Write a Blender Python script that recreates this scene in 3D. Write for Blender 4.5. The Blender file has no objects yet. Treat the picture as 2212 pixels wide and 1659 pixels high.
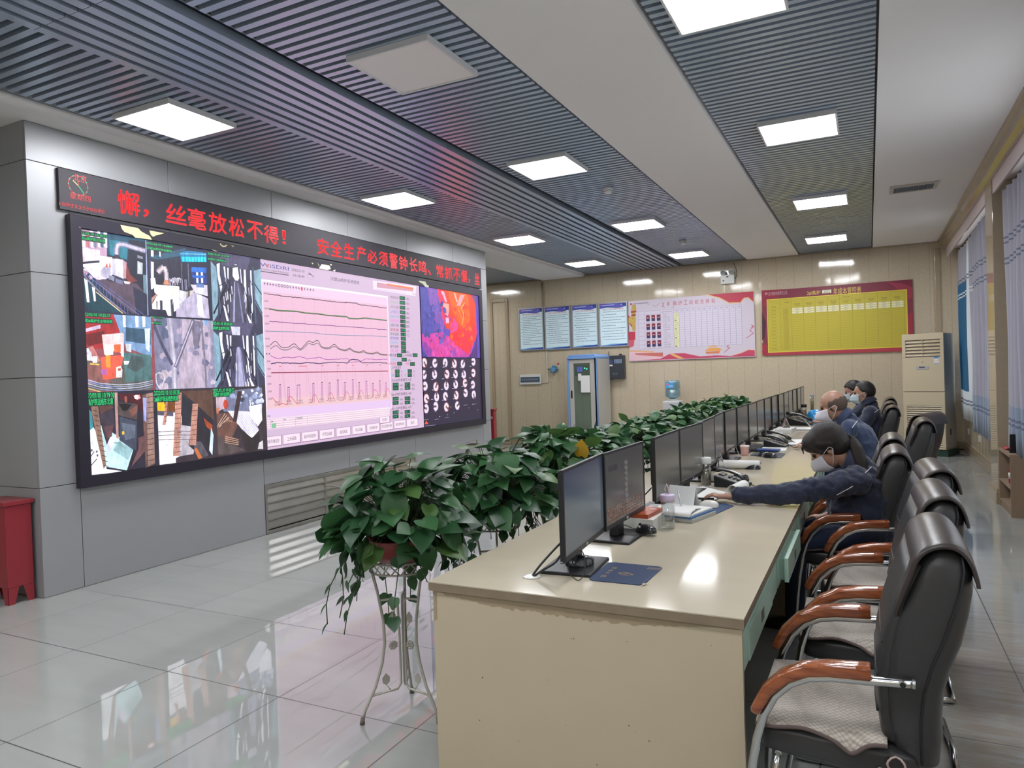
import bpy, bmesh, math, random
from mathutils import Vector, Matrix
C = bpy.context.scene.collection
SC = bpy.context.scene
PI = math.pi
random.seed(7)

# ---------------------------------------------------------------- camera
CX, CY, FPX = 1106.0, 829.5, 1542.0
CAMH = 1.53
YAW, PIT, ROL = 0.4644145, -0.01360416, -0.03366823
_F = Vector((-math.sin(YAW)*math.cos(PIT), math.cos(YAW)*math.cos(PIT), math.sin(PIT)))
_r = Vector((math.cos(YAW), math.sin(YAW), 0)); _u = _r.cross(_F)
_R = _r*math.cos(ROL) + _u*math.sin(ROL); _U = -_r*math.sin(ROL) + _u*math.cos(ROL)
cam = bpy.data.objects.new('camera', bpy.data.cameras.new('camera')); C.objects.link(cam)
cam.data.sensor_width = 36.0
cam.data.lens = FPX/2212*36
cam.data.clip_start = 0.05
cam.matrix_world = Matrix(((_R.x, _U.x, -_F.x, 0), (_R.y, _U.y, -_F.y, 0), (_R.z, _U.z, -_F.z, CAMH), (0, 0, 0, 1)))
SC.camera = cam

def ray(x, y):
    return _R*((x-CX)/FPX) - _U*((y-CY)/FPX) + _F
def at_x(x, y, X):
    d = ray(x, y); return d*(X/d.x) + Vector((0, 0, CAMH))
def at_y(x, y, Y):
    d = ray(x, y); return d*(Y/d.y) + Vector((0, 0, CAMH))
def at_z(x, y, Z):
    d = ray(x, y); return d*((Z-CAMH)/d.z) + Vector((0, 0, CAMH))

# ---------------------------------------------------------------- world, exposure
SC.view_settings.view_transform = 'Standard'
SC.view_settings.look = 'None'
SC.view_settings.gamma = 1.0
SC.view_settings.exposure = 1.28
SC.view_settings.use_curve_mapping = False
SC.cycles.use_denoising = True
SC.cycles.max_bounces = 8
SC.cycles.diffuse_bounces = 4
SC.cycles.glossy_bounces = 4
SC.cycles.transmission_bounces = 6
SC.cycles.transparent_max_bounces = 12
SC.cycles.caustics_reflective = False
SC.cycles.caustics_refractive = False
SC.cycles.sample_clamp_indirect = 6.0
W = bpy.data.worlds.new('world'); SC.world = W; W.use_nodes = True
bg = W.node_tree.nodes['Background']
bg.inputs[0].default_value = (0.86, 0.93, 1.0, 1); bg.inputs[1].default_value = .9
PANEL_STRENGTH = 16.0

# ---------------------------------------------------------------- materials
def lin(c):
    return c/12.92 if c <= 0.04045 else ((c+0.055)/1.055)**2.4
def rgb(h):
    if isinstance(h, str):
        h = h.lstrip('#'); return tuple(lin(int(h[i:i+2], 16)/255) for i in (0, 2, 4)) + (1,)
    return tuple(h[:3]) + (1,)
_mats = {}
def mat(name, col='#808080', rough=0.5, metal=0.0, emit=0.0, emitcol=None, coat=0.0, spec=0.5, trans=0.0, alpha=1.0,
        noise=0.0, nscale=8.0, bump=0.0, bscale=60.0, stretch=None, transl=0.0, ior=1.45, sheen=0.0):
    if name in _mats: return _mats[name]
    m = bpy.data.materials.new(name); m.use_nodes = True
    nt = m.node_tree; b = nt.nodes['Principled BSDF']
    b.inputs['Base Color'].default_value = rgb(col)
    b.inputs['Roughness'].default_value = rough
    b.inputs['Metallic'].default_value = metal
    b.inputs['Coat Weight'].default_value = coat
    b.inputs['Coat Roughness'].default_value = 0.06
    b.inputs['Specular IOR Level'].default_value = spec
    b.inputs['Transmission Weight'].default_value = trans
    b.inputs['IOR'].default_value = ior
    b.inputs['Alpha'].default_value = alpha
    b.inputs['Sheen Weight'].default_value = sheen
    if emit:
        b.inputs['Emission Color'].default_value = rgb(emitcol or col)
        b.inputs['Emission Strength'].default_value = emit
    if noise or bump:
        tc = nt.nodes.new('ShaderNodeTexCoord'); mp = nt.nodes.new('ShaderNodeMapping')
        nt.links.new(tc.outputs['Object'], mp.inputs[0])
        if stretch: mp.inputs['Scale'].default_value = stretch
    if noise:
        n = nt.nodes.new('ShaderNodeTexNoise'); n.inputs['Scale'].default_value = nscale; n.inputs['Detail'].default_value = 5
        nt.links.new(mp.outputs[0], n.inputs['Vector'])
        cr = nt.nodes.new('ShaderNodeMix'); cr.data_type = 'RGBA'
        c = rgb(col)
        cr.inputs[6].default_value = tuple(x*(1-noise) for x in c[:3])+(1,)
        cr.inputs[7].default_value = tuple(min(1, x*(1+noise)) for x in c[:3])+(1,)
        nt.links.new(n.outputs['Fac'], cr.inputs[0]); nt.links.new(cr.outputs[2], b.inputs['Base Color'])
    if bump:
        n2 = nt.nodes.new('ShaderNodeTexNoise'); n2.inputs['Scale'].default_value = bscale; n2.inputs['Detail'].default_value = 4
        nt.links.new(mp.outputs[0], n2.inputs['Vector'])
        bp = nt.nodes.new('ShaderNodeBump'); bp.inputs['Strength'].default_value = bump; bp.inputs['Distance'].default_value = 0.01
        nt.links.new(n2.outputs['Fac'], bp.inputs['Height']); nt.links.new(bp.outputs[0], b.inputs['Normal'])
    if transl:
        t = nt.nodes.new('ShaderNodeBsdfTranslucent'); t.inputs[0].default_value = rgb(col)
        mx = nt.nodes.new('ShaderNodeMixShader'); mx.inputs[0].default_value = transl
        out = nt.nodes['Material Output']
        nt.links.new(b.outputs[0], mx.inputs[1]); nt.links.new(t.outputs[0], mx.inputs[2]); nt.links.new(mx.outputs[0], out.inputs[0])
    _mats[name] = m
    return m
def thin_glass(name, tint='#ffffff', refl=.10, body=0.0, rough=.03):
    """thin clear wall: mostly see-through, a little mirror, optional milky body"""
    if name in _mats: return _mats[name]
    m = bpy.data.materials.new(name); m.use_nodes = True; nt = m.node_tree; b = nt.nodes['Principled BSDF']
    b.inputs['Base Color'].default_value = rgb(tint); b.inputs['Roughness'].default_value = .3
    t = nt.nodes.new('ShaderNodeBsdfTransparent'); t.inputs[0].default_value = rgb(tint)
    g = nt.nodes.new('ShaderNodeBsdfGlossy'); g.inputs['Roughness'].default_value = rough
    lw = nt.nodes.new('ShaderNodeLayerWeight'); lw.inputs[0].default_value = .35
    mr = nt.nodes.new('ShaderNodeMapRange'); nt.links.new(lw.outputs['Facing'], mr.inputs[0]); mr.inputs[3].default_value = refl; mr.inputs[4].default_value = min(1, refl*4)
    m1 = nt.nodes.new('ShaderNodeMixShader'); m1.inputs[0].default_value = body; nt.links.new(t.outputs[0], m1.inputs[1]); nt.links.new(b.outputs[0], m1.inputs[2])
    m2 = nt.nodes.new('ShaderNodeMixShader'); nt.links.new(mr.outputs[0], m2.inputs[0]); nt.links.new(m1.outputs[0], m2.inputs[1]); nt.links.new(g.outputs[0], m2.inputs[2])
    nt.links.new(m2.outputs[0], nt.nodes['Material Output'].inputs[0]); _mats[name] = m
    return m
def ncol(m): return m.node_tree, m.node_tree.nodes['Principled BSDF']

def attr_mat(name, emit=0.0, rough=0.35, coat=0.0, spec=0.4, grain=0.0):
    """print or screen: colour comes from the artwork polygons"""
    if name in _mats: return _mats[name]
    m = bpy.data.materials.new(name); m.use_nodes = True
    nt, b = ncol(m)
    a = nt.nodes.new('ShaderNodeVertexColor'); a.layer_name = 'ink'
    b.inputs['Roughness'].default_value = rough; b.inputs['Coat Weight'].default_value = coat
    b.inputs['Specular IOR Level'].default_value = spec
    if emit:
        b.inputs['Base Color'].default_value = (0.02, 0.02, 0.02, 1)
        src = a.outputs[0]
        if grain:      # the busy, compressed look of a camera picture
            tc = nt.nodes.new('ShaderNodeTexCoord'); mp = nt.nodes.new('ShaderNodeMapping'); mp.inputs['Scale'].default_value = (1, 22, 9); nt.links.new(tc.outputs['Object'], mp.inputs[0])
            n = nt.nodes.new('ShaderNodeTexNoise'); n.inputs['Scale'].default_value = 1.0; n.inputs['Detail'].default_value = 9; n.inputs['Roughness'].default_value = .72; nt.links.new(mp.outputs[0], n.inputs['Vector'])
            mr = nt.nodes.new('ShaderNodeMapRange'); nt.links.new(n.outputs['Fac'], mr.inputs[0]); mr.inputs[1].default_value = .3; mr.inputs[2].default_value = .7; mr.inputs[3].default_value = 1-grain; mr.inputs[4].default_value = 1+grain*.9
            mx = nt.nodes.new('ShaderNodeVectorMath'); mx.operation = 'SCALE'; nt.links.new(src, mx.inputs[0]); nt.links.new(mr.outputs[0], mx.inputs['Scale']); src = mx.outputs[0]
        nt.links.new(src, b.inputs['Emission Color']); b.inputs['Emission Strength'].default_value = emit
        m.cycles.emission_sampling = 'FRONT'
    else:
        nt.links.new(a.outputs[0], b.inputs['Base Color'])
    _mats[name] = m
    return m

# ---------------------------------------------------------------- object helpers
def tag(o, label=None, cat=None, group=None, kind=None):
    if label: o['label'] = label
    if cat: o['category'] = cat
    if group: o['group'] = group
    if kind: o['kind'] = kind
    return o
def thing(name, label, cat, loc=(0, 0, 0), rz=0.0, group=None):
    o = bpy.data.objects.new(name, None); C.objects.link(o)
    o.empty_display_size = 0.05
    o.location = loc; o.rotation_euler = (0, 0, rz)
    return tag(o, label, cat, group)
def kids(o): return [c for c in bpy.data.objects if c.parent == o]
def dup(o, parent=None):
    c = o.copy(); C.objects.link(c); c.parent = parent
    for ch in kids(o): dup(ch, c)
    return c
def dup_at(o, loc, rz=None, label=None, group=None):
    c = dup(o); c.location = loc
    if rz is not None: c.rotation_euler = (0, 0, rz)
    if label: c['label'] = label
    if group: c['group'] = group
    return c

class MB:
    def __init__(s): s.v = []; s.f = []; s.mi = []; s.sm = []
    def add(s, vs, fs, mi=0, sm=False):
        o = len(s.v); s.v += [tuple(p) for p in vs]
        for f in fs: s.f.append(tuple(o+i for i in f)); s.mi.append(mi); s.sm.append(sm)
        return s
    def bx(s, x0, x1, y0, y1, z0, z1, mi=0):
        vs = [(x0, y0, z0), (x1, y0, z0), (x1, y1, z0), (x0, y1, z0), (x0, y0, z1), (x1, y0, z1), (x1, y1, z1), (x0, y1, z1)]
        return s.add(vs, [(3, 2, 1, 0), (4, 5, 6, 7), (0, 1, 5, 4), (1, 2, 6, 5), (2, 3, 7, 6), (3, 0, 4, 7)], mi)
    def obx(s, c, dx, dy, dz, ax=None, mi=0):
        """oriented box, centre c, full sizes, ax = 3 axis vectors"""
        ax = ax or (Vector((1, 0, 0)), Vector((0, 1, 0)), Vector((0, 0, 1))); c = Vector(c)
        vs = []
        for k in (-.5, .5):
            for i, j in ((-.5, -.5), (.5, -.5), (.5, .5), (-.5, .5)):
                vs.append(c + ax[0]*dx*i + ax[1]*dy*j + ax[2]*dz*k)
        return s.add(vs, [(3, 2, 1, 0), (4, 5, 6, 7), (0, 1, 5, 4), (1, 2, 6, 5), (2, 3, 7, 6), (3, 0, 4, 7)], mi)
    def prism(s, poly, axis, a, b, mi=0, sm=False):
        """polygon extruded along an axis; poly in the other two axes, in order"""
        n = len(poly)
        def P(p, t):
            return {'x': (t, p[0], p[1]), 'y': (p[0], t, p[1]), 'z': (p[0], p[1], t)}[axis]
        s.add([P(p, a) for p in poly] + [P(p, b) for p in poly], [tuple(range(n-1, -1, -1)), tuple(range(n, 2*n))], mi)
        o = len(s.v) - 2*n
        for i in range(n):
            j = (i+1) % n; s.f.append((o+i, o+j, o+n+j, o+n+i)); s.mi.append(mi); s.sm.append(sm)
        return s
    def tube(s, pts, r, seg=8, mi=0, closed=False, flat=1.0, sm=True):
        pts = [Vector(p) for p in pts]; n = len(pts); rs = r if isinstance(r, (list, tuple)) else [r]*n
        rings = []; up = None
        for i, p in enumerate(pts):
            if closed: t = pts[(i+1) % n] - pts[i-1]
            else: t = pts[min(i+1, n-1)] - pts[max(i-1, 0)]
            if t.length < 1e-9: t = Vector((0, 0, 1))
            t.normalize()
            if up is None:
                up = Vector((0, 0, 1)) if abs(t.z) < 0.9 else Vector((1, 0, 0))
            up = (up - t*up.dot(t))
            if up.length < 1e-6: up = t.orthogonal()
            up.normalize(); sd = t.cross(up)
            rings.append([p + (up*math.cos(a)*flat + sd*math.sin(a))*rs[i] for a in [2*PI*k/seg for k in range(seg)]])
        vs = [q for rg in rings for q in rg]; fs = []
        m = n if closed else n-1
        for i in range(m):
            i2 = (i+1) % n
            for k in range(seg):
                k2 = (k+1) % seg; fs.append((i*seg+k, i*seg+k2, i2*seg+k2, i2*seg+k))
        s.add(vs, fs, mi, sm)
        if not closed:
            o = len(s.v) - n*seg
            s.f.append(tuple(o+k for k in range(seg-1, -1, -1))); s.mi.append(mi); s.sm.append(False)
            s.f.append(tuple(o+(n-1)*seg+k for k in range(seg))); s.mi.append(mi); s.sm.append(False)
        return s
    def lathe(s, prof, c=(0, 0, 0), seg=20, mi=0, sm=True, sx=1.0, sy=1.0):
        vs = []; fs = []; n = len(prof)
        for r, z in prof:
            for k in range(seg):
                a = 2*PI*k/seg; vs.append((c[0]+r*math.cos(a)*sx, c[1]+r*math.sin(a)*sy, c[2]+z))
        for i in range(n-1):
            for k in range(seg):
                k2 = (k+1) % seg; fs.append((i*seg+k, i*seg+k2, (i+1)*seg+k2, (i+1)*seg+k))
        s.add(vs, fs, mi, sm)
        o = len(s.v)-n*seg
        if prof[0][0] > 1e-5: s.f.append(tuple(o+k for k in range(seg-1, -1, -1))); s.mi.append(mi); s.sm.append(False)
        if prof[-1][0] > 1e-5: s.f.append(tuple(o+(n-1)*seg+k for k in range(seg))); s.mi.append(mi); s.sm.append(False)
        return s
    def loft(s, sts, seg=20, mi=0, ex=2.6, sm=True):
        """sts: (centre, axisA, axisB, halfA, halfB); superellipse rings"""
        vs = []; fs = []; n = len(sts)
        for st in sts:
            c, A, B, ha, hb = st[:5]; e = st[5] if len(st) > 5 else ex
            c = Vector(c); A = Vector(A); B = Vector(B)
            for k in range(seg):
                a = 2*PI*k/seg; ca, sa = math.cos(a), math.sin(a)
                x = math.copysign(abs(ca)**(2/e), ca)*ha; y = math.copysign(abs(sa)**(2/e), sa)*hb
                vs.append(c + A*x + B*y)
        for i in range(n-1):
            for k in range(seg):
                k2 = (k+1) % seg; fs.append((i*seg+k, i*seg+k2, (i+1)*seg+k2, (i+1)*seg+k))
        fs.append(tuple(range(seg-1, -1, -1))); fs.append(tuple((n-1)*seg+k for k in range(seg)))
        return s.add(vs, fs, mi, sm)
    def sheet(s, fn, nu, nv, mi=0, sm=True, thick=0.0):
        vs = [fn(i/nu, j/nv) for i in range(nu+1) for j in range(nv+1)]
        fs = [(i*(nv+1)+j, (i+1)*(nv+1)+j, (i+1)*(nv+1)+j+1, i*(nv+1)+j+1) for i in range(nu) for j in range(nv)]
        return s.add(vs, fs, mi, sm)
    def sphere(s, c, r, seg=14, mi=0, sx=1, sy=1, sz=1, ax=None):
        vs = []; fs = []; n = seg//2; c = Vector(c)
        for i in range(n+1):
            th = PI*i/n
            for k in range(seg):
                a = 2*PI*k/seg
                q = Vector((r*math.sin(th)*math.cos(a)*sx, r*math.sin(th)*math.sin(a)*sy, r*math.cos(th)*sz))
                if ax: q = ax[0]*q.x + ax[1]*q.y + ax[2]*q.z
                vs.append(c+q)
        for i in range(n):
            for k in range(seg):
                k2 = (k+1) % seg; fs.append((i*seg+k, (i+1)*seg+k, (i+1)*seg+k2, i*seg+k2))
        return s.add(vs, fs, mi, True)
    def capsule(s, p, q, r0, r1, seg=14, mi=0):
        p = Vector(p); q = Vector(q); d = q-p; L = d.length; t = d.normalized() if L > 1e-6 else Vector((0, 0, 1))
        pts = []; rs = []
        for a in (88, 65, 40, 18): pts.append(p - t*r0*math.sin(math.radians(a))); rs.append(r0*math.cos(math.radians(a)))
        for k in range(5): pts.append(p.lerp(q, k/4)); rs.append(r0+(r1-r0)*k/4)
        for a in (18, 40, 65, 88): pts.append(q + t*r1*math.sin(math.radians(a))); rs.append(r1*math.cos(math.radians(a)))
        return s.tube(pts, rs, seg, mi)
    def mesh(s, name, mats):
        me = bpy.data.meshes.new(name); me.from_pydata(s.v, [], s.f)
        for m in (mats if isinstance(mats, (list, tuple)) else [mats]): me.materials.append(m)
        me.polygons.foreach_set('material_index', s.mi); me.polygons.foreach_set('use_smooth', s.sm)
        me.validate(); me.update()
        return me
    def build(s, name, mats, parent=None, bevel=0.0, subd=0, solid=0.0, bseg=2):
        o = bpy.data.objects.new(name, s.mesh(name, mats)); C.objects.link(o)
        if parent is not None: o.parent = parent
        if solid:
            k = o.modifiers.new('t', 'SOLIDIFY'); k.thickness = solid; k.offset = 0
        if bevel:
            k = o.modifiers.new('b', 'BEVEL'); k.width = bevel; k.segments = bseg; k.limit_method = 'ANGLE'; k.angle_limit = 0.7
        if subd:
            k = o.modifiers.new('s', 'SUBSURF'); k.levels = subd; k.render_levels = subd
        return o
def struct(name, mb, mats, **k):
    return tag(mb.build(name, mats, **k), kind='structure')
def remeshed(name, mb, mats, parent, voxel=0.008, smooth=4, wrinkle=0.0, wscale=0.12, sub=0, bpyname=None):
    """one continuous skin grown over overlapping shapes"""
    t = bpy.data.objects.new('tmp', mb.mesh('tmp', mats)); C.objects.link(t)
    k = t.modifiers.new('r', 'REMESH'); k.mode = 'VOXEL'; k.voxel_size = voxel; k.use_smooth_shade = True
    k = t.modifiers.new('s', 'SMOOTH'); k.factor = 0.5; k.iterations = smooth
    if wrinkle:
        tx = bpy.data.textures.new('folds', 'CLOUDS'); tx.noise_scale = wscale; tx.noise_depth = 2
        k = t.modifiers.new('d', 'DISPLACE'); k.texture = tx; k.strength = wrinkle; k.mid_level = 0.5; k.texture_coords = 'LOCAL'
        k = t.modifiers.new('s2', 'SMOOTH'); k.factor = 0.5; k.iterations = 2
    dg = bpy.context.evaluated_depsgraph_get()
    me = bpy.data.meshes.new_from_object(t.evaluated_get(dg))
    me.name = name
    bpy.data.objects.remove(t, do_unlink=True)
    if not me.materials:
        for m in (mats if isinstance(mats, (list, tuple)) else [mats]): me.materials.append(m)
    o = bpy.data.objects.new(name, me); C.objects.link(o)
    if parent is not None: o.parent = parent
    return o

# ---------------------------------------------------------------- flat artwork on a plane
_gly = {}
def glyphs(txt, bold=0.0):
    key = (txt, bold)
    if key in _gly: return _gly[key]
    cu = bpy.data.curves.new('t', 'FONT'); cu.body = txt; cu.size = 1.0; cu.resolution_u = 2; cu.offset = bold
    o = bpy.data.objects.new('t', cu); C.objects.link(o)
    dg = bpy.context.evaluated_depsgraph_get()
    me = bpy.data.meshes.new_from_object(o.evaluated_get(dg))
    vs = [(v.co.x, v.co.y) for v in me.vertices]; fs = [tuple(p.vertices) for p in me.polygons]
    bpy.data.objects.remove(o, do_unlink=True); bpy.data.meshes.remove(me); bpy.data.curves.remove(cu)
    if not vs: vs = [(0, 0)]
    xs = [a for a, b in vs]; ys = [b for a, b in vs]
    _gly[key] = (vs, fs, min(xs), max(xs), min(ys), max(ys))
    return _gly[key]
class Art:
    """flat artwork: o = origin, u / v = unit axes, n = normal; pix maps a photograph point to the plane"""
    def __init__(s, o, u, v, n, pix=None, step=0.00025):
        s.o, s.u, s.v, s.n = Vector(o), Vector(u), Vector(v), Vector(n); s.pix = pix; s.k = 0; s.step = step
        s.V = []; s.Fc = []; s.col = []; s.z = (0, 0, 1.0)
        s.ofs = 0.0; s.bbs = []; s.bold = 0.0
    def zoom(s, ox, oy, sc): s.z = (ox, oy, sc)
    def p(s, x, y):
        q = s.pix(s.z[0]+x/s.z[2], s.z[1]+y/s.z[2]) - s.o
        return (q.dot(s.u), q.dot(s.v))
    def raw(s, pts, faces, col, layer=None):
        # each shape lies just above whatever it overlaps
        xs = [q[0] for q in pts]; ys = [q[1] for q in pts]; bb = (min(xs), max(xs), min(ys), max(ys))
        L = 0
        for (x0, x1, y0, y1, l) in s.bbs:
            if l > L and x0 < bb[1] and bb[0] < x1 and y0 < bb[3] and bb[2] < y1: L = l
        L += 1; s.bbs.append(bb + (L,))
        h = s.ofs + s.step*L
        b = len(s.V); s.V += [s.o + s.u*a + s.v*c + s.n*h for a, c in pts]; cc = rgb(col)
        for f in faces: s.Fc.append(tuple(b+i for i in f)); s.col.append(cc)
    def uv(s, pts, col): s.raw(pts, [tuple(range(len(pts)))], col)
    def px(s, pts, col): s.uv([s.p(*q) for q in pts], col)
    def rect(s, a0, c0, a1, c1, col): s.uv([(a0, c0), (a1, c0), (a1, c1), (a0, c1)], col)
    def line(s, pts, w, col, px=False):
        if px: pts = [s.p(*q) for q in pts]
        P = []; Fs = []
        for (a, b), (c, d) in zip(pts[:-1], pts[1:]):
            L = math.hypot(c-a, d-b) or 1; nx, ny = -(d-b)/L*w/2, (c-a)/L*w/2
            ex, ey = (c-a)/L*w*.3, (d-b)/L*w*.3
            o = len(P); P += [(a+nx-ex, b+ny-ey), (a-nx-ex, b-ny-ey), (c-nx+ex, d-ny+ey), (c+nx+ex, d+ny+ey)]; Fs.append((o, o+1, o+2, o+3))
        s.raw(P, Fs, col)
    def disc(s, a, c, ra, rc, col, seg=20, a0=0, a1=360):
        pts = [(a+ra*math.cos(math.radians(t)), c+rc*math.sin(math.radians(t))) for t in [a0+(a1-a0)*k/seg for k in range(seg + (a1-a0 < 360))]]
        if a1-a0 < 360: pts = [(a, c)] + pts
        s.uv(pts, col)
    def text(s, txt, a0, c0, a1, c1, col, full=False):
        """fit txt into the box; with full the width follows from the height, centred"""
        vs, fs, x0, x1, y0, y1 = glyphs(txt, s.bold)
        w = (x1-x0) or 1; h = (y1-y0) or 1
        if full:
            sc = (c1-c0)/h; m = (a0+a1)/2; a0, a1 = m-w*sc/2, m+w*sc/2
        s.raw([(a0+(x-x0)/w*(a1-a0), c0+(y-y0)/h*(c1-c0)) for x, y in vs], fs, col)
    def ptext(s, txt, tl, br, col):
        """box given by two photograph points (top left, bottom right)"""
        a0, c1 = s.p(*tl); a1, c0 = s.p(*br)
        s.text(txt, a0, c0, a1, c1, col)
    def build(s, name, m, parent=None):
        me = bpy.data.meshes.new(name); me.from_pydata([tuple(q) for q in s.V], [], s.Fc)
        ca = me.color_attributes.new('ink', 'FLOAT_COLOR', 'CORNER')
        buf = []
        for f, c in zip(s.Fc, s.col): buf += list(c)*len(f)
        ca.data.foreach_set('color', buf)
        me.materials.append(m); me.update()
        # faces look along the normal
        bm = bmesh.new(); bm.from_mesh(me)
        bm.normal_update()
        fl = [f for f in bm.faces if f.normal.dot(s.n) < 0]
        if fl: bmesh.ops.reverse_faces(bm, faces=fl)
        bm.to_mesh(me); bm.free()
        o = bpy.data.objects.new(name, me); C.objects.link(o)
        if parent is not None: o.parent = parent
        return o
# ================================================================ THE ROOM
YF = 13.97; YB = -3.6; XS = -5.454
m_white = mat('ceiling_paint', '#e4e1e0', 0.75, noise=0.02, nscale=3)
m_slat = mat('slat_metal', '#b3c0d2', 0.30, 0.55)
m_void = mat('void_black', '#4a586e', 0.9)
m_alu = mat('grey_composite_panel', '#97989a', 0.42, 0.2, noise=0.02, nscale=2)
m_groove = mat('panel_groove', '#2a2a2c', 0.8)
m_black = mat('black_plastic', '#17181b', 0.35)
m_blackm = mat('black_matte', '#1b1c1f', 0.6)

# floor: polished pale tiles, 0.8 m, thin grey joints
def floor_mat():
    m = mat('polished_tiles', '#9a9b97', 0.04, coat=0.0, spec=1.0)
    nt, b = ncol(m)
    tc = nt.nodes.new('ShaderNodeTexCoord'); sp = nt.nodes.new('ShaderNodeSeparateXYZ'); nt.links.new(tc.outputs['Object'], sp.inputs[0])
    def math_(op, a, b_=None, c=None):
        n = nt.nodes.new('ShaderNodeMath'); n.operation = op
        for i, v in enumerate((a, b_, c)):
            if v is None: continue
            if isinstance(v, (int, float)): n.inputs[i].default_value = v
            else: nt.links.new(v, n.inputs[i])
        return n.outputs[0]
    def joint(out, ph):
        t = math_('FRACT', math_('DIVIDE', math_('ADD', out, 40-ph), 0.8))
        d = math_('MINIMUM', t, math_('SUBTRACT', 1, t))
        return math_('LESS_THAN', d, 0.0034)
    j = math_('MAXIMUM', joint(sp.outputs[0], -5.003 % 0.8), joint(sp.outputs[1], 3.355 % 0.8))
    # each tile a touch lighter or darker, faint stone veins
    fl = nt.nodes.new('ShaderNodeTexWhiteNoise'); fl.noise_dimensions = '2D'
    cx = math_('FLOOR', math_('DIVIDE', math_('ADD', sp.outputs[0], 40-(-5.003 % 0.8)), 0.8)); cy = math_('FLOOR', math_('DIVIDE', math_('ADD', sp.outputs[1], 40-(3.355 % 0.8)), 0.8))
    cb = nt.nodes.new('ShaderNodeCombineXYZ'); nt.links.new(cx, cb.inputs[0]); nt.links.new(cy, cb.inputs[1]); nt.links.new(cb.outputs[0], fl.inputs[0])
    mp = nt.nodes.new('ShaderNodeMapping'); mp.inputs['Scale'].default_value = (1.2, 6.0, 1); nt.links.new(tc.outputs['Object'], mp.inputs[0])
    nz = nt.nodes.new('ShaderNodeTexNoise'); nz.inputs['Scale'].default_value = 1.3; nz.inputs['Detail'].default_value = 6; nt.links.new(mp.outputs[0], nz.inputs['Vector'])
    v = math_('MULTIPLY_ADD', nz.outputs['Fac'], 0.16, math_('MULTIPLY_ADD', fl.outputs['Value'], 0.05, 0.88))
    hs = nt.nodes.new('ShaderNodeHueSaturation'); hs.inputs['Color'].default_value = rgb('#9b9d9a'); nt.links.new(v, hs.inputs['Value'])
    # scuffed grey dirt behind the chairs
    dn = nt.nodes.new('ShaderNodeTexNoise'); dn.inputs['Scale'].default_value = 1.0; dn.inputs['Detail'].default_value = 7; dn.inputs['Roughness'].default_value = 0.75
    mp2 = nt.nodes.new('ShaderNodeMapping'); mp2.inputs['Scale'].default_value = (3.5, 22.0, 1); nt.links.new(tc.outputs['Object'], mp2.inputs[0]); nt.links.new(mp2.outputs[0], dn.inputs['Vector'])
    band = nt.nodes.new('ShaderNodeMapRange'); nt.links.new(math_('ABSOLUTE', math_('SUBTRACT', sp.outputs[0], 0.52)), band.inputs[0])
    band.inputs[1].default_value = 0.16; band.inputs[2].default_value = 0.48; band.inputs[3].default_value = 1.0; band.inputs[4].default_value = 0.0
    yb = nt.nodes.new('ShaderNodeMapRange'); nt.links.new(sp.outputs[1], yb.inputs[0]); yb.inputs[1].default_value = 5.6; yb.inputs[2].default_value = 4.2; yb.inputs[3].default_value = 0.15; yb.inputs[4].default_value = 1.0
    mr_ = nt.nodes.new('ShaderNodeMapRange'); nt.links.new(dn.outputs['Fac'], mr_.inputs[0]); mr_.inputs[1].default_value = .36; mr_.inputs[2].default_value = .56; dn_r = mr_.outputs[0]
    dm = math_('MULTIPLY', math_('MULTIPLY', band.outputs[0], yb.outputs[0]), dn_r)
    mx0 = nt.nodes.new('ShaderNodeMix'); mx0.data_type = 'RGBA'; nt.links.new(math_('MULTIPLY', dm, 0.62), mx0.inputs[0]); nt.links.new(hs.outputs[0], mx0.inputs[6]); mx0.inputs[7].default_value = rgb('#8a7768')
    mx = nt.nodes.new('ShaderNodeMix'); mx.data_type = 'RGBA'; nt.links.new(j, mx.inputs[0]); nt.links.new(mx0.outputs[2], mx.inputs[6]); mx.inputs[7].default_value = rgb('#2c2e32')
    nt.links.new(mx.outputs[2], b.inputs['Base Color'])
    nt.links.new(math_('MULTIPLY_ADD', j, 0.5, math_('MULTIPLY_ADD', dm, 0.16, 0.015)), b.inputs['Roughness'])
    # slow waviness of the polish
    wn = nt.nodes.new('ShaderNodeTexNoise'); wn.inputs['Scale'].default_value = 9; wn.inputs['Detail'].default_value = 1; nt.links.new(tc.outputs['Object'], wn.inputs['Vector'])
    bp = nt.nodes.new('ShaderNodeBump'); bp.inputs['Strength'].default_value = 0.02; bp.inputs['Distance'].default_value = 0.006
    nt.links.new(wn.outputs['Fac'], bp.inputs['Height']); nt.links.new(bp.outputs[0], b.inputs['Normal'])
    return m
struct('floor', MB().bx(-9.0, 1.8, YB, YF+.2, -0.1, 0.0), floor_mat())

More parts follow.
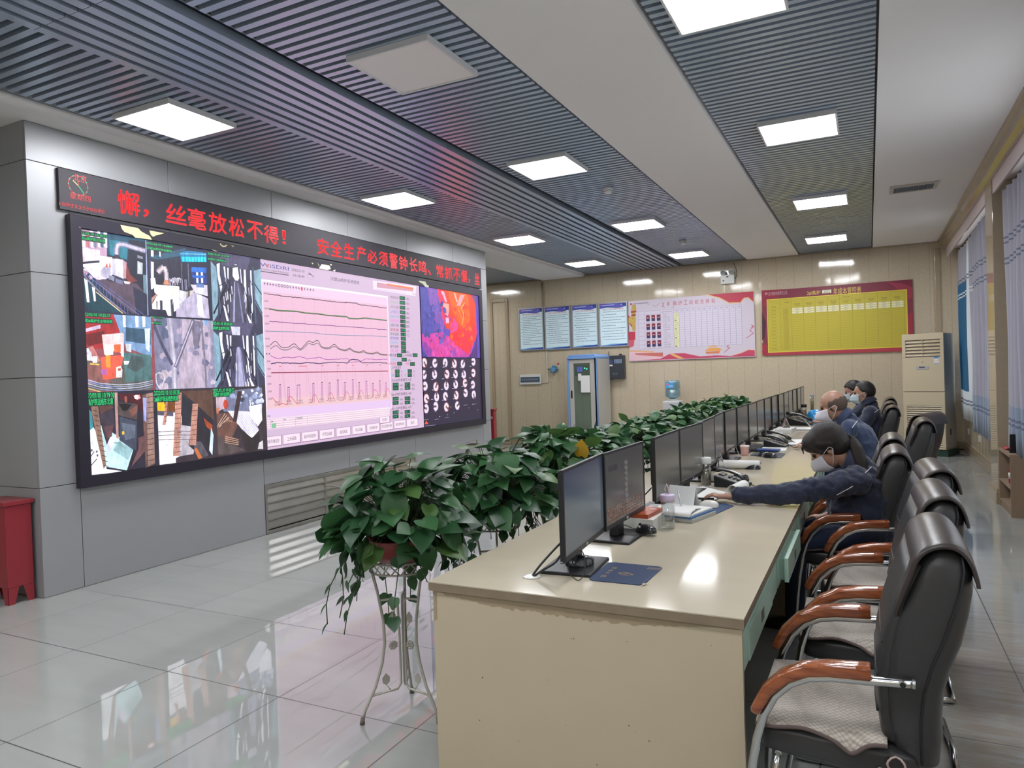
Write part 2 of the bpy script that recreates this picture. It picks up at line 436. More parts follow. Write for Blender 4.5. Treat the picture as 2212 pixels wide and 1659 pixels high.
# glossy beige wall boards with vertical seams
def board_mat(name, axis, pitch=0.30, ph=0.0, col='#baad96'):
    m = mat(name, col, 0.09, spec=0.8)
    nt, b = ncol(m)
    tc = nt.nodes.new('ShaderNodeTexCoord'); sp = nt.nodes.new('ShaderNodeSeparateXYZ'); nt.links.new(tc.outputs['Object'], sp.inputs[0])
    def M_(op, a, b_=None, c=None):
        n = nt.nodes.new('ShaderNodeMath'); n.operation = op
        for i, v in enumerate((a, b_, c)):
            if v is None: continue
            if isinstance(v, (int, float)): n.inputs[i].default_value = v
            else: nt.links.new(v, n.inputs[i])
        return n.outputs[0]
    t = M_('FRACT', M_('DIVIDE', M_('ADD', sp.outputs[axis], 60+ph), pitch)); d = M_('MINIMUM', t, M_('SUBTRACT', 1, t))
    j = M_('LESS_THAN', d, 0.011)
    nz = nt.nodes.new('ShaderNodeTexNoise'); nz.inputs['Scale'].default_value = 26; nz.inputs['Detail'].default_value = 8; nz.inputs['Roughness'].default_value = 0.7; nt.links.new(tc.outputs['Object'], nz.inputs['Vector'])
    v = M_('MULTIPLY_ADD', nz.outputs['Fac'], 0.36, 0.82)
    hs = nt.nodes.new('ShaderNodeHueSaturation'); hs.inputs['Color'].default_value = rgb(col); nt.links.new(v, hs.inputs['Value'])
    mx = nt.nodes.new('ShaderNodeMix'); mx.data_type = 'RGBA'; nt.links.new(M_('MULTIPLY', j, 0.35), mx.inputs[0]); nt.links.new(hs.outputs[0], mx.inputs[6]); mx.inputs[7].default_value = rgb('#6b5d4c')
    nt.links.new(mx.outputs[2], b.inputs['Base Color'])
    # every board bows a little: broken reflections
    bow = M_('MULTIPLY', M_('SINE', M_('MULTIPLY', t, 3.14159)), 0.5)
    wn = nt.nodes.new('ShaderNodeTexNoise'); wn.inputs['Scale'].default_value = 2.2; wn.inputs['Detail'].default_value = 2; nt.links.new(tc.outputs['Object'], wn.inputs['Vector'])
    h = M_('ADD', M_('ADD', bow, M_('MULTIPLY', wn.outputs['Fac'], 1.2)), M_('MULTIPLY', j, -0.5))
    bp = nt.nodes.new('ShaderNodeBump'); bp.inputs['Strength'].default_value = 0.22; bp.inputs['Distance'].default_value = 0.01
    nt.links.new(h, bp.inputs['Height']); nt.links.new(bp.outputs[0], b.inputs['Normal'])
    return m
m_farwall = board_mat('beige_boards_far', 0, 0.305, 0.05)
m_sidewall = board_mat('beige_boards_side', 1, 0.305, 0.0)
m_trim = mat('beige_trim', '#a08f76', 0.2, coat=0.3, noise=0.06, nscale=30)
struct('wall_far', MB().bx(-9.0, 1.8, YF, YF+0.2, 0, 3.95), m_farwall)
struct('wall_left', MB().bx(-9.2, -9.0, YB, YF+.2, -.1, 3.95), m_sidewall)
struct('wall_back', MB().bx(-9.0, 1.8, YB-.2, YB, 0, 3.95), m_farwall)
struct('baseboard_far', MB().bx(-7.05, 1.4, YF-.02, YF-.001, 0, .09).bx(-7.05, 1.4, YF-.028, YF-.001, .09, .105).bx(-7.05, 1.4, YF-.012, YF-.001, .105, .16), m_trim, bevel=.003)
t = MB()
for x in (-7.44, -7.06):
    t.bx(x-.03, x+.03, YF-.035, YF-.001, 0.1, 3.2)
t.bx(-7.41, -7.09, YF-.035, YF-.001, 3.12, 3.2).bx(-7.6, -7.05, YF-.05, YF-.001, 0, .1)
struct('trim_1', t, m_trim, bevel=.008)
struct('trim_2', MB().bx(-9, 1.2, YF-.03, YF-.001, 3.50, 3.532), m_trim, bevel=.005)
struct('trim_3', MB().bx(1.02, 1.10, YF-.03, YF-.001, 0.10, 3.4), m_trim, bevel=.008)

# right wall: pilasters, window bays, cornice
bays = [(-3.4, .2), (.68, 3.72), (4.2, 8.93), (9.41, 13.90)]
t = MB()
for (a, b) in bays:
    t.bx(1.40, 1.55, a, b, 0, .80).bx(1.40, 1.55, a, b, 3.30, 3.95)
    t.bx(1.40, 1.55, a, a+.35, .8, 3.3).bx(1.40, 1.55, b-.35, b, .8, 3.3)
t.bx(1.40, 1.55, 13.90, YF, 0, 3.95)
struct('wall_right', t, m_sidewall)
t = MB()
for a, b in ((YB, -3.4), (.2, .68), (3.72, 4.2), (8.93, 9.41)):
    t.bx(1.18, 1.55, a, b, 0, 3.95)
struct('wall_right_pilasters', t, mat('beige_glossy_pilaster', '#a3957f', 0.07, spec=.7, noise=0.08, nscale=20), bevel=.006)
t = MB()
for a, b in ((.2, .68), (3.72, 4.2), (8.93, 9.41)): t.bx(1.155, 1.2, a-.02, b+.02, 0, .13).bx(1.165, 1.2, a-.01, b+.01, .13, .16)
for a, b in bays: t.bx(1.375, 1.40, a, b, 0, .13).bx(1.385, 1.40, a, b, .13, .17)
struct('baseboard_right', t, m_trim, bevel=.004)
struct('trim_4', MB().prism([(1.06, 3.534), (1.075, 3.50), (1.11, 3.49), (1.13, 3.44), (1.17, 3.41), (1.17, 3.385), (1.6, 3.385), (1.6, 3.534)], 'y', YB, YF), m_trim)
m_frame = mat('window_frame_white', '#c9cac8', 0.3)
m_glass = thin_glass('window_glass', '#ffffff', .04)
for i, (a, b) in enumerate(bays):
    t = MB(); y0, y1 = a+.35, b-.35; n = 3
    t.bx(1.46, 1.52, y0, y1, .80, .86).bx(1.46, 1.52, y0, y1, 3.24, 3.30)
    for k in range(n+1):
        y = y0 + (y1-y0)*k/n; t.bx(1.46, 1.52, max(y0, y-.03), min(y1, y+.03), .86, 3.24)
    t.bx(1.38, 1.46, y0, y1, .80, .83)
    w = struct('window_%d' % (i+1), t, m_frame)
    MB().bx(1.487, 1.493, y0+.03, y1-.03, .86, 3.24).build('pane', m_glass, w)
    struct('trim_%d' % (5+i), MB().bx(1.19, 1.21, a, b, 3.235, 3.40).bx(1.21, 1.38, a, b, 3.37, 3.385), mat('pelmet_white', '#c8bcba', 0.6))

# ceiling: plain plaster bands, open slats between
for k, (a, b) in enumerate(((-1.99, -1.098), (0.10, 1.6))):
    struct('ceiling' if k == 0 else 'ceiling_side_band', MB().bx(a, b, YB, YF, 3.520, 3.90), m_white)
struct('ceiling_beam', MB().bx(-6.17, -5.24, YB, YF, 3.502, 3.90).bx(-5.24, -5.20, YB, YF, 3.545, 3.90), m_white)
struct('ceiling_deck', MB().bx(-9.0, 1.8, YB, YF, 3.90, 3.98), m_void)
def slats(name, x0, x1, y0, y1, z=3.534, pitch=0.0810, w=0.043, h=0.055, ph=2.801):
    t = MB(); k0 = math.ceil((y0-ph)/pitch)
    y = ph + k0*pitch
    while y + w < y1:
        t.bx(x0, x1, y, y+w, z, z+h); y += pitch
    return struct(name, t, m_slat)
slats('ceiling_slats', -5.10, -4.085, YB, YF)
slats('ceiling_slats_middle', -3.165, -2.02, YB, YF)
slats('ceiling_slats_right', -1.07, 0.085, YB, YF)
slats('ceiling_slats_far_left', -9.0, -6.2, YB, YF)
t = MB()
for k in range(8):
    x = -4.085 + k*0.1085
    for q in range(6): t.bx(x, x+.066, YB+q*3+.002, min(YF, YB+q*3+2.998), 3.522, 3.58)
struct('ceiling_slats_lengthwise', t, m_slat)
t = MB()
for x in (-5.0, -4.3, -2.9, -2.3, -.85, -.1, -6.6, -7.6): t.bx(x-.02, x+.02, YB, YF, 3.60, 3.64)
struct('ceiling_carriers', t, m_void)
struct('trim_9', MB().bx(-5.20, -5.10, YB, YF, 3.56, 3.57).bx(-3.205, -3.19, YB, YF, 3.56, 3.62), mat('edge_angle', '#7e8489', 0.5, 0.3))

# ---- lamps in the ceiling
m_diff = mat('lit_diffuser', '#ffffff', 0.5, emit=PANEL_STRENGTH, emitcol='#fafbff')
m_off = mat('unlit_diffuser', '#ece6e4', 0.45)
m_lframe = mat('lamp_frame', '#d4d4d6', 0.35)
def make_lamp(lit=True):
    o = thing('ceiling_light', 'lit square light panel', 'ceiling light')
    s = .5*.60
    f = MB()
    for a, b, c, d in ((-s, s, -s, -s+.014), (-s, s, s-.014, s), (-s, -s+.014, -s+.014, s-.014), (s-.014, s, -s+.014, s-.014)): f.bx(a, b, c, d, -.012, .022)
    f.build('frame', m_lframe, o)
    f2_ = MB().bx(-s, s, -s, s, .0222, .0252); f2_.build('housing_back', m_lframe, o)
    MB().bx(-s+.014, s-.014, -s+.014, s-.014, -.006, .0215).build('diffuser', m_diff if lit else m_off, o)
    return o
lamp0 = None
G = 'lit square light panels in the ceiling'
lamps = [([(252,257),(368,224),(503,272),(392,302)], 'lit square ceiling light over the left end of the video wall'),
 ([(783,432),(873,414),(935,437),(850,452)], 'lit square ceiling light over the right half of the video wall'),
 ([(1102,356),(1220,338),(1266,369),(1150,388)], 'lit square ceiling light between the lengthwise slats and the white band, nearest one lit there'),
 ([(1322,485),(1418,474),(1433,488),(1345,501)], 'lit square ceiling light between the two smoke detectors'),
 ([(1444,550),(1517,541),(1530,548),(1462,562)], 'small looking lit ceiling light beyond the farther smoke detector'),
 ([(1640,273),(1808,246),(1810,288),(1652,315)], 'lit square ceiling light in the right slat strip, second from the camera'),
 ([(1713,434),(1829,419),(1831,439),(1722,455)], 'lit square ceiling light in the right slat strip, third from the camera'),
 ([(1740,516),(1828,504),(1828,520),(1745,526)], 'lit square ceiling light in the right slat strip nearest the far wall'),
 ([(1068,518),(1150,510),(1178,520),(1098,530)], 'lit square ceiling light just past the right end of the video wall'),
 ([(1223,569),(1287,563),(1308,570),(1240,577)], 'lit square ceiling light above the row of four wall notices')]
colx = []
def lamp_at(x, y, lab, lit=True):
    global lamp0
    if not lit:
        o = make_lamp(False); o.location = (x, y, 3.508); o['label'] = lab; return o
    if lamp0 is None: lamp0 = make_lamp(); o = lamp0
    else: o = dup(lamp0)
    o.location = (x, y, 3.508); o['label'] = lab; o['group'] = G
    return o
for q, lab in lamps:
    c = sum((at_z(px, py, 3.502) for px, py in q), Vector())/4
    colx.append((round(c.x, 2), round(c.y, 2))); lamp_at(c.x, c.y, lab)
c = at_z(1470, 76, 3.502); lamp_at(c.x+.30, c.y-.30, 'large looking lit ceiling light at the top edge, nearest in the right slat strip')
c = sum((at_z(*q, 3.49) for q in [(750,131),(927,90),(1027,171),(868,207)]), Vector())/4
lamp_at(c.x, c.y, 'unlit square light panel hanging slightly askew in the slat ceiling', False)
lamp_at(-7.75, 12.6, 'lit square ceiling light half hidden behind the end of the video wall')
for y, w1 in ((0.75, 'just'), (-2.2, 'well')):
    for x, w2 in ((-4.62, 'left'), (-2.75, 'middle'), (-.58, 'right')): lamp_at(x, y, 'lit square ceiling light %s behind the camera, in the %s lamp row' % (w1, w2))

# smoke detectors, vent grille
def smoke(px, py, lab):
    c = at_z(px, py, 3.50)
    o = thing('smoke_detector', lab, 'smoke detector', (c.x, c.y, 3.462), 0, 'smoke detectors on the slat ceiling')
    MB().lathe([(.055, .072), (.055, .045), (.05, .04)], seg=24).build('base', m_lframe, o)
    MB().lathe([(.012, 0), (.03, .004), (.042, .02), (.048, .04)], seg=24).build('sensor_head', m_lframe, o)
smoke(1313, 412, 'round white smoke detector nearer the camera on the slat ceiling')
smoke(1475, 524, 'round white smoke detector nearer the far wall on the slat ceiling')
o = thing('air_vent', 'rectangular louvred air grille in the white ceiling band at right', 'air vent', (.50, 9.42, 3.50))
f = MB()
for a, b, c, d in ((-.24, .24, -.17, -.13), (-.24, .24, .13, .17), (-.24, -.20, -.13, .13), (.20, .24, -.13, .13)): f.bx(a, b, c, d, 0, .02)
f.build('frame', mat('vent_frame', '#b9b5ae', .5), o)
f = MB().bx(-.2, .2, -.13, .13, .014, .019)
for k in range(17): f.obx((-.19+k*.0238, 0, .006), .014, .26, .003, (Vector((.8, 0, .6)), Vector((0, 1, 0)), Vector((-.6, 0, .8))))
f.build('louvre', mat('vent_slats', '#5e6a78', .5), o)

# ---- panelled screen wall
core = MB().bx(-6.38, XS-.022, 3.128, 10.07, 0, 3.495)
wl = struct('wall_screen', core, m_groove)
g = .0025
f = MB()
def panel(y0, y1, z0, z1): f.bx(XS-.02, XS, y0+g, y1-g, z0+g, z1-g)
zs = [0.0, .808, 1.624, 2.398, 3.216, 3.50]
for a, b in zip(zs[:-1], zs[1:]):
    if b > 3.3: continue
    panel(3.106, 3.409, a, b); panel(9.83, 10.09, a, b)
ys = [3.106, 4.295, 5.505, 6.70, 7.90, 9.08, 10.09]
for a, b in zip(ys[:-1], ys[1:]): panel(a, b, 3.216, 3.50); panel(max(a, 3.409), min(b, 9.83), 2.86, 3.216)
panel(3.409, 5.266, 0, .86); panel(5.266, 6.585, .50, .86); panel(6.585, 7.945, .50, .86); panel(7.945, 9.83, 0, .86)
f.build('front_panels', m_alu, wl, bevel=.0012, bseg=1)
f = MB()
for a, b in zip(zs[:-1], zs[1:]):
    f.bx(-6.40, XS-.0201, 3.106, 3.126, a+g, b-g); f.bx(-6.40, XS-.0201, 10.07, 10.09, a+g, b-g)
f.build('end_panels', m_alu, wl)
# ================================================================ LED SIGN AND VIDEO WALL
UY, UZ = Vector((0, 1, 0)), Vector((0, 0, 1)); NX = Vector((1, 0, 0)); NY = Vector((0, -1, 0)); UX = Vector((1, 0, 0))
SCREEN_E = 0.40
m_led = attr_mat('led_pixels', emit=SCREEN_E*1.05)
m_cam = attr_mat('led_camera_pixels', emit=SCREEN_E*1.4, grain=.45)
def pix_x(X): return lambda x, y: at_x(x, y, X)
def pix_y(Y): return lambda x, y: at_y(x, y, Y)

o = thing('led_sign', 'long black dot-matrix sign with red scrolling Chinese characters and a round clock', 'LED sign', (XS, 6.6, 3.05))
def loc(mesh_obj, root):
    """world-built part handed to its thing"""
    mesh_obj.parent = root; mesh_obj.matrix_parent_inverse = Matrix.Translation(-Vector(root.location)) if root.rotation_euler.z == 0 else root.matrix_world.inverted()
    return mesh_obj
SX = XS+.03
loc(MB().bx(XS+.001, SX, 3.322, 9.868, 2.893, 3.204).build('housing', mat('led_matrix_black', '#37333a', .6)), o)
a = Art((SX, 0, 0), UY, UZ, NX, pix_x(SX)); a.ofs = .001
RED = '#ff3036'
def stext(t, tl, br):
    b = Art((SX, 0, 0), UY, UZ, NX, pix_x(SX)); b.ofs = .001; b.z = a.z; b.ptext(t, tl, br, RED)
    if len(t) == 1:      # heavier strokes
        V0, F0, C0 = list(b.V), list(b.Fc), list(b.col)
        for dy, dz in ((.0035, 0), (-.0035, 0), (0, .003), (0, -.003)):
            k = len(b.V); b.V += [v + Vector((.0002+abs(dz)*.03, dy, dz)) for v in V0]; b.Fc += [tuple(k+i for i in f_) for f_ in F0]; b.col += C0
    loc(b.build('lit_character' if len(t) == 1 else 'lit_text_line', m_led), o)
a.zoom(0, 230, 3.687)
for ch, x0, y0, x1, y1 in (('懈', 935, 655, 1115, 880), ('，', 1140, 815, 1185, 885), ('丝', 1315, 765, 1485, 950), ('毫', 1495, 800, 1640, 990), ('放', 1660, 835, 1805, 1020), ('松', 1820, 875, 1945, 1050), ('不', 1965, 905, 2095, 1070)):
    stext(ch, (x0, y0), (x1, y1))
a.zoom(560, 380, 4.096)
for ch, x0, y0, x1, y1 in (('得', 40, 430, 170, 610), ('！', 200, 480, 235, 605), ('安', 510, 545, 615, 705), ('全', 625, 565, 735, 725), ('生', 745, 590, 840, 745), ('产', 860, 615, 945, 760), ('必', 955, 650, 1045, 780), ('须', 1055, 665, 1140, 805), ('警', 1150, 680, 1225, 825), ('钟', 1235, 705, 1312, 840), ('长', 1325, 720, 1400, 855), ('鸣', 1410, 745, 1480, 875), ('、', 1490, 830, 1520, 880), ('常', 1565, 780, 1630, 905), ('抓', 1640, 800, 1710, 920), ('不', 1715, 815, 1778, 935), ('懈', 1785, 825, 1840, 945), ('，', 1848, 910, 1865, 945), ('丝', 1905, 855, 1948, 965)):
    stext(ch, (x0, y0), (x1, y1))
a.zoom(0, 230, 3.687)
stext('北京', (583, 530), (690, 615)); stext('星期四', (555, 680), (722, 765)); stext('10时22分00秒', (470, 752), (835, 858))
c0 = a.p(622, 630)
for k in range(60):
    t = 2*PI*k/60; rr = .075
    col = '#35d59a' if k % 5 == 0 else RED
    w = .0045 if k % 5 == 0 else .0028
    a.rect(c0[0]+rr*math.sin(t)-w, c0[1]+rr*math.cos(t)-w, c0[0]+rr*math.sin(t)+w, c0[1]+rr*math.cos(t)+w, col)
a.line([c0, (c0[0]+.042, c0[1]-.052)], .008, '#1fc48c'); a.line([c0, (c0[0]-.038, c0[1]+.03)], .008, '#e8e08a'); a.line([c0, (c0[0], c0[1]+.045)], .005, RED)
loc(a.build('clock_face', m_led), o)

VX = XS + .045
vw = thing('video_wall', 'very large black framed video wall with camera pictures, a pink trend chart and a furnace view', 'video wall', (XS, 6.6, .77))
m_vf = mat('black_gloss_frame', '#2a2632', 0.38)
f = MB().prism([(3.377, .769), (9.82, .769), (9.82, 2.861), (3.377, 2.861)], 'x', XS+.001, XS+.03)
for y0, y1, z0, z1 in ((3.377, 3.462, .769, 2.861), (9.722, 9.82, .769, 2.861), (3.462, 9.722, .769, .853), (3.462, 9.722, 2.767, 2.861)): f.bx(XS+.03, XS+.062, y0, y1, z0, z1)
loc(f.build('frame', m_vf), vw)
# ragged pale gold shapes along the top of the frame
gp = Art((XS+.0625, 0, 0), UY, UZ, NX, pix_x(XS+.0625))
GI = '#d8cb98'
gp.zoom(160, 480, 7.9)
gp.px([(790, 45), (1090, 100), (1150, 160), (1230, 205), (1290, 235), (1330, 300), (1040, 262), (1000, 215), (860, 165), (820, 120)], GI)
gp.px([(1285, 140), (1535, 188), (1450, 215), (1395, 225), (1350, 250), (1310, 215)], GI)
gp.px([(80, 75), (110, 92), (100, 97)], GI)
gp.zoom(380, 500, 8.295)
gp.px([(785, 212), (800, 212), (830, 250), (870, 258), (905, 236), (922, 240), (890, 275), (840, 278), (800, 250)], GI); gp.px([(985, 245), (1045, 262), (1020, 278)], GI); gp.px([(632, 318), (735, 352), (740, 360), (690, 352)], GI)
gp.zoom(560, 560, 6.144)
gp.px([(830, 65), (930, 85), (950, 130), (900, 142), (790, 122)], '#e2dfc0'); gp.px([(695, 45), (718, 52), (712, 68), (700, 60)], GI); gp.px([(770, 40), (800, 92), (790, 90)], GI); gp.px([(940, 60), (965, 66), (950, 92)], GI); gp.px([(975, 150), (1012, 138), (1005, 165)], '#e2dfc0')
gp.zoom(820, 600, 4.607)
gp.px([(388, 28), (455, 38), (470, 68), (490, 80), (488, 98), (455, 92), (430, 60), (395, 42)], '#e6e3c4')
loc(gp.build('pale_frame_shapes', attr_mat('pale_gold_shapes', rough=.3)), vw)

def cell(name, y0, y1, z0, z1, base):
    s = Art((VX, 0, 0), UY, UZ, NX, pix_x(VX), step=.0002)
    s.rect(y0, z0, y1, z1, base); s.bb = (y0, y1, z0, z1)
    def clip(pts):
        for ax, lim, sg in ((0, y0, 1), (0, y1, -1), (1, z0, 1), (1, z1, -1)):
            out = []
            for i in range(len(pts)):
                p, q = pts[i-1], pts[i]
                ip, iq = (p[ax]-lim)*sg >= 0, (q[ax]-lim)*sg >= 0
                if ip != iq:
                    t = (lim-p[ax])/(q[ax]-p[ax]); out.append((p[0]+(q[0]-p[0])*t, p[1]+(q[1]-p[1])*t))
                if iq: out.append(q)
            pts = out
            if len(pts) < 3: return None
        return pts
    o_uv = s.uv
    def uvc(pts, col):
        c = clip(pts)
        if c: o_uv(c, col)
    s.uv = uvc
    o_line = s.line
    def linec(pts, w, col, px=False):
        if px: pts = [s.p(*q) for q in pts]
        for (a_, b_), (c_, d_) in zip(pts[:-1], pts[1:]):
            L = math.hypot(c_-a_, d_-b_) or 1; nx, ny = -(d_-b_)/L*w/2, (c_-a_)/L*w/2
            uvc([(a_+nx, b_+ny), (a_-nx, b_-ny), (c_-nx, d_-ny), (c_+nx, d_+ny)], col)
    s.line = linec
    s.done = lambda nm: loc(s.build(nm, m_led if nm in ('trend_chart_screen', 'tuyere_screen') else m_cam), vw)
    return s
R = random.Random(3)
def streaks(s, y0, y1, z0, z1, n, cols, wmin=.006, wmax=.03, hmin=.1, lean=0.0):
    for _ in range(n):
        y = R.uniform(y0, y1); w = R.uniform(wmin, wmax); zt = R.uniform(z0+hmin, z1); zb = max(z0, zt - R.uniform(hmin, (z1-z0)))
        l = (y-(y0+y1)/2)*lean*(zt-zb)
        s.uv([(y-w/2, zt), (y+w/2, zt), (y+w/2+l, zb), (y-w/2+l, zb)], R.choice(cols))
def mottle(s, y0, y1, z0, z1, n, cols, r=.05):
    for _ in range(n):
        y = R.uniform(y0, y1); z = R.uniform(z0, z1); k = R.randint(5, 8); rr = R.uniform(.3, 1)*r
        s.uv([(y+rr*R.uniform(.6, 1.2)*math.cos(2*PI*i/k), z+rr*R.uniform(.5, 1)*math.sin(2*PI*i/k)) for i in range(k)], R.choice(cols))
GR = '#12e07a'
def stamp(s, lines):
    for t, tl, br in lines:
        p0 = s.p(*tl); p1 = s.p(*br)
        s.rect(p0[0]-.004, p1[1]-.006, p1[0]+.004, p0[1]+.006, '#1a2b28')
        s.text(t, p0[0], p1[1], p1[0], p0[1], GR)
DK = ['#1d2030', '#262638', '#33334a', '#15182a']
ST = ['#4a4a66', '#6d6d8e', '#2c2c40', '#9a98bd', '#e9e6ff']
# --- casting floor with pipe and white hoods
s = cell('f', 3.463, 4.05, 2.117, 2.765, '#2c2f45'); s.zoom(160, 480, 7.9)
s.px([(560, 190), (1210, 300), (1220, 620), (570, 560)], '#24506a'); s.px([(600, 300), (920, 340), (900, 640), (610, 560)], '#2d7f96')
s.px([(930, 300), (1230, 330), (1230, 1250), (900, 1000)], '#1d2236'); s.px([(50, 110), (560, 190), (560, 590), (60, 700)], '#c9a6c4')
for i, (x, c) in enumerate(((60, '#b58fae'), (130, '#ffffff'), (200, '#c0707e'), (275, '#ffffff'), (320, '#8a86ab'), (400, '#fbf7ff'), (440, '#5c6d92'), (505, '#f4f2ff'))):
    s.px([(x, 150), (x+55, 160), (x+60, 440), (x+8, 420)], c)
s.px([(60, 420), (440, 480), (440, 650), (70, 680)], '#f3dcec'); mottle(s, *([s.p(80, 0)[0], s.p(400, 0)[0]]), 2.38, 2.47, 14, ['#e8c6d8', '#ffffff', '#d9a8bd'], .03)
s.px([(75, 720), (430, 690), (560, 900), (520, 960), (350, 960), (180, 780)], '#ffffff'); s.px([(430, 570), (650, 600), (650, 900), (560, 960), (440, 880)], '#fdf8fb')
s.px([(350, 930), (500, 900), (580, 940), (540, 975), (400, 975)], '#d9cfe2')
s.px([(450, 820), (530, 750), (620, 780), (630, 880), (545, 960), (450, 900)], '#b7b0cc'); s.px([(530, 760), (560, 690), (575, 770)], '#e0533a'); s.px([(590, 770), (605, 680), (630, 775)], '#e86a4a')
s.px([(650, 620), (840, 640), (840, 970), (650, 890)], '#c9c3dc'); s.px([(700, 620), (830, 640), (830, 950), (710, 900)], '#f2ecfa'); s.px([(840, 650), (895, 690), (890, 960), (840, 960)], '#c79aa6')
s.px([(655, 600), (700, 550), (760, 560), (800, 640)], '#3a3444')
for w, c in ((.042, '#8b83a5'), (.022, '#cfc6dd')): s.line([(722, 550), (725, 430), (760, 375), (850, 380), (1000, 430), (1210, 490)], w, c, px=True)
s.px([(890, 700), (960, 900), (1080, 1000), (950, 1050), (880, 960)], '#7d3a3a'); s.px([(1080, 660), (1170, 700), (1165, 890), (1080, 880)], '#cfd6de'); s.px([(1080, 560), (1170, 590), (1170, 630), (1080, 610)], '#9aa2b4')
s.px([(350, 980), (560, 990), (820, 1060), (1060, 1040), (1220, 1220), (1240, 1600), (1000, 1560), (560, 1210)], '#5b4a5c'); s.px([(1000, 1100), (1230, 1220), (1240, 1590), (1060, 1580)], '#2b2d45')
s.px([(590, 900), (690, 930), (680, 1010), (580, 970)], '#8d8ba8'); s.px([(700, 950), (830, 1000), (825, 1070), (700, 1020)], '#77779a'); s.px([(840, 1000), (960, 1020), (940, 1060), (860, 1050)], '#e6cfd4')
s.px([(75, 760), (200, 900), (850, 1550), (240, 1510), (130, 1250), (90, 1000)], '#123f4d'); s.px([(165, 950), (225, 1000), (260, 1370), (215, 1365)], '#f3f6ff'); s.px([(300, 1100), (350, 1120), (370, 1350), (335, 1350)], '#f3f6ff'); s.px([(80, 1080), (130, 1250), (180, 1500), (105, 1500)], '#d3c8e0')
s.line([(75, 730), (220, 980), (480, 1240), (880, 1560)], .012, '#8d7a96', px=True); s.line([(370, 1190), (830, 1560)], .007, '#ffd7a8', px=True)
for k in range(14): x = 130+k*60; s.line([(x, 800+k*52), (x+6, 880+k*56)], .005, '#5a6aa8', px=True)
s.line([(120, 790), (1240, 1620)], .005, '#5a66a4', px=True); s.line([(110, 830), (1100, 1580)], .004, '#7f86bd', px=True)
s.px([(105, 1440), (160, 1450), (165, 1500), (110, 1500)], '#d59a52'); s.px([(1170, 900), (1240, 900), (1240, 1240), (1180, 1200)], '#6d8a96'); s.line([(1218, 310), (1255, 1590)], .008, '#aab6e0', px=True)
stamp(s, [('2022-02-10 10:28:53', (50, 145), (555, 265)), ('汉钢2#高炉南出铁场', (55, 225), (525, 355))]); s.done('camera_view')
# --- casting floor, furnace with cyan ring
s = cell('f', 4.05, 4.675, 2.117, 2.765, '#27263c'); s.zoom(160, 480, 7.9)
s.px([(1215, 300), (1900, 420), (1900, 640), (1230, 640)], '#232a40'); s.px([(1240, 600), (1400, 560), (1900, 440), (1900, 560), (1420, 640)], '#2c5570'); s.px([(1800, 520), (1990, 500), (1990, 670), (1830, 660)], '#33a8d6')
s.px([(1310, 460), (1355, 470), (1355, 590), (1310, 580)], '#fbfaff'); s.px([(1450, 500), (1475, 505), (1478, 590), (1455, 585)], '#fbfaff'); s.px([(1312, 670), (1360, 680), (1360, 960), (1314, 960)], '#ffffff'); s.px([(1245, 640), (1310, 660), (1310, 930), (1250, 930)], '#6b6484')
s.px([(1260, 960), (1380, 950), (1400, 1080), (1330, 1150), (1270, 1120)], '#f0efff')
for w, c in ((.05, '#8d7f98'), (.026, '#d9c9cf')): s.line([(1430, 860), (1470, 810), (1530, 760), (1570, 850), (1580, 1000)], w, c, px=True)
s.px([(1540, 980), (1600, 990), (1640, 1070), (1520, 1060)], '#c98a70')
mottle(s, s.p(1640, 0)[0], s.p(1800, 0)[0], 2.44, 2.47, 8, ['#dcd9e6', '#b9b6c8'], .03)
for k in range(6): s.line([(1630+k*40, 960), (1640+k*40, 1080)], .012, '#b0a8be', px=True)
s.px([(1355, 1060), (1790, 1095), (1790, 1300), (1690, 1330), (1660, 1600), (1600, 1600), (1560, 1500), (1330, 1480), (1330, 1400), (1420, 1240), (1370, 1200)], '#fffdfc')
s.px([(1280, 1330), (1400, 1220), (1430, 1240), (1340, 1340), (1320, 1480), (1290, 1460)], '#b0857c'); s.px([(1640, 1100), (1700, 1240), (1640, 1320)], '#ffe4d8'); s.px([(1770, 1100), (1795, 1100), (1795, 1280), (1760, 1260)], '#e6b39c')
s.px([(1400, 1340), (1420, 1350), (1420, 1480), (1405, 1475)], '#2a2a3c'); s.px([(1460, 1330), (1505, 1340), (1510, 1530), (1465, 1500)], '#39384e'); s.px([(1640, 1320), (1680, 1310), (1680, 1600), (1655, 1600)], '#4b4960'); s.px([(1690, 1320), (1790, 1270), (1790, 1480), (1700, 1530)], '#f6f0f4')
s.zoom(380, 500, 8.295)
s.px([(70, 380), (230, 345), (540, 385), (550, 545), (90, 545)], '#1b7fb8'); s.px([(90, 440), (540, 450), (540, 545), (110, 540)], '#21cff0')
for k in range(9): s.line([(100+k*55, 370), (108+k*55, 545)], .004, '#0f4f78', px=True)
s.line([(80, 400), (540, 410)], .005, '#8ad8f0', px=True); s.line([(80, 445), (545, 452)], .004, '#0f5c86', px=True)
s.px([(270, 650), (550, 640), (560, 940), (320, 930), (270, 720)], '#23357c'); s.px([(280, 640), (545, 650), (545, 740), (280, 720)], '#2a6fd0'); s.px([(290, 780), (510, 790), (510, 835), (300, 835)], '#1f5fc4')
for x in (360, 445): s.px([(x, 730), (x+35, 735), (x+38, 790), (x+2, 790)], '#ffffff'); s.px([(x+5, 835), (x+38, 835), (x+42, 920), (x+8, 920)], '#ffffff')
s.line([(95, 560), (110, 1060)], .012, '#5a5872', px=True); s.line([(215, 570), (235, 1000)], .01, '#6b6a86', px=True)
for k in range(6): s.line([(60+k*25, 860), (70+k*25, 1050)], .01, R.choice(['#8e8aa6', '#15172a', '#4a4862']), px=True)
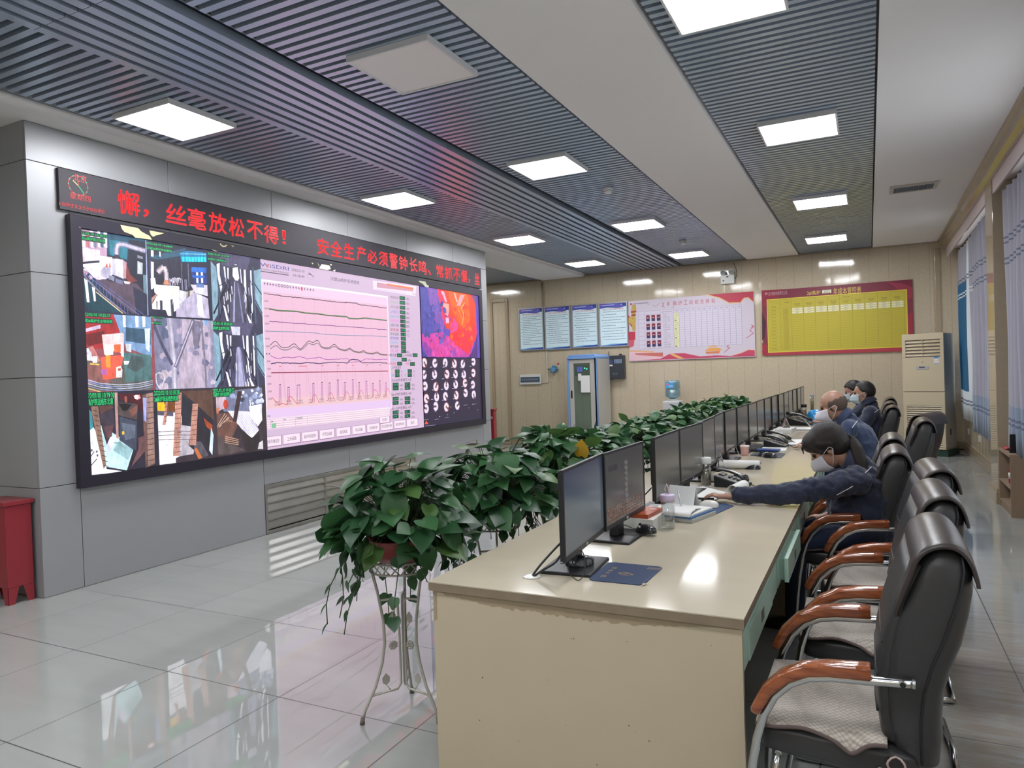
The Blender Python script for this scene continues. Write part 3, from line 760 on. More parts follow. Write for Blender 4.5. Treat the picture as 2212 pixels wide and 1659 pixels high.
s.px([(60, 1050), (190, 1080), (180, 1340), (60, 1300)], '#d9d4e4'); s.px([(150, 1230), (185, 1230), (185, 1370), (155, 1370)], '#2a2839'); s.px([(200, 1080), (330, 1040), (260, 1340), (215, 1360)], '#cbbfc4'); s.px([(215, 1060), (250, 1060), (245, 1370), (205, 1380)], '#5f5848')
s.px([(260, 950), (560, 960), (570, 1160), (340, 1100)], '#cfcade'); s.px([(360, 930), (500, 940), (500, 1010), (370, 1000)], '#5f7ab0')
s.px([(0, 1350), (330, 1090), (570, 1200), (600, 1560), (0, 1530)], '#b7aec9'); s.px([(370, 1130), (460, 1150), (500, 1540), (390, 1500)], '#f4f0ff')
s.px([(0, 990), (50, 985), (60, 1380), (0, 1380)], '#fff6f0')
s.zoom(160, 480, 7.9); stamp(s, [('2022-02-10 10:28:00', (1230, 335), (1680, 440)), ('汉钢2#高炉西出铁场', (1235, 410), (1665, 520))]); s.done('camera_view')
# --- conveyor gallery
def gallery(z0, z1, ry, txt, tl, br, tl2, br2):
    s = cell('f', 4.675, 5.283, z0, z1, '#3a3850')
    W_, H_ = .608, z1-z0
    Q = lambda u, v: (4.675+u*W_, z0+v*H_)
    def P(pts, c): s.uv([Q(*q) for q in pts], c)
    P([(0, .85), (.13, .75), (.10, .1), (.02, 0), (0, 0)], '#7fa0b4'); P([(.84, .80), (1, .85), (1, .12), (.86, .32)], '#86a5b8'); P([(.16, 1), (.8, 1), (.7, .8), (.2, .82)], '#55506e')
    for pts, c in (([(.11, .82), (.17, .84), (.16, .68), (.20, .50), (.17, .42), (.13, .60)], '#fbfaff'), ([(.24, .80), (.27, .80), (.29, .55), (.26, .60)], '#e8e6ff'),
                   ([(.31, .79), (.34, .79), (.33, .62), (.31, .64)], '#f5f3ff'), ([(.64, .80), (.68, .80), (.68, .45), (.66, .20), (.63, .55)], '#f8f7ff'), ([(.77, .80), (.80, .80), (.80, .2), (.77, .1)], '#eef0ff'), ([(.56, .8), (.58, .8), (.60, .58), (.575, .6)], '#e2deff')):
        P(pts, c)
    if ry: P([(.42, .80), (.52, .82), (.54, .66), (.50, .60), (.46, .62), (.41, .68)], '#ffffff'); P([(.44, .86), (.50, .86), (.5, .84)], '#ffffff')
    else: P([(.34, .93), (.52, .93), (.51, .80), (.36, .80)], '#cfcfe6')
    P([(.44, .62), (.52, .62), (.74, 0), (.28, 0)], '#4d4b64'); P([(.435, .60), (.455, .60), (.42, 0), (.38, 0)], '#9d9cc0'); P([(.50, .58), (.515, .58), (.60, 0), (.57, 0)], '#8583a6')
    if not ry: P([(.455, .62), (.49, .62), (.56, 0), (.44, 0)], '#a6a4c6')
    for u0, v0, u1, v1, w, c in ((.33, .60, .02, .10, .018, '#191a2c'), (.36, .55, .12, .03, .012, '#12142a'), (.12, .5, .38, .62, .008, '#23253c'), (.84, .62, 1, .45, .014, '#2d3a50'), (.84, .38, 1, .15, .014, '#2d3a50'), (.70, .78, .84, .50, .008, '#3b4560'), (.20, .74, .33, .50, .008, '#565a78'), (.62, .55, .82, .02, .012, '#1a1c30'), (.83, .85, .85, 0, .02, '#4d5a70'), (.10, .8, .15, .1, .01, '#4d6278')):
        s.line([Q(u0, v0), Q(u1, v1)], w, c)
    for _ in range(26):
        u = R.choice([R.uniform(.18, .42), R.uniform(.58, .78)]); v = R.uniform(.05, .6); P([(u, v), (u+.012, v+.01), (u+.02, v-.10), (u+.006, v-.12)], R.choice(['#f2f0ff', '#ffffff', '#1a1b2c', '#b5b2d6', '#14162a']))
    P([(.20, .24), (.24, .22), (.30, .01), (.26, .01)], '#f6f4ff'); P([(.66, .14), (.69, .12), (.77, 0), (.71, 0)], '#f6f4ff')
    s.zoom(*txt[2]); stamp(s, [(txt[0], tl, br), (txt[1], tl2, br2)]); s.done('camera_view')
gallery(2.117, 2.765, True, ('2022-02-10 10:27:37', '2#高炉三皮带机头', (380, 500, 8.295)), (570, 375), (960, 470), (570, 465), (905, 555))
gallery(1.50, 2.117, False, ('2022-02-10 10:30:50', '2#高炉主皮带机尾', (0, 620, 3.687)), (1680, 275), (1850, 308), (1682, 312), (1825, 345))
# --- red glow at the taphole
s = cell('f', 3.463, 4.06, 1.50, 2.117, '#8c4a52'); s.zoom(0, 620, 3.687)
s.px([(640, 200), (980, 215), (980, 480), (650, 500)], '#a0282c'); s.px([(900, 210), (1200, 225), (1210, 560), (1000, 480)], '#7a9cc6')
for x in (975, 1075, 1130): s.px([(x, 215), (x+25, 215), (x+28, 320), (x+6, 320)], '#f5f7ff')
s.px([(1000, 320), (1200, 340), (1200, 460), (1000, 430)], '#39566f'); s.px([(1150, 330), (1195, 330), (1190, 520), (1160, 490)], '#dff2ff')
s.px([(650, 340), (800, 300), (800, 330), (655, 365)], '#c8b6d4'); s.px([(655, 380), (830, 350), (840, 440), (700, 470)], '#6a1c20')
s.px([(660, 600), (900, 560), (1150, 600), (1215, 740), (1215, 830), (680, 830)], '#5f5a58'); s.px([(980, 520), (1200, 540), (1210, 740), (1000, 760)], '#4f7275')
s.px([(660, 620), (830, 600), (900, 760), (700, 780)], '#8a5a58'); s.px([(800, 560), (980, 540), (960, 720), (820, 740)], '#e8604a'); s.px([(840, 540), (880, 540), (880, 640), (845, 640)], '#ff9a3a')
s.px([(810, 380), (975, 365), (985, 550), (930, 500), (830, 540)], '#ffcfd2'); s.px([(830, 460), (900, 455), (900, 540), (840, 545)], '#fffdf6'); s.px([(905, 460), (960, 455), (960, 520), (910, 520)], '#ff6a3a'); s.px([(960, 370), (985, 372), (985, 560), (965, 550)], '#f4d8dc')
s.px([(655, 490), (720, 485), (740, 590), (665, 580)], '#d5d6e6'); s.text('铁水', *s.p(660, 540), *s.p(700, 515), '#c83a3a'); s.px([(700, 480), (740, 470), (800, 590), (770, 600)], '#c27a78'); s.px([(735, 550), (775, 552), (772, 605), (738, 605)], '#f4e6ea'); s.line([(715, 612), (790, 618)], .012, '#f2c65a', px=True)
s.px([(1000, 450), (1045, 455), (1045, 520), (1005, 510)], '#d4d8e4'); s.px([(985, 590), (1030, 590), (1035, 615), (990, 618)], '#f1eef4'); s.px([(925, 640), (960, 628), (975, 660), (970, 720), (925, 720)], '#f6eef0'); s.px([(935, 650), (960, 645), (962, 665), (940, 668)], '#b65a4a')
s.px([(1050, 540), (1140, 560), (1150, 630), (1080, 680), (1010, 640)], '#47565a')
for q, c in ((760, '#c6cbe0'), (775, '#9aa4c6'), (790, '#c2c8de'), (808, '#7f8cb4')): s.line([(700, q-20), (800, q+8), (950, q+20), (1100, q+10), (1215, q-15)], .006, c, px=True)
s.line([(670, 800), (800, 835)], .01, '#c8a26a', px=True); s.line([(665, 740), (1000, 830)], .006, '#5a66aa', px=True)
s.px([(800, 660), (850, 650), (850, 700), (810, 700)], '#b060a8')
stamp(s, [('2022/02/10 10:25:57', (642, 202), (878, 240)), ('汉钢2#高炉东出铁场西', (642, 250), (893, 290))]); s.done('camera_view')
# --- hoses in grey haze
s = cell('f', 4.06, 4.675, 1.50, 2.117, '#8c87a4'); s.zoom(0, 620, 3.687)
s.px([(1450, 230), (1670, 240), (1680, 560), (1640, 800), (1400, 810), (1450, 500)], '#b3a4b8'); s.px([(1195, 230), (1290, 240), (1340, 560), (1380, 800), (1220, 810)], '#7b7b98'); s.px([(1240, 260), (1330, 240), (1350, 400), (1290, 420)], '#5d6480')
s.px([(1520, 260), (1620, 280), (1580, 470), (1540, 460)], '#756e84'); s.px([(1620, 240), (1670, 245), (1670, 330), (1630, 300)], '#6f9ac8')
mottle(s, 4.1, 4.65, 1.52, 2.08, 40, ['#9a93ae', '#7f7b98', '#a99cb0', '#c0b2c2', '#6d6c88'], .05)
s.line([(1345, 240), (1385, 600), (1390, 810)], .05, '#a8a2ba', px=True); s.line([(1350, 240), (1388, 600), (1393, 810)], .02, '#c6c0d2', px=True)
s.line([(1540, 260), (1480, 420), (1395, 640)], .035, '#66627c', px=True); s.line([(1535, 270), (1475, 425), (1395, 630)], .012, '#b9b3c6', px=True); s.line([(1210, 260), (1290, 460), (1370, 620)], .03, '#4e4c66', px=True)
s.line([(1600, 250), (1640, 700), (1640, 800)], .02, '#7d7890', px=True); s.line([(1240, 700), (1260, 682), (1300, 690), (1310, 730), (1290, 790)], .008, '#ddd8e6', px=True); s.line([(1240, 700), (1245, 760), (1270, 810)], .008, '#ddd8e6', px=True)
stamp(s, [('2022-02-10 10:28:26', (1198, 233), (1297, 248)), ('2#高炉炉顶水冷箱', (1198, 278), (1282, 296))]); s.done('camera_view')
# --- ladle car between brick columns
s = cell('f', 3.463, 4.065, .855, 1.50, '#2a2433'); s.zoom(0, 620, 3.687)
s.px([(670, 940), (760, 1150), (850, 1450), (1000, 1470), (695, 1500)], '#f4f8ff'); s.px([(680, 940), (730, 1000), (745, 1120), (700, 1150)], '#3d8a94')
s.px([(800, 1100), (960, 1200), (1060, 1300), (1010, 1460), (840, 1430)], '#bfe2ea'); s.px([(940, 1230), (1060, 1290), (1020, 1380), (900, 1300)], '#8fb4bc'); s.px([(850, 1180), (930, 1200), (860, 1330)], '#dcd6ea')
s.px([(718, 860), (775, 900), (800, 1100), (845, 1420), (825, 1450), (770, 1200), (730, 1000)], '#8a6a5e'); s.px([(910, 840), (935, 840), (945, 1210), (925, 1200)], '#b08a86')
for k in range(14): x = 722+k*8; s.line([(x, 900+k*40), (x+38, 910+k*40)], .005, '#3a2f30', px=True)
s.px([(780, 940), (890, 920), (915, 1100), (850, 1260), (810, 1120)], '#3b3340'); s.px([(790, 945), (880, 920), (905, 960), (800, 1010)], '#5a3c38'); s.px([(820, 1110), (900, 1100), (890, 1190), (850, 1210)], '#5f4048')
s.px([(935, 920), (1100, 930), (1090, 1060), (940, 1020)], '#4f4245'); s.px([(940, 925), (1050, 935), (1010, 985), (975, 985)], '#1a1618'); s.px([(1030, 980), (1095, 940), (1090, 1000), (1040, 1040)], '#7d5148')
s.px([(950, 1030), (1090, 1070), (1085, 1300), (1050, 1290), (950, 1220)], '#414658'); s.px([(960, 1080), (1080, 1100), (1070, 1200), (1000, 1220)], '#5d6678'); s.disc(*s.p(980, 1162), .011, .016, '#d8b43a', 14)
s.px([(1130, 860), (1220, 840), (1235, 1410), (1160, 1440)], '#6a4e48'); s.px([(1165, 850), (1220, 840), (1232, 1400), (1180, 1430)], '#94756c'); s.px([(1100, 1200), (1165, 1180), (1160, 1300), (1040, 1440), (1100, 1290)], '#6b4a4e')
for k in range(13): s.line([(1170, 880+k*42), (1226, 870+k*42)], .005, '#3c2c2c', px=True)
s.px([(935, 850), (1130, 850), (1140, 1000), (1090, 930), (960, 900)], '#4a1820'); s.px([(1060, 865), (1110, 858), (1120, 885), (1090, 900)], '#ff9aa0'); s.disc(*s.p(1085, 876), .02, .018, '#fff2f0', 12); s.px([(1135, 880), (1165, 885), (1165, 1080), (1145, 1060)], '#9aa0d8'); s.px([(990, 870), (1010, 872), (1012, 920), (992, 920)], '#a05a50')
for x, y in ((725, 1290), (765, 1300), (770, 1330)): s.px([(x, y), (x+14, y+6), (x+8, y+24), (x-2, y+16)], '#4a4658')
s.line([(695, 1390), (750, 1310)], .008, '#5a5460', px=True); s.line([(700, 1450), (770, 1370)], .008, '#5a5460', px=True); s.px([(900, 1240), (960, 1230), (1000, 1290), (950, 1260)], '#7fa0a6')
stamp(s, [('2022/02/10 10:29:20', (668, 848), (910, 882)), ('2#高炉铁运线东北道', (668, 893), (900, 935))]); s.done('camera_view')
# --- tracks between brick pillars
s = cell('f', 4.065, 4.675, .855, 1.50, '#3a3038'); s.zoom(0, 620, 3.687)
s.px([(1225, 900), (1420, 890), (1500, 1320), (1240, 1430)], '#efe9f4'); s.px([(1240, 1150), (1400, 1150), (1400, 1400), (1250, 1420)], '#fbf8ff'); s.px([(1230, 920), (1330, 915), (1330, 990), (1235, 985)], '#e8b51e'); s.px([(1300, 900), (1395, 905), (1395, 1000), (1330, 995)], '#7a4622'); s.px([(1235, 985), (1380, 990), (1380, 1030), (1240, 1020)], '#5a5468')
s.px([(1390, 1090), (1500, 1080), (1560, 1200), (1540, 1330), (1420, 1350)], '#b3acb8'); s.px([(1450, 870), (1560, 920), (1530, 1110), (1445, 1100)], '#2a2b36'); s.px([(1395, 880), (1450, 870), (1440, 1110), (1400, 1120)], '#4a3f48')
s.px([(1440, 830), (1690, 820), (1700, 1060), (1560, 930)], '#5a4036'); s.px([(1560, 930), (1700, 1060), (1690, 1340), (1600, 1350), (1500, 1260)], '#2b2630'); s.px([(1620, 1040), (1690, 1100), (1690, 1150), (1640, 1110)], '#a04a2a')
s.px([(1545, 1230), (1600, 1230), (1660, 1340), (1590, 1370), (1545, 1320)], '#55505a'); s.px([(1545, 1290), (1565, 1280), (1610, 1360), (1580, 1370)], '#c06a3a')
for x0, x1, y0, y1 in ((1308, 1330, 900, 1100), (1390, 1440, 840, 1345), (1520, 1570, 930, 1260)):
    s.px([(x0+12, y0), (x1+6, y0), (x1-10, y1), (x0-14, y1)], '#b98678')
    for k in range(int((y1-y0)/38)): s.line([(x0, y0+20+k*38), (x1, y0+14+k*38)], .005, '#6a4640', px=True)
for y in (1155, 1185, 1220): s.line([(1240, y), (1380, y-8), (1520, y-6)], .006, '#7a6670', px=True)
s.px([(1680, 1120), (1700, 1180), (1690, 1340), (1665, 1300)], '#c8dce8')
stamp(s, [('2022/02/10 10:30:28', (1225, 828), (1428, 855)), ('2#高炉铁运线西南道', (1227, 872), (1418, 905))]); s.done('camera_view')
# --- scrap yard
s = cell('f', 4.675, 5.283, .855, 1.50, '#3b3138'); s.zoom(0, 620, 3.687)
s.px([(1780, 830), (2085, 800), (2090, 960), (1900, 1000), (1780, 990)], '#6f7390'); mottle(s, 4.85, 5.25, 1.3, 1.47, 22, ['#e9ecff', '#9aa6c8', '#3c4258', '#c4cbe6'], .04)
s.px([(1690, 860), (1800, 870), (1800, 960), (1700, 1010)], '#b8a0ae'); s.px([(1705, 960), (1745, 965), (1740, 1010), (1700, 1020)], '#c87a5a'); s.disc(*s.p(1798, 935), .03, .045, '#b0402e', 14)
s.px([(1700, 1010), (1850, 1000), (1900, 1080), (1830, 1240), (1740, 1200)], '#6b4a42'); s.px([(1700, 1150), (1740, 1180), (1840, 1250), (1960, 1300), (1830, 1330), (1700, 1340)], '#54484a')
for k in range(14): s.line([(1705+k*9, 1150-k*8), (1790+k*7, 1010+k*6)], .007, R.choice(['#a88472', '#3a2a28', '#caa99a', '#7d5a4c']), px=True)
for k in range(4): s.line([(1790, 1190+k*16), (1900, 1215+k*14)], .008, '#b08a76', px=True)
s.px([(1810, 985), (1980, 990), (2060, 1140), (2000, 1210), (1880, 1080)], '#eae4f8')
for k in range(9): s.line([(1830+k*16, 990), (1960+k*12, 1190-k*6)], .004, '#8d84a8', px=True)
s.px([(1980, 950), (2080, 930), (2085, 1060), (2050, 1110), (1990, 1030)], '#f4f0ff'); s.px([(1890, 830), (1925, 830), (1880, 1080), (1850, 1070)], '#3e2e30'); s.line([(1985, 900), (1995, 960)], .01, '#ffffff', px=True)
s.px([(1900, 1120), (2000, 1200), (2060, 1170), (2080, 1290), (1960, 1320)], '#2c2528'); s.px([(2060, 1240), (2090, 1220), (2092, 1290), (2050, 1290)], '#cfc6cc')
stamp(s, [('2022-02-10 10:30:22', (1692, 812), (1862, 840)), ('2#高炉上料主皮带', (1695, 842), (1820, 868))]); s.done('camera_view')

# --- pink trend chart
s = cell('f', 5.283, 8.095, .855, 2.765, '#dabfdc'); s.zoom(560, 560, 6.144)
INK = '#3b2f45'
s.ptext('WiSDRI', (10, 42), (392, 152), '#3a53a8'); s.px([(98, 68), (128, 74), (120, 112), (104, 110)], '#f07a50')
s.ptext('中冶南方工程技术有限公司', (15, 118), (390, 196), '#4a4658'); s.line([(15, 158), (390, 212)], .008, '#4a4658', px=True)
s.ptext('2022/2/10', (428, 120), (600, 180), INK); s.ptext('10:18:45', (450, 195), (600, 248), INK); s.ptext('汉钢2#高炉系统趋势', (945, 228), (1330, 338), INK)
s.line([(645, 195), (690, 205)], .007, INK, px=True); s.line([(660, 175), (718, 235)], .007, INK, px=True)
for k in range(24): t = 2*PI*k/24; c = s.p(682, 205); s.rect(c[0]+.055*math.cos(t)-.003, c[1]+.055*math.sin(t)-.003, c[0]+.055*math.cos(t)+.003, c[1]+.055*math.sin(t)+.003, '#b79ac0')
s.px([(1508, 282), (2085, 360), (2070, 490), (1512, 400)], '#f6e6f8'); s.px([(1560, 310), (2045, 380), (2045, 430), (1560, 375)], '#dba0b4'); s.px([(1690, 322), (2045, 378), (2045, 404), (1695, 345)], '#f08858'); s.px([(1545, 385), (1945, 445), (1945, 462), (1545, 402)], '#ecd6f0')
s.ptext('报警时间', (1566, 305), (1640, 330), '#7a6478'); s.text('N', *s.p(2040, 478), *s.p(2056, 452), '#7a6478')
# chart frame, toolbar
cz = lambda x, y, o=(560, 560, 6.144): s.p(x, y)
A0 = s.p(30, 275); A1 = s.p(1685, 505)
s.zoom(560, 780, 6.144); B0 = s.p(100, 770); B1 = s.p(1735, 620); s.zoom(560, 560, 6.144)
y0, y1 = A0[0]-.005, A1[0]+.02; zt = A0[1]; zb = B0[1]
s.rect(y0-.01, zb-.02, y1+.01, zt+.01, '#fdf4ff'); s.rect(y0+.01, zb, y1-.005, zt-.012, '#f2d2ee'); s.rect(y0+.02, zb+.10, y1-.01, zt-.11, '#efc5dd')
gx0 = s.p(125, 400)[0]; gx1 = y1-.012; gz1 = zt-.13; gz0 = zb+.20
s.rect(gx0, gz0, gx1, gz1, '#f2c3dc'); s.rect(y0+.02, zb+.10, y1-.01, gz0, '#f3cbd2')
for k in range(1, 12): y = gx0+(gx1-gx0)*k/12; s.rect(y-.0015, gz0, y+.0015, gz1, '#d3a8c6')
for k in range(1, 25): z = gz0+(gz1-gz0)*k/25; s.rect(gx0, z-.0008, gx1, z+.0008, '#e6b6d2')
for k in range(15):
    z = gz1 - (gz1-gz0)*k/14; v = 4000-500*k; s.text(str(v), y0+.025, z-.009, gx0-.012, z+.009, '#4a3848')
for k in range(12):
    y = gx0+(gx1-gx0)*(k+.35)/12; s.text('9:%02d:00' % (20+k*5-(60 if k > 7 else 0)), y-.035, gz0-.045, y+.035, gz0-.028, '#5a3f50'); s.text('2022/2/10', y-.042, gz0-.072, y+.042, gz0-.056, '#5a3f50')
for k, (x, c) in enumerate(zip(range(60, 720, 38), '⊞⋉◀▶⋊○◎◉◌✛▯–◇■▲◆□▤')):
    p = s.p(x+10, 322+k*5.2); 
    if k == 13: s.rect(p[0]-.012, p[1]-.02, p[0]+.012, p[1]+.015, '#d84050')
    elif 5 <= k <= 8: s.disc(p[0], p[1], .016, .016, '#4a3c50', 12); s.disc(p[0], p[1], .010, .010, '#f2d2ee', 12)
    else: s.rect(p[0]-.012, p[1]-.003, p[0]+.012, p[1]+.003, '#4a3c50'); s.rect(p[0]-.003, p[1]-.015, p[0]+.003, p[1]+.015, '#4a3c50')
s.rect(y0+.02, zb+.01, y1-.01, zb+.095, '#eccdf4')
s.zoom(560, 560, 6.144)
def curve(pts, w, col, jit=0.0, n=6):
    P = [s.p(*q) for q in pts]; Q = []
    for p, q in zip(P[:-1], P[1:]):
        for k in range(n): t = k/n; Q.append((p[0]+(q[0]-p[0])*t, p[1]+(q[1]-p[1])*t+R.uniform(-jit, jit)))
    Q.append(P[-1]); Art.line(s, Q, w, col)
s.line_raw = Art.line
curve([(122, 466), (560, 516), (780, 540), (1140, 580), (1160, 572), (1290, 585), (1320, 602), (1690, 648)], .008, '#54304a', .004, 14)
curve([(130, 655), (250, 678), (500, 690), (620, 712), (780, 720), (900, 742), (1160, 760), (1190, 782), (1300, 788), (1400, 778), (1690, 810)], .010, '#5c8a4e', .001)
curve([(130, 665), (250, 686), (500, 698), (620, 720), (780, 730), (900, 750), (1160, 768), (1190, 792), (1300, 796), (1400, 786), (1690, 816)], .005, '#4a2a3a', .001)
curve([(135, 825), (600, 858), (1000, 885), (1300, 905), (1690, 936)], .007, '#7a3f8a', .003, 24)
curve([(140, 956), (400, 962), (740, 978), (820, 992), (1150, 1012), (1500, 1016), (1690, 1030)], .006, '#4f8aa8', .001)
W1 = [(145, 1140), (215, 1090), (290, 1165), (380, 1168), (465, 1122), (540, 1190), (600, 1140), (655, 1085), (710, 1105), (775, 1078), (830, 1160), (920, 1175), (995, 1130), (1060, 1185), (1140, 1205), (1200, 1180), (1250, 1215), (1330, 1232), (1385, 1212), (1420, 1238), (1500, 1248), (1565, 1232), (1610, 1258), (1700, 1266)]
W2 = [(145, 1185), (220, 1140), (290, 1190), (380, 1195), (465, 1155), (540, 1200), (600, 1160), (655, 1112), (710, 1128), (775, 1110), (830, 1168), (920, 1182), (995, 1152), (1060, 1190), (1140, 1210), (1200, 1192), (1250, 1220), (1330, 1236), (1385, 1224), (1420, 1242), (1500, 1252), (1565, 1240), (1610, 1262), (1700, 1270)]
def smooth(P):
    out = []
    for i in range(len(P)-1):
        p0, p1, p2, p3 = P[max(i-1, 0)], P[i], P[i+1], P[min(i+2, len(P)-1)]
        for k in range(5):
            t = k/5; out.append(tuple(.5*((2*p1[j])+(-p0[j]+p2[j])*t+(2*p0[j]-5*p1[j]+4*p2[j]-p3[j])*t*t+(-p0[j]+3*p1[j]-3*p2[j]+p3[j])*t**3) for j in (0, 1)))
    return out + [P[-1]]
curve(smooth(W1), .007, '#2f4a40', 0, 1); curve(smooth([(x, y+3) for x, y in W2]), .006, '#d87a6a', 0, 1); curve(smooth([(x, y+8) for x, y in W2]), .006, '#4a8aa0', 0, 1)
curve([(150, 1280), (240, 1320), (360, 1300), (450, 1308), (530, 1290), (640, 1322), (800, 1302), (900, 1335), (1050, 1325), (1175, 1318), (1200, 1370), (1330, 1360), (1420, 1322), (1560, 1335), (1700, 1325)], .007, '#b05ab0', .003, 8)
curve([(155, 1388), (240, 1372), (370, 1378), (540, 1384), (650, 1370), (800, 1384), (950, 1368), (1175, 1375), (1200, 1338), (1250, 1328), (1320, 1340), (1370, 1378), (1560, 1370), (1700, 1380)], .009, '#352a5c', .003, 10)
s.zoom(560, 780, 6.144)
curve([(160, 155), (1705, 132)], .010, '#9a3050', 0, 1)
for x0, x1 in ((265, 295), (520, 630), (825, 850), (1035, 1060), (1235, 1252), (1420, 1440), (1595, 1612)):
    y = 70 - (x0-265)*.015; curve([(x0, y), (x1, y)], .008, '#e86a5a', 0, 1); curve([(x0, y), (x0-3, 260)], .002, '#a08898', 0, 1); curve([(x1, y), (x1+60, 545-(x1-265)*.05)], .003, '#c09a9a', 0, 1)
bars = [(262, 285, 312, 575), (375, 400, 350, 560), (500, 540, 318, 555), (705, 728, 298, 540), (822, 842, 282, 525), (922, 942, 290, 520), (1030, 1052, 252, 515), (1125, 1145, 285, 508), (1232, 1248, 248, 500), (1312, 1332, 285, 495), (1410, 1430, 268, 485), (1497, 1515, 298, 480), (1588, 1605, 262, 470), (1672, 1688, 290, 465)]
for i, (x0, x1, yt, yb) in enumerate(bars):
    curve([(x0, yb), (x0+2, yt+5), (x1-2, yt), (x1+4, yb)], .004, '#7d5590', 0, 1); curve([(x0, yt+4), (x1, yt-4)], .007, '#3d2a4a', 0, 1); curve([(x0+5, yb), (x0+8, yt+30), (x1-4, yt+26), (x1-2, yb)], .004, '#d080c0', 0, 1)
pts = [(165, 480), (265, 588), (290, 560), (370, 578), (395, 465), (420, 470), (500, 570), (530, 565)]
curve(pts, .007, '#e0606a', 0, 1)
for k, (x, y) in enumerate([(695, 548), (910, 525), (1120, 512), (1310, 498), (1500, 485), (1665, 470)]): curve([(x-20, y), (x, y), (x+25, y-105), (x+50, y-100), (x+100, y+5)], .006, '#e0606a', 0, 1)
s.ptext('就绪', (105, 718), (145, 745), '#4a3848')
s.px([(95, 780), (1735, 625), (1735, 740), (110, 910)], '#fbe6f2')
for k in range(5): curve([(95+k*3, 780+k*30), (1735, 632+k*25)], .004, '#c8a0c0', 0, 1)
for x in (150, 318, 480, 636): curve([(x, 780-(x-95)*.095), (x, 900-(x-95)*.10)], .004, '#c8a0c0', 0, 1)
s.px([(160, 830), (225, 822), (222, 885), (165, 890)], '#8ac8a0'); s.ptext('趋势', (158, 790), (185, 820), '#4a3848'); s.ptext('连接', (322, 768), (356, 785), '#4a3848'); s.ptext('工程变量表', (485, 742), (578, 770), '#4a3848')
btn = [('布料存储信息', 68, 290, 1018, 1110), ('工长画面', 320, 540, 980, 1078), ('高炉系统趋势', 570, 776, 948, 1045), ('炉顶主画面', 805, 996, 920, 1012), ('减压阀组', 1027, 1208, 892, 982), ('风口设备', 1237, 1408, 868, 952), ('冷却壁系统', 1433, 1594, 843, 925), ('软水密闭循环系统', 1618, 1772, 822, 900), ('高炉本体系统', 1793, 1940, 800, 874), ('返回', 1960, 2102, 780, 852), ('显示部分', 1603, 1727, 752, 802)]
for t, x0, x1, ya, yb in btn:
    p = s.p(x0, yb); q = s.p(x1, ya); p = (p[0], s.p(x0, yb)[1]); h = .095 if t != '显示部分' else .075
    zc = (p[1]+q[1])/2
    s.rect(p[0]-.006, zc-h/2-.01, q[0]+.012, zc+h/2+.004, '#a888a8'); s.rect(p[0], zc-h/2, q[0], zc+h/2, '#fbe6f6')
    w = (q[0]-p[0]); n = min(.86, .11*len(t)+.1); s.text(t, p[0]+w*(1-n)/2, zc-.02, q[0]-w*(1-n)/2, zc+.02, '#5a4a5c')
s.zoom(560, 560, 6.144)
def val(x0, x1, y, t='435.1', h=.048):
    p = s.p(x0, y); q = s.p(x1, y); zc = (p[1]+q[1])/2; s.rect(p[0], zc-h/2, q[0], zc+h/2, '#24323a'); s.text(t, p[0]+.012, zc-.014, q[0]-.012, zc+.014, '#22d07a')
def lab(x0, x1, y, t, c, h=.036):
    p = s.p(x0, y); q = s.p(x1, y); zc = (p[1]+q[1])/2; s.text(t, p[0], zc-h/2, q[0], zc+h/2, c)
rows = [('热风压力', '#5a3a58', 508, '430.1', 'kPa'), ('冷风压力', '#8ac890', 570, '438.1', 'kPa'), ('冷风流量', '#8a7a8a', 635, '3672.1', 'm3/min'), ('上升管压力', '#6a7ae0', 698, '248.1', 'kPa'), ('南探尺位置', '#7ab8e0', 760, '-0.74', 'm'), ('东探尺位置', '#f070e0', 818, '-1.20', 'm'), ('北探尺位置', '#4a4a78', 875, '-1.13', 'm'), ('富氧量', '#c83a5a', 935, '4198', 'm3/h'), ('软水温差', '#4a6a60', 992, '5.4', '℃'), ('透气性指数', '#3a4ac0', 1048, '259.5', ''), ('顶压比', '#70b8e0', 1105, '2.43', ''), ('煤气指数', '#5a4a58', 1158, '570.0', ''), ('压差', '#f080d0', 1213, '181.7', 'kPa')]
for t, c, y, v, u in rows:
    lab(1740, 1850, y, t, c); val(1862+(y-508)*.03, 1935+(y-508)*.02, y+8, v)
    if u: lab(1955, 1990, y+20, u, '#4a3a48', .03)
lab(1720, 1820, 1272, '煤粉流量', '#4a3a58'); val(1828, 1898, 1276, '44.70'); lab(1905, 2025, 1274, '上小时煤量', '#4a3a58'); val(2036, 2100, 1274, '45.95')
lab(1760, 1850, 1330, '煤枪压力', '#80c0e8'); val(1890, 1958, 1332, '435.9'); lab(1975, 2015, 1340, 'kPa', '#4a3a48', .03)
lab(1725, 1812, 1385, '炉顶温度', '#e04a5a'); val(1830, 1896, 1385, '118.1'); lab(1945, 1985, 1385, '中部', '#e04a5a'); val(2000, 2066, 1390, '121.4'); lab(1755, 1880, 1435, '上升管温度', '#4a3a48')
for y in (1487, 1540): val(1802, 1862, y, '118.2'); val(1970, 2026, y-3, '112.5'); lab(1880, 1900, y+6, '℃', '#4a3a48', .03); lab(2045, 2062, y+4, '℃', '#4a3a48', .03)
lab(1755, 1790, 1487, '东', '#e8c888'); lab(1925, 1955, 1484, '西', '#a8d0f0'); lab(1755, 1790, 1540, '南', '#58a8d8'); lab(1925, 1955, 1537, '北', '#48b8a0')
s.zoom(560, 780, 6.144)
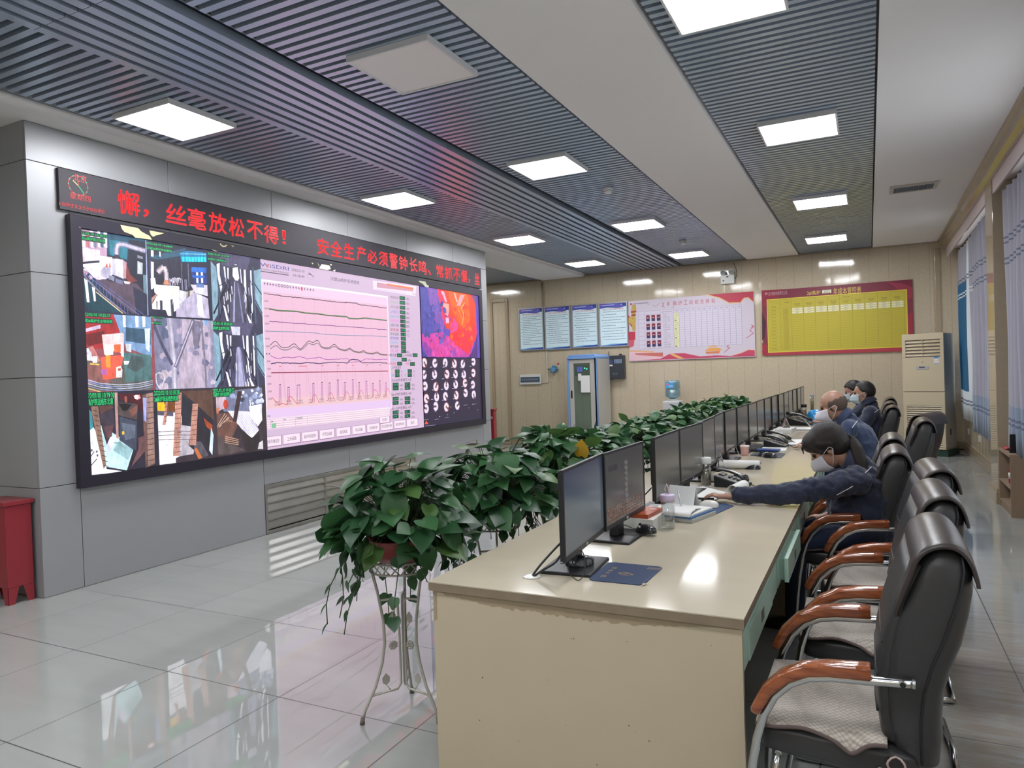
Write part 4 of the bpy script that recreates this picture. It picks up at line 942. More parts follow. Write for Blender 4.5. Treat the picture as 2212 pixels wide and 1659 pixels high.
for ty, tt, ys_ in ((250, '▽ 22.630炉身静压 4点', (312, 362)), (435, '▽ 26.670炉身静压 4点', (500, 555)), (620, '▽ 18.110炉身静压 4点', (680, 735))):
    lab(1755, 2020, ty, tt[2:], '#4a3a48', .04)
    for k, y in enumerate(ys_):
        val(1770, 1850, y, ('126.98', '218.1')[k]); lab(1870, 1908, y+8, 'kPa', '#4a3a48', .03); val(1930, 2005, y-6, ('157.9', '268.7')[k]); lab(2025, 2062, y+4, 'kPa', '#4a3a48', .03)
    p = s.p(1730, ty-18); s.rect(p[0], p[1]-.36, p[0]+.003, p[1], '#b79ab8')
s.done('trend_chart_screen')
# --- furnace view, orange and violet
s = cell('f', 8.115, 9.722, 1.803, 2.765, '#5a46a8'); s.zoom(820, 600, 4.607)
s.px([(370, 85), (560, 110), (640, 300), (650, 500), (560, 640), (440, 640), (380, 480)], '#4a459a'); s.px([(470, 95), (580, 112), (660, 420), (620, 560), (560, 480), (500, 250)], '#7a50a8')
s.px([(380, 560), (480, 560), (620, 540), (720, 620), (900, 640), (960, 560), (900, 790), (480, 790)], '#c03a98'); s.px([(400, 620), (470, 650), (560, 790), (480, 790)], '#8a3a9c')
mottle(s, 8.35, 9.3, 1.84, 2.15, 60, ['#c8409c', '#a83a98', '#d4489a', '#8f44a0', '#d83a80'], .07)
s.px([(570, 110), (720, 130), (700, 480), (660, 510), (630, 420)], '#e8305a'); s.px([(600, 115), (945, 170), (965, 560), (900, 620), (760, 650), (690, 600), (720, 440), (680, 300)], '#ff3a1a')
s.px([(680, 125), (880, 160), (900, 420), (850, 520), (780, 440), (720, 330)], '#ff5a10'); s.px([(750, 520), (960, 480), (960, 600), (880, 760), (740, 660)], '#f02a3a'); s.px([(700, 440), (740, 400), (780, 470), (770, 520), (700, 560)], '#d84090'); s.px([(690, 580), (790, 540), (800, 620), (750, 650)], '#f02038')
mottle(s, 8.8, 9.6, 2.0, 2.6, 40, ['#ff4a1c', '#ff6a18', '#f83a20', '#ff3a3a'], .06)
s.px([(608, 130), (640, 140), (670, 240), (655, 245)], '#e8b0c8'); s.px([(622, 250), (690, 260), (690, 330), (680, 380), (655, 380), (640, 320)], '#f09a90'); s.px([(655, 400), (685, 395), (690, 450), (660, 455)], '#f4b0d0'); s.px([(650, 460), (705, 465), (705, 500), (680, 515), (655, 490)], '#f03a20')
s.px([(800, 170), (845, 170), (800, 280), (765, 280)], '#f098a0'); s.px([(735, 150), (750, 152), (775, 240), (762, 240)], '#f8a8a8'); s.line([(845, 250), (810, 300), (835, 360), (820, 470)], .02, '#f8a060', px=True); s.line([(780, 300), (820, 420)], .008, '#ffb070', px=True)
mottle(s, 8.15, 8.75, 2.0, 2.6, 40, ['#4f4aa0', '#5a50a8', '#45408e', '#6a50a8'], .07)
s.px([(370, 85), (450, 96), (385, 105)], '#3a3a98'); s.px([(378, 790), (490, 795), (420, 720), (385, 640)], '#3a3a88'); s.px([(880, 795), (970, 800), (970, 560), (945, 690)], '#4a2a70'); s.px([(900, 160), (955, 168), (962, 330), (945, 250)], '#803a70')
s.done('furnace_screen')
# --- tuyere peepholes
s = cell('f', 8.115, 9.722, .855, 1.795, '#2c2440'); s.zoom(820, 600, 4.607)
grid = [[(445, 845), (550, 850), (653, 845), (745, 855), (828, 857), (933, 835)], [(443, 965), (547, 962), (670, 960), (755, 960), (838, 963), (933, 947)], [(452, 1078), (560, 1085), (664, 1075), (757, 1062), (850, 1048), (928, 1063)],
        [(466, 1203), (567, 1187), (655, 1180), (763, 1170), (855, 1147), (937, 1163)], [(463, 1303), (558, 1280), (665, 1287), (773, 1272)]]
for r_, row in enumerate(grid):
    for k, (x, y) in enumerate(row):
        c = s.p(x, y); rr = .062
        s.disc(c[0], c[1], rr*1.25, rr*1.2, '#54306a' if (k+r_) % 3 else '#8a3a4a', 20); s.disc(c[0], c[1], rr, rr, '#f2e4f4', 24)
        an = R.uniform(0, 360); s.disc(c[0], c[1], rr*.98, rr*.98, '#5a3a4a', 5, an-24, an+24); s.disc(c[0], c[1], rr*.33, rr*.3, '#7a5468', 10)
        s.line([(c[0]-rr*1.8, c[1]+rr*1.65), (c[0]-rr*.9, c[1]+rr*1.65)], .008, '#cfc4e0')
for x, y in ((855, 1267), (940, 1257), (570, 1408), (672, 1392)): s.text('1#风口', *s.p(x-20, y+6), *s.p(x+20, y-6), '#cfc4e8')
s.px([(463, 1420), (485, 1455), (447, 1458)], '#e8603a'); s.text('报警信息', *s.p(440, 1418), *s.p(488, 1406), '#cfc4e8'); s.line([(412, 1480), (555, 1465)], .006, '#9a90b8', px=True)
for k in range(10): p = (R.uniform(8.3, 9.6), R.uniform(.95, 1.1)); s.rect(p[0], p[1], p[0]+.03, p[1]+.008, R.choice(['#e8a050', '#b0a4cc', '#e8e050']))
s.done('tuyere_screen')

# ================================================================ WALL OF NOTICES
m_print = attr_mat('printed_board', rough=.45)
m_alf = mat('silver_frame', '#b9bcc2', .3, .6)
NB = YF - .03
def board(name, label, cat, tl, tr, bl, group=None, frame=.0, base='#e8e4ee', thick=.02):
    A = at_y(*tl, NB); B = at_y(*tr, NB); D = at_y(*bl, NB); x0, x1, z1, z0 = A.x, B.x, (A.z+B.z)/2, D.z
    t = thing(name, label, cat, ((x0+x1)/2, YF-.001, z0), 0, group)
    loc(MB().bx(x0, x1, NB+.001, NB+thick, z0, z1).build('panel', mat('board_back_'+base, base, .4)), t)
    if frame:
        fm = MB()
        for a_, b_, c_, d_ in ((x0-.01, x0+frame, z0-.01, z1+.01), (x1-frame, x1+.01, z0-.01, z1+.01), (x0+frame, x1-frame, z0-.01, z0+frame), (x0+frame, x1-frame, z1-frame, z1+.01)): fm.bx(a_, b_, NB-.012, NB+thick, c_, d_)
        loc(fm.build('frame', m_alf), t)
    art = Art((0, NB, 0), UX, UZ, NY, pix_y(NB), step=.00015); art.rect(x0+.001, z0+.001, x1-.001, z1-.001, base)
    art.box = (x0, x1, z0, z1); art.t = t
    return art
names = ['煤气柜安全操作规程', '高炉工安全操作规程', '炉前工安全操作规程', '看水工安全操作规程']
for i, (tl, tr, bl) in enumerate((((1121, 668), (1172, 664), (1123, 757.5)), ((1176, 664), (1230, 660.5), (1178, 755.5)), ((1235, 660), (1289.5, 656.5), (1237, 752)), ((1294, 657), (1354, 651), (1296, 749.5)))):
    a = board('notice_board', ['leftmost of the four framed blue and white safety notices', 'framed blue and white safety notice with a pipe meeting its lower edge', 'framed blue and white safety notice above the tall cabinet', 'rightmost of the four framed blue and white safety notices, touching the white ranking board'][i],
              'notice', tl, tr, bl, 'framed safety notices on the far wall', .012, '#cfe4ea')
    x0, x1, z0, z1 = a.box; w, h = x1-x0, z1-z0
    a.uv([(x0, z1), (x0, z1-.12*h), (x0+.3*w, z1-.10*h), (x0+.7*w, z1-.13*h), (x1, z1-.09*h), (x1, z1)], '#3c4f9c'); a.uv([(x0, z1-.10*h), (x0+.3*w, z1-.07*h), (x0+.7*w, z1-.12*h), (x1, z1-.06*h), (x1, z1), (x0, z1)], '#5a5ab0')
    a.uv([(x0+.6*w, z1), (x1, z1-.11*h), (x1, z1)], '#3a3a86'); a.rect(x0+.1*w, z1-.055*h, x0+.55*w, z1-.04*h, '#b8b8e0'); a.disc(x0+.06*w, z1-.045*h, .012, .012, '#d05a70', 10)
    sx, sz = x0+.80*w, z1-.05*h; a.uv([(sx+.02*math.sin(k*PI/5)*(1 if k % 2 == 0 else .4), sz+.02*math.cos(k*PI/5)*(1 if k % 2 == 0 else .4)) for k in range(10)], '#b0c0f0')
    a.uv([(x0, z0), (x0, z0+.03*h), (x0+.5*w, z0+.06*h), (x1, z0+.05*h), (x1, z0)], '#6f9fd0'); a.uv([(x0, z0), (x0+.4*w, z0+.03*h), (x1, z0+.06*h), (x1, z0)], '#2f4f9c')
    a.text(names[i], x0+.12*w, z1-.165*h, x1-.12*w, z1-.125*h, '#c83a4a')
    nl = 17 - i*2; z = z1-.20*h; rr_ = random.Random(i)
    for k in range(nl):
        z = z1-.20*h - k*(.70*h/nl); ind = .06*w if k % 2 == 0 else 0; e = rr_.uniform(.35, .9) if k % 2 else .9
        xx = x0+.08*w+ind
        while xx < x0 + e*w:
            ww = rr_.uniform(.03, .11)*w; a.rect(xx, z-.006, min(xx+ww, x0+.93*w), z+.004, '#6d7f8c'); xx += ww+.008
    loc(a.build('print', m_print), a.t)
# ranking board
a = board('ranking_board', 'wide white and red team ranking board with twelve small portraits and a month grid', 'wall board', (1357, 651), (1628, 629.5), (1358.5, 781), base='#c6bcc8')
x0, x1, z0, z1 = a.box; w, h = x1-x0, z1-z0; a.zoom(1340, 560, 6.506)
RD = '#b4394e'
a.px([(1210, 497), (1870, 452), (1872, 610), (1800, 540), (1740, 540), (1690, 605), (1530, 612), (1400, 540)], RD); a.line([(1210, 497), (1400, 545), (1530, 615), (1690, 608), (1740, 545), (1800, 540), (1872, 605)], .018, '#d9b070', px=True)
a.px([(125, 1430), (1890, 1360), (1890, 1275), (1800, 1270), (1700, 1320), (1560, 1360), (1350, 1350), (1120, 1365), (900, 1320), (700, 1325), (560, 1400)], '#bb4560'); a.px([(125, 1430), (560, 1400), (620, 1340), (480, 1310), (125, 1300)], '#d8b4bc'); a.px([(680, 1330), (740, 1322), (900, 1395), (820, 1395)], '#d8a868'); a.line([(1560, 1355), (1700, 1315), (1800, 1270), (1890, 1275)], .012, '#e0b890', px=True)
a.px([(105, 780), (180, 850), (180, 980), (120, 900)], RD); a.px([(110, 1020), (210, 1015), (210, 1130), (120, 1140)], RD); a.px([(115, 1140), (200, 1130), (190, 1220), (120, 1250)], '#c45a68')
# generic golden column and cloud ornament
a.px([(165, 640), (215, 635), (228, 700), (215, 720), (215, 1010), (170, 1005), (165, 930), (110, 880), (120, 810), (165, 800), (150, 735)], '#b89a4c'); a.px([(150, 730), (225, 720), (225, 745), (150, 755)], '#a03a3a'); a.px([(150, 780), (215, 770), (215, 795), (155, 800)], '#8a2f3a')
for k in range(12): a.disc(*a.p(130+R.uniform(0, 70), 820+R.uniform(0, 160)), .008, .008, R.choice(['#d8c070', '#8f7430']), 8)
a.px([(195, 1325), (600, 1310), (600, 1370), (230, 1345)], '#c06a60'); a.px([(120, 1275), (470, 1290), (470, 1312), (120, 1300)], '#d8a880')
# small pavilion
a.px([(1200, 1300), (1400, 1290), (1390, 1325), (1205, 1330)], '#c87a5a'); a.px([(1180, 1290), (1240, 1250), (1380, 1245), (1430, 1270), (1390, 1290)], '#d89a50'); a.px([(1220, 1240), (1280, 1200), (1330, 1195), (1370, 1232)], '#d8a870'); a.px([(1230, 1180), (1290, 1135), (1365, 1178)], '#dcb0a8')
for P in ([(1460, 1310), (1540, 1240), (1500, 1230), (1560, 1170)], [(1770, 1110), (1870, 1040), (1820, 1000), (1880, 940)], [(1840, 920), (1870, 940), (1840, 960)]): a.line(P, .012, '#b85a6a', px=True)
for k_, ch_ in enumerate('2#高炉工段综合排名'):
    xa_ = 582+k_*77; a.ptext(ch_, (xa_, 600-k_*5.2 if k_ else 612), (xa_+(54 if k_ > 1 else 32), 658-k_*5.2), RD)
a.disc(*a.p(150, 632), .022, .022, '#b8465a', 14); a.line([(175, 628), (390, 612)], .016, '#8d7f96', px=True)
for P in ([(445, 650), (500, 662), (550, 620)], [(385, 640), (410, 625)], [(590, 668), (620, 674)], [(720, 675), (760, 668)]): a.line(P, .006, '#7a5a78', px=True)
GX0, GZ1 = a.p(252, 745); GXa = a.p(560, 720)[0]; GXb = a.p(745, 705)[0]; GX1 = a.p(1700, 640)[0]; GZ0 = a.p(265, 1262)[1]; GZ1 = a.p(745, 703)[1]
gc = '#8d8fae'; a.rect(GX0, GZ0, GX1, GZ1, '#cbc2d0')
cw = (GX1-GXb)/12
a.rect(GXb, GZ0, GXb+cw, GZ1-.07, '#d8d6a8')
for k in range(13): x = GXb+cw*k; a.rect(x-.003, GZ0, x+.003, GZ1, gc)
for x in (GX0, GX0+.10*w/2, GXa): a.rect(x-.002, GZ0, x+.002, GZ1, gc)
a.rect(GX0, GZ1-.002, GX1, GZ1+.002, gc); a.rect(GX0, GZ0-.002, GX1, GZ0+.002, gc)
rh = (GZ1-.07-GZ0)/16
for k in range(17): z = GZ0+rh*k; a.rect(GXa, z-.0015, GX1, z+.0015, gc)
for k in range(5): z = GZ0+rh*4*k; a.rect(GX0, z-.002, GXa, z+.002, gc)
for k in range(12): a.text('%d月' % (k+1), GXb+cw*(k+.25), GZ1-.05, GXb+cw*(k+.75), GZ1-.02, '#6a6a8a')
a.text('高炉综合排名', GXa+.03, GZ1-.05, GXb-.03, GZ1-.025, '#6a6a8a')
for k in range(16):
    a.text(('产量', '燃料比', '生铁合格率', '综合排名')[k % 4], GXa+.05, GZ1-.07-rh*(k+.7), GXa+(.12 if k % 4 == 0 else .19), GZ1-.07-rh*(k+.35), '#5a5a70'); a.text(('20695.06', '524.09', '100', '1')[k % 4], GXb+.02, GZ1-.07-rh*(k+.7), GXb+cw-(.02 if k % 4 < 2 else .05), GZ1-.07-rh*(k+.35), '#55554a')
for r_ in range(4):
    zc = GZ0+rh*4*(3-r_); a.text(('甲工段', '乙工段', '丙工段', '丁工段')[r_], GX0+.01, zc+rh*1.7, GX0+.05*w-.01, zc+rh*2.1, '#7a6a80')
    for k in range(3):
        px0 = GX0+.05*w+.035+k*.108; pw = .075; za, zb_ = zc+rh*.8, zc+rh*3.7
        a.rect(px0, za, px0+pw, zb_, '#8a3048'); a.uv([(px0+.004, za), (px0+pw-.004, za), (px0+pw-.008, za+.045), (px0+pw/2, za+.062), (px0+.008, za+.045)], '#2a3560'); a.disc(px0+pw/2, za+.08, .017, .022, '#d8a890', 12); a.disc(px0+pw/2, za+.092, .018, .014, '#2a2024', 10); a.text('姓名', px0+.01, zc+rh*.2, px0+.06, zc+rh*.55, '#8a8060')
loc(a.build('print', m_print), a.t)
# cost board
a = board('cost_board', 'wide dark red and yellow cost control table hanging left of the air conditioner', 'wall board', (1645, 627.3), (1970.7, 604.8), (1647.4, 768.2), base='#7b3242')
x0, x1, z0, z1 = a.box; w, h = x1-x0, z1-z0; a.zoom(1630, 580, 5.978)
a.px([(90, 283), (380, 268), (300, 380), (170, 400), (165, 470), (100, 500)], '#8d2f42'); a.px([(1690, 170), (2037, 145), (2037, 400), (1970, 410), (1900, 260), (1760, 240)], '#7a2a3e'); a.px([(1700, 175), (1800, 230), (1860, 275), (1955, 290), (1985, 400), (2037, 380), (2037, 240), (1900, 190)], '#95364a')
a.px([(95, 1060), (2040, 1000), (2042, 810), (2045, 1065), (104, 1125)], '#a83a48'); a.px([(97, 960), (175, 1000), (175, 1125), (104, 1125)], '#9a2f3e'); a.px([(96, 560), (150, 700), (130, 900), (98, 930)], '#4a2230'); a.px([(1960, 600), (2042, 560), (2042, 1060), (1960, 1030)], '#98303e')
a.ptext('2#高炉', (675, 292), (850, 335), '#d8c060'); a.px([(873, 280), (990, 272), (990, 315), (873, 322)], '#e0dcc0'); a.ptext('2022', (890, 285), (975, 312), '#3a3a34'); a.ptext('年成本管控表', (1017, 255), (1378, 315), '#d8c060')
a.disc(*a.p(150, 325), .026, .026, '#c07a84', 14); a.ptext('汉中钢铁有限责任公司', (176, 305), (420, 335), '#c0a0a8')
yx0, yz1 = a.p(165, 400); yx1, yz1b = a.p(1957, 288); yz0 = a.p(175, 1080)[1]; yz1 = (yz1+yz1b)/2
a.rect(yx0-.012, yz0-.012, yx1+.012, yz1+.012, '#e0c84c'); a.rect(yx0, yz0, yx1, yz1, '#b9ab3c')
cols = [a.p(q, 500)[0] for q in (172, 328, 475, 630, 782, 940, 1100, 1262, 1425, 1590, 1762, 1935)]
hz = yz1-.17; rh = (hz-yz0-.03)/24; lc = '#8f8838'
for i, x in enumerate(cols): a.rect(x-.002, yz0+.03, x+.002, yz1-.01, lc)
for k in range(25): z = hz-rh*k; a.rect(cols[0] if k % 2 == 0 else cols[1], z-.0015, cols[-1], z+.0015, lc)
a.rect(cols[0], yz1-.012, cols[-1], yz1-.009, lc); a.rect(cols[4], yz1-.075, cols[9], yz1-.072, lc); a.line([(cols[0], yz1-.01), (cols[2], hz)], .003, lc)
for i, t in enumerate(('原料成本', '燃料成本', '能源成本', '动力成本', '人工成本', '制造成本', '财务成本', '可控成本', '吨铁成本')):
    xm = (cols[i+2]+cols[i+3])/2; a.text(t, xm-.05, hz+.05, xm+.05, hz+.075, '#5a5428'); a.text('(元/吨)', xm-.035, hz+.02, xm+.035, hz+.042, '#5a5428')
    for k in range(3): a.rect(cols[i+2]+.012, hz-.003-rh*1.15*(k+1)+.004, cols[i+3]-.012, hz-.003-rh*1.15*k-.003, '#dcd8b4'); a.text('2868.77', xm-.03, hz-rh*1.15*(k+.75), xm+.03, hz-rh*1.15*(k+.35), '#6a6650')
a.text('工序加工费', (cols[6]+cols[7])/2-.06, yz1-.055, (cols[6]+cols[7])/2+.06, yz1-.03, '#5a5428'); a.text('项目', cols[2]-.12, hz+.09, cols[2]-.04, hz+.115, '#5a5428'); a.text('月份', cols[0]+.06, hz+.02, cols[0]+.14, hz+.045, '#5a5428')
for k in range(12): z = hz-rh*2*k; a.text('%d月份' % (k+1), cols[0]+.05, z-rh*1.3, cols[0]+.14, z-rh*.7, '#5a5428'); a.text('计划成本', cols[1]+.05, z-rh*.75, cols[2]-.05, z-rh*.25, '#5a5428'); a.text('实际成本', cols[1]+.05, z-rh*1.75, cols[2]-.05, z-rh*1.25, '#5a5428')
loc(a.build('print', m_print), a.t)
# ================================================================ THINGS ALONG THE WALLS
# steel louvre in the foot of the screen wall
m_steel = mat('brushed_steel', '#a6a49e', .3, .85, noise=.15, nscale=5)
o = thing('steel_louvre', 'wide stainless steel air louvre low in the grey panelled wall under the video wall', 'air louvre', (XS, 6.6, 0))
f = MB()
for a_, b_, c_, d_ in ((5.268, 7.943, .462, .498), (5.268, 7.943, .004, .035), (5.268, 5.298, .035, .462), (7.913, 7.943, .035, .462), (6.145, 6.170, .035, .462), (7.02, 7.045, .035, .462)): f.bx(XS-.019, XS+.006, a_, b_, c_, d_)
loc(f.build('frame', m_steel, bevel=.002), o)
for a_, b_ in ((5.298, 6.145), (6.170, 7.02), (7.045, 7.913)):
    f = MB()
    for k in range(5):
        z = .045 + k*.085
        f.prism([(XS-.018, z+.082), (XS-.016, z+.084), (XS+.002, z+.02), (XS+.002, z+.004), (XS-.001, z+.004), (XS-.001, z+.018)], 'y', a_, b_)
    loc(f.build('louvre_blades', m_steel), o)

# red steel cabinets at both ends of the screen wall
m_red = mat('red_enamel', '#8a2832', .35, coat=.2, noise=.04, nscale=4)
m_pull = mat('cream_pull', '#cfc6b4', .5)
def red_box(label, x0, x1, y0, y1, pull_x, top=.74):
    pz = top-.165
    o = thing('extinguisher_box', label, 'fire extinguisher box', ((x0+x1)/2, (y0+y1)/2, 0), 0)
    cx, cy = o.location.x, o.location.y
    MB().bx(x0-cx, x1-cx, y0-cy, y1-cy, .12, top-.03).build('body', m_red, o, bevel=.004)
    MB().bx(x0-cx-.012, x1-cx+.015, y0-cy-.015, y1-cy+.015, top-.03, top).build('lid', m_red, o, bevel=.003)
    for sx in (0, 1):
        for sy in (0, 1):
            ax = x1-cx if sx else x0-cx; ay = y1-cy if sy else y0-cy; dx = -1 if sx else 1; dy = -1 if sy else 1
            MB().prism([(ax, .12), (ax+dx*.075, .12), (ax+dx*.045, 0), (ax, 0)][::1], 'y', min(ay, ay+dy*.002), max(ay, ay+dy*.002)).prism([(ay, .12), (ay+dy*.075, .12), (ay+dy*.045, 0), (ay, 0)], 'x', min(ax, ax+dx*.002), max(ax, ax+dx*.002)).build('leg', m_red, o)
    f = MB().bx(pull_x-cx-.035, pull_x-cx+.035, y0-cy-.006, y0-cy+.001, pz, pz+.04); f.build('pull_handle', m_pull, o, bevel=.003)
    MB().bx(pull_x-cx-.026, pull_x-cx+.026, y0-cy-.0075, y0-cy-.0055, pz+.008, pz+.031).build('pull_recess', mat('pull_dark', '#8d8474', .6), o)
    return o
red_box('red steel extinguisher box at the left edge, in front of the screen wall end', -5.87, -5.52, 2.90, 3.08, -5.62)
o = red_box('tall narrow red steel box just past the right end of the video wall', -5.66, -5.475, 10.22, 10.30, -5.53, .98)

# rack cabinet
m_rg = mat('rack_grey', '#b4b2aa', .45, .05); m_rb = mat('rack_blue', '#6f93c4', .4); m_paper = mat('paper_white', '#d9d9d6', .7)
o = thing('rack_cabinet', 'tall grey steel rack cabinet with light blue edges and a glass door', 'cabinet', (-5.0, 13.42, 0))
MB().bx(-.27, .30, -.38, .40, .03, 1.80).build('body', m_rg, o)
f = MB()
for x in (-.30, .27): f.bx(x, x+.035, -.42, -.38, 0, 1.80)
f.bx(.27, .306, -.42, -.34, 0, 1.80).bx(-.30, .305, -.42, .42, 1.78, 1.82).prism([(-.30, 1.82), (.305, 1.82), (.26, 1.87), (-.25, 1.87)], 'y', -.40, .40)
f.build('blue_frame', m_rb, o, bevel=.006)
f = MB()
for a_, b_, c_, d_ in ((-.262, .262, 1.70, 1.77), (-.262, .262, .04, .40), (-.262, -.17, .40, 1.70), (.17, .262, .40, 1.70)): f.bx(a_, b_, -.40, -.383, c_, d_)
dr = f.build('door', m_rg, o, bevel=.004)
MB().bx(-.17, .17, -.394, -.388, .40, 1.70).build('door_glass', thin_glass('rack_glass', '#dfe5df', .05, .03), dr)
MB().bx(-.235, -.205, -.41, -.398, 1.02, 1.17).build('handle', m_black, dr, bevel=.003)
f = MB().bx(-.15, .15, -.384, -.381, 1.45, 1.66); eq = f.build('control_unit', mat('unit_green_grey', '#6f8078', .5), o)
MB().bx(-.10, .01, -.3875, -.3840, 1.53, 1.63).build('small_display', mat('blue_lcd', '#5a62c8', .3, emit=.35), eq)
MB().sphere((.06, -.387, 1.60), .012, 10).sphere((.10, -.387, 1.585), .012, 10).build('indicator_lamp', mat('green_led', '#30e8a0', .3, emit=1.5), eq)
tag(MB().bx(-5.0-.02, -5.0+.165, 13.42-.412, 13.42-.400, 1.13, 1.46).bx(-5.0-.07, -5.0-.01, 13.42-.42, 13.42-.400, 1.36, 1.5).build('paper_note', m_paper), 'white sheet and a small roll taped on the glass door of the rack cabinet', 'note')
f = MB()
for a_, b_ in ((-.155, -.005), (.005, .155)): f.bx(a_, b_, -.3855, -.3835, .48, 1.10)
f.build('taped_sheets', mat('old_paper', '#b9bcae', .8), o)

# small boxes and pipes on the far wall
def wpt(px, py): return at_y(px, py, YF)
o = thing('breaker_box', 'flat white breaker box with a smoked window, under the leftmost safety notice', 'breaker box', (-6.54, YF-.001, 1.30))
MB().bx(-.25, .25, -.035, 0, 0, .21).build('cover', mat('white_abs', '#c9cac6', .35), o, bevel=.006)
MB().bx(-.225, .225, -.045, -.033, .05, .16).build('window', mat('smoked_window', '#4a5a6c', .15, coat=.5), o)
f = MB()
for k in range(8): f.bx(-.2+k*.05, -.16+k*.05, -.047, -.044, .085, .125)
f.build('breakers', mat('breaker_grey', '#6a7078', .5), o)
tag(MB().tube([(-6.185, YF-.02, 3.45), (-6.185, YF-.02, 2.96)], .017, 8).tube([(-6.28, YF-.05, 3.53), (-6.22, YF-.03, 3.51), (-6.185, YF-.02, 3.45)], .017, 8).build('wire_conduit', mat('conduit_grey', '#8f8778', .5)), 'thin conduit dropping from the ceiling to the safety notices', 'conduit')
tag(MB().bx(-6.155, -6.125, YF-.02, YF-.001, 1.34, 1.995).bx(-6.28, -6.125, YF-.02, YF-.001, 1.325, 1.345).build('cable_trunking', mat('trunk_white', '#bdb8ab', .5)), 'white cable trunking running down from the notices to the breaker box', 'trunking')
o = thing('gas_detector', 'small blue gas detector with a red beacon beside the cable trunking', 'gas detector', (-5.975, YF-.001, 1.60))
m_gb = mat('detector_blue', '#2f7fa8', .35)
MB().tube([(0, -.01, 0), (0, -.09, 0)], .06, 16).bx(-.03, .03, -.07, -.02, .05, .085).tube([(-.10, -.05, .01), (.10, -.05, .01)], .016, 8).build('housing', m_gb, o)
MB().tube([(0, -.088, 0), (0, -.094, 0)], .042, 16).build('display_glass', mat('detector_face', '#7a8aa8', .2), o)
MB().tube([(0, -.05, -.06), (0, -.05, -.12)], .018, 10).build('sensor_head', m_steel, o)
MB().tube([(.11, -.05, -.01), (.11, -.05, .10)], .016, 10).build('beacon_stem', mat('beacon_grey', '#a8a8a4', .4), o)
MB().lathe([(.022, 0), (.022, .025), (.012, .04)], (.11, -.05, .10), 12).build('beacon_lamp', mat('beacon_red', '#a02028', .3), o)
MB().tube([(-.10, -.05, .01), (-.135, -.04, .015), (-.16, -.01, .02)], .008, 6).build('cable', m_black, o)
o = thing('alarm_host', 'black wall mounted control box with a small display, right of the tall cabinet', 'control box', (-4.60, YF-.001, 1.37))
MB().bx(-.19, .19, -.14, 0, 0, .47).build('box', mat('charcoal_box', '#33363d', .4), o, bevel=.006)
MB().bx(-.14, -.04, -.1425, -.1395, .31, .38).build('display', mat('dim_lcd', '#43507e', .2), o)
f = MB()
for k in range(6): f.bx(-.0+k*.027, .018+k*.027, -.1425, -.1395, .31, .39)
MB().bx(-.13, -.04, -.1425, -.1395, .255, .285).build('name_label', m_paper, o); f.build('lamp_row', mat('lamp_row_grey', '#7d93a8', .3), o)
f = MB()
for k in range(3): f.bx(-.05+k*.04, -.025+k*.04, -.1425, -.1395, .08, .12)
f.build('switches', mat('switch_grey', '#5a6068', .3), o); MB().lathe([(.03, 0), (.03, .02), (.02, .03)], (.11, -.07, .47), 12).build('buzzer', m_black, o)
MB().tube([(-.15, -.03, .47), (-.15, -.02, .56)], .006, 6).build('cable', m_black, o)
tag(MB().obx((-4.72, YF-.02, 1.33), .40, .03, .03, (Vector((.96, 0, .28)), Vector((0, 1, 0)), Vector((-.28, 0, .96)))).build('cable_duct', mat('trunk_white', '#bdb8ab', .5)), 'short slanting white cable duct under the black control box', 'trunking')
def socket(p, label, face='far'):
    o = thing('wall_socket', label, 'socket', p)
    if face == 'far': MB().bx(-.043, .043, -.012, 0, -.043, .043).build('plate', mat('socket_white', '#d2d4d2', .3), o, bevel=.003); MB().bx(-.02, .02, -.0135, -.011, -.022, .022).build('insert', mat('socket_insert', '#babdbb', .4), o)
    else: MB().bx(-.012, 0, -.043, .043, -.043, .043).build('plate', mat('socket_white', '#d2d4d2', .3), o, bevel=.003); MB().bx(-.0135, -.011, -.02, .02, -.022, .022).build('insert', mat('socket_insert', '#babdbb', .4), o)
socket((-6.35, YF-.001, .23), 'white wall socket low on the far wall left of the tall cabinet')
P = at_x(2093, 932, 1.40); socket((1.399, min(P.y, 13.6), P.z), 'white wall socket on the right wall nearest the corner', 'r')
P = at_x(2117, 948, 1.40); socket((1.399, P.y, P.z), 'white wall socket on the right wall under the second curtain', 'r')
o = thing('emergency_light', 'white emergency light box with two round spot heads high on the far wall', 'emergency light', (-2.35, YF-.001, 3.10))
MB().bx(-.125, .125, -.07, 0, 0, .17).build('box', mat('white_abs', '#c9cac6', .35), o, bevel=.004)
for sx in (-.075, .075):
    h = MB().tube([(sx, -.03, .19), (sx, -.10, .21)], [.035, .05], 16).tube([(sx, -.03, .16), (sx, -.03, .19)], .012, 6).build('spot_head', mat('white_abs', '#c9cac6', .35), o)
    MB().tube([(sx, -.1005, .21), (sx, -.104, .211)], .043, 16).build('lens', mat('lamp_lens', '#9aa0a0', .1), h)
MB().bx(-.02, .02, -.0715, -.0695, .12, .14).bx(-.09, -.06, -.0715, -.0695, .05, .07).build('switch', m_black, o)
MB().tube([(.13, -.02, .08), (.17, -.01, .15), (.15, -.01, .28), (.10, -.01, .42)], .004, 6).build('cable', m_black, o)

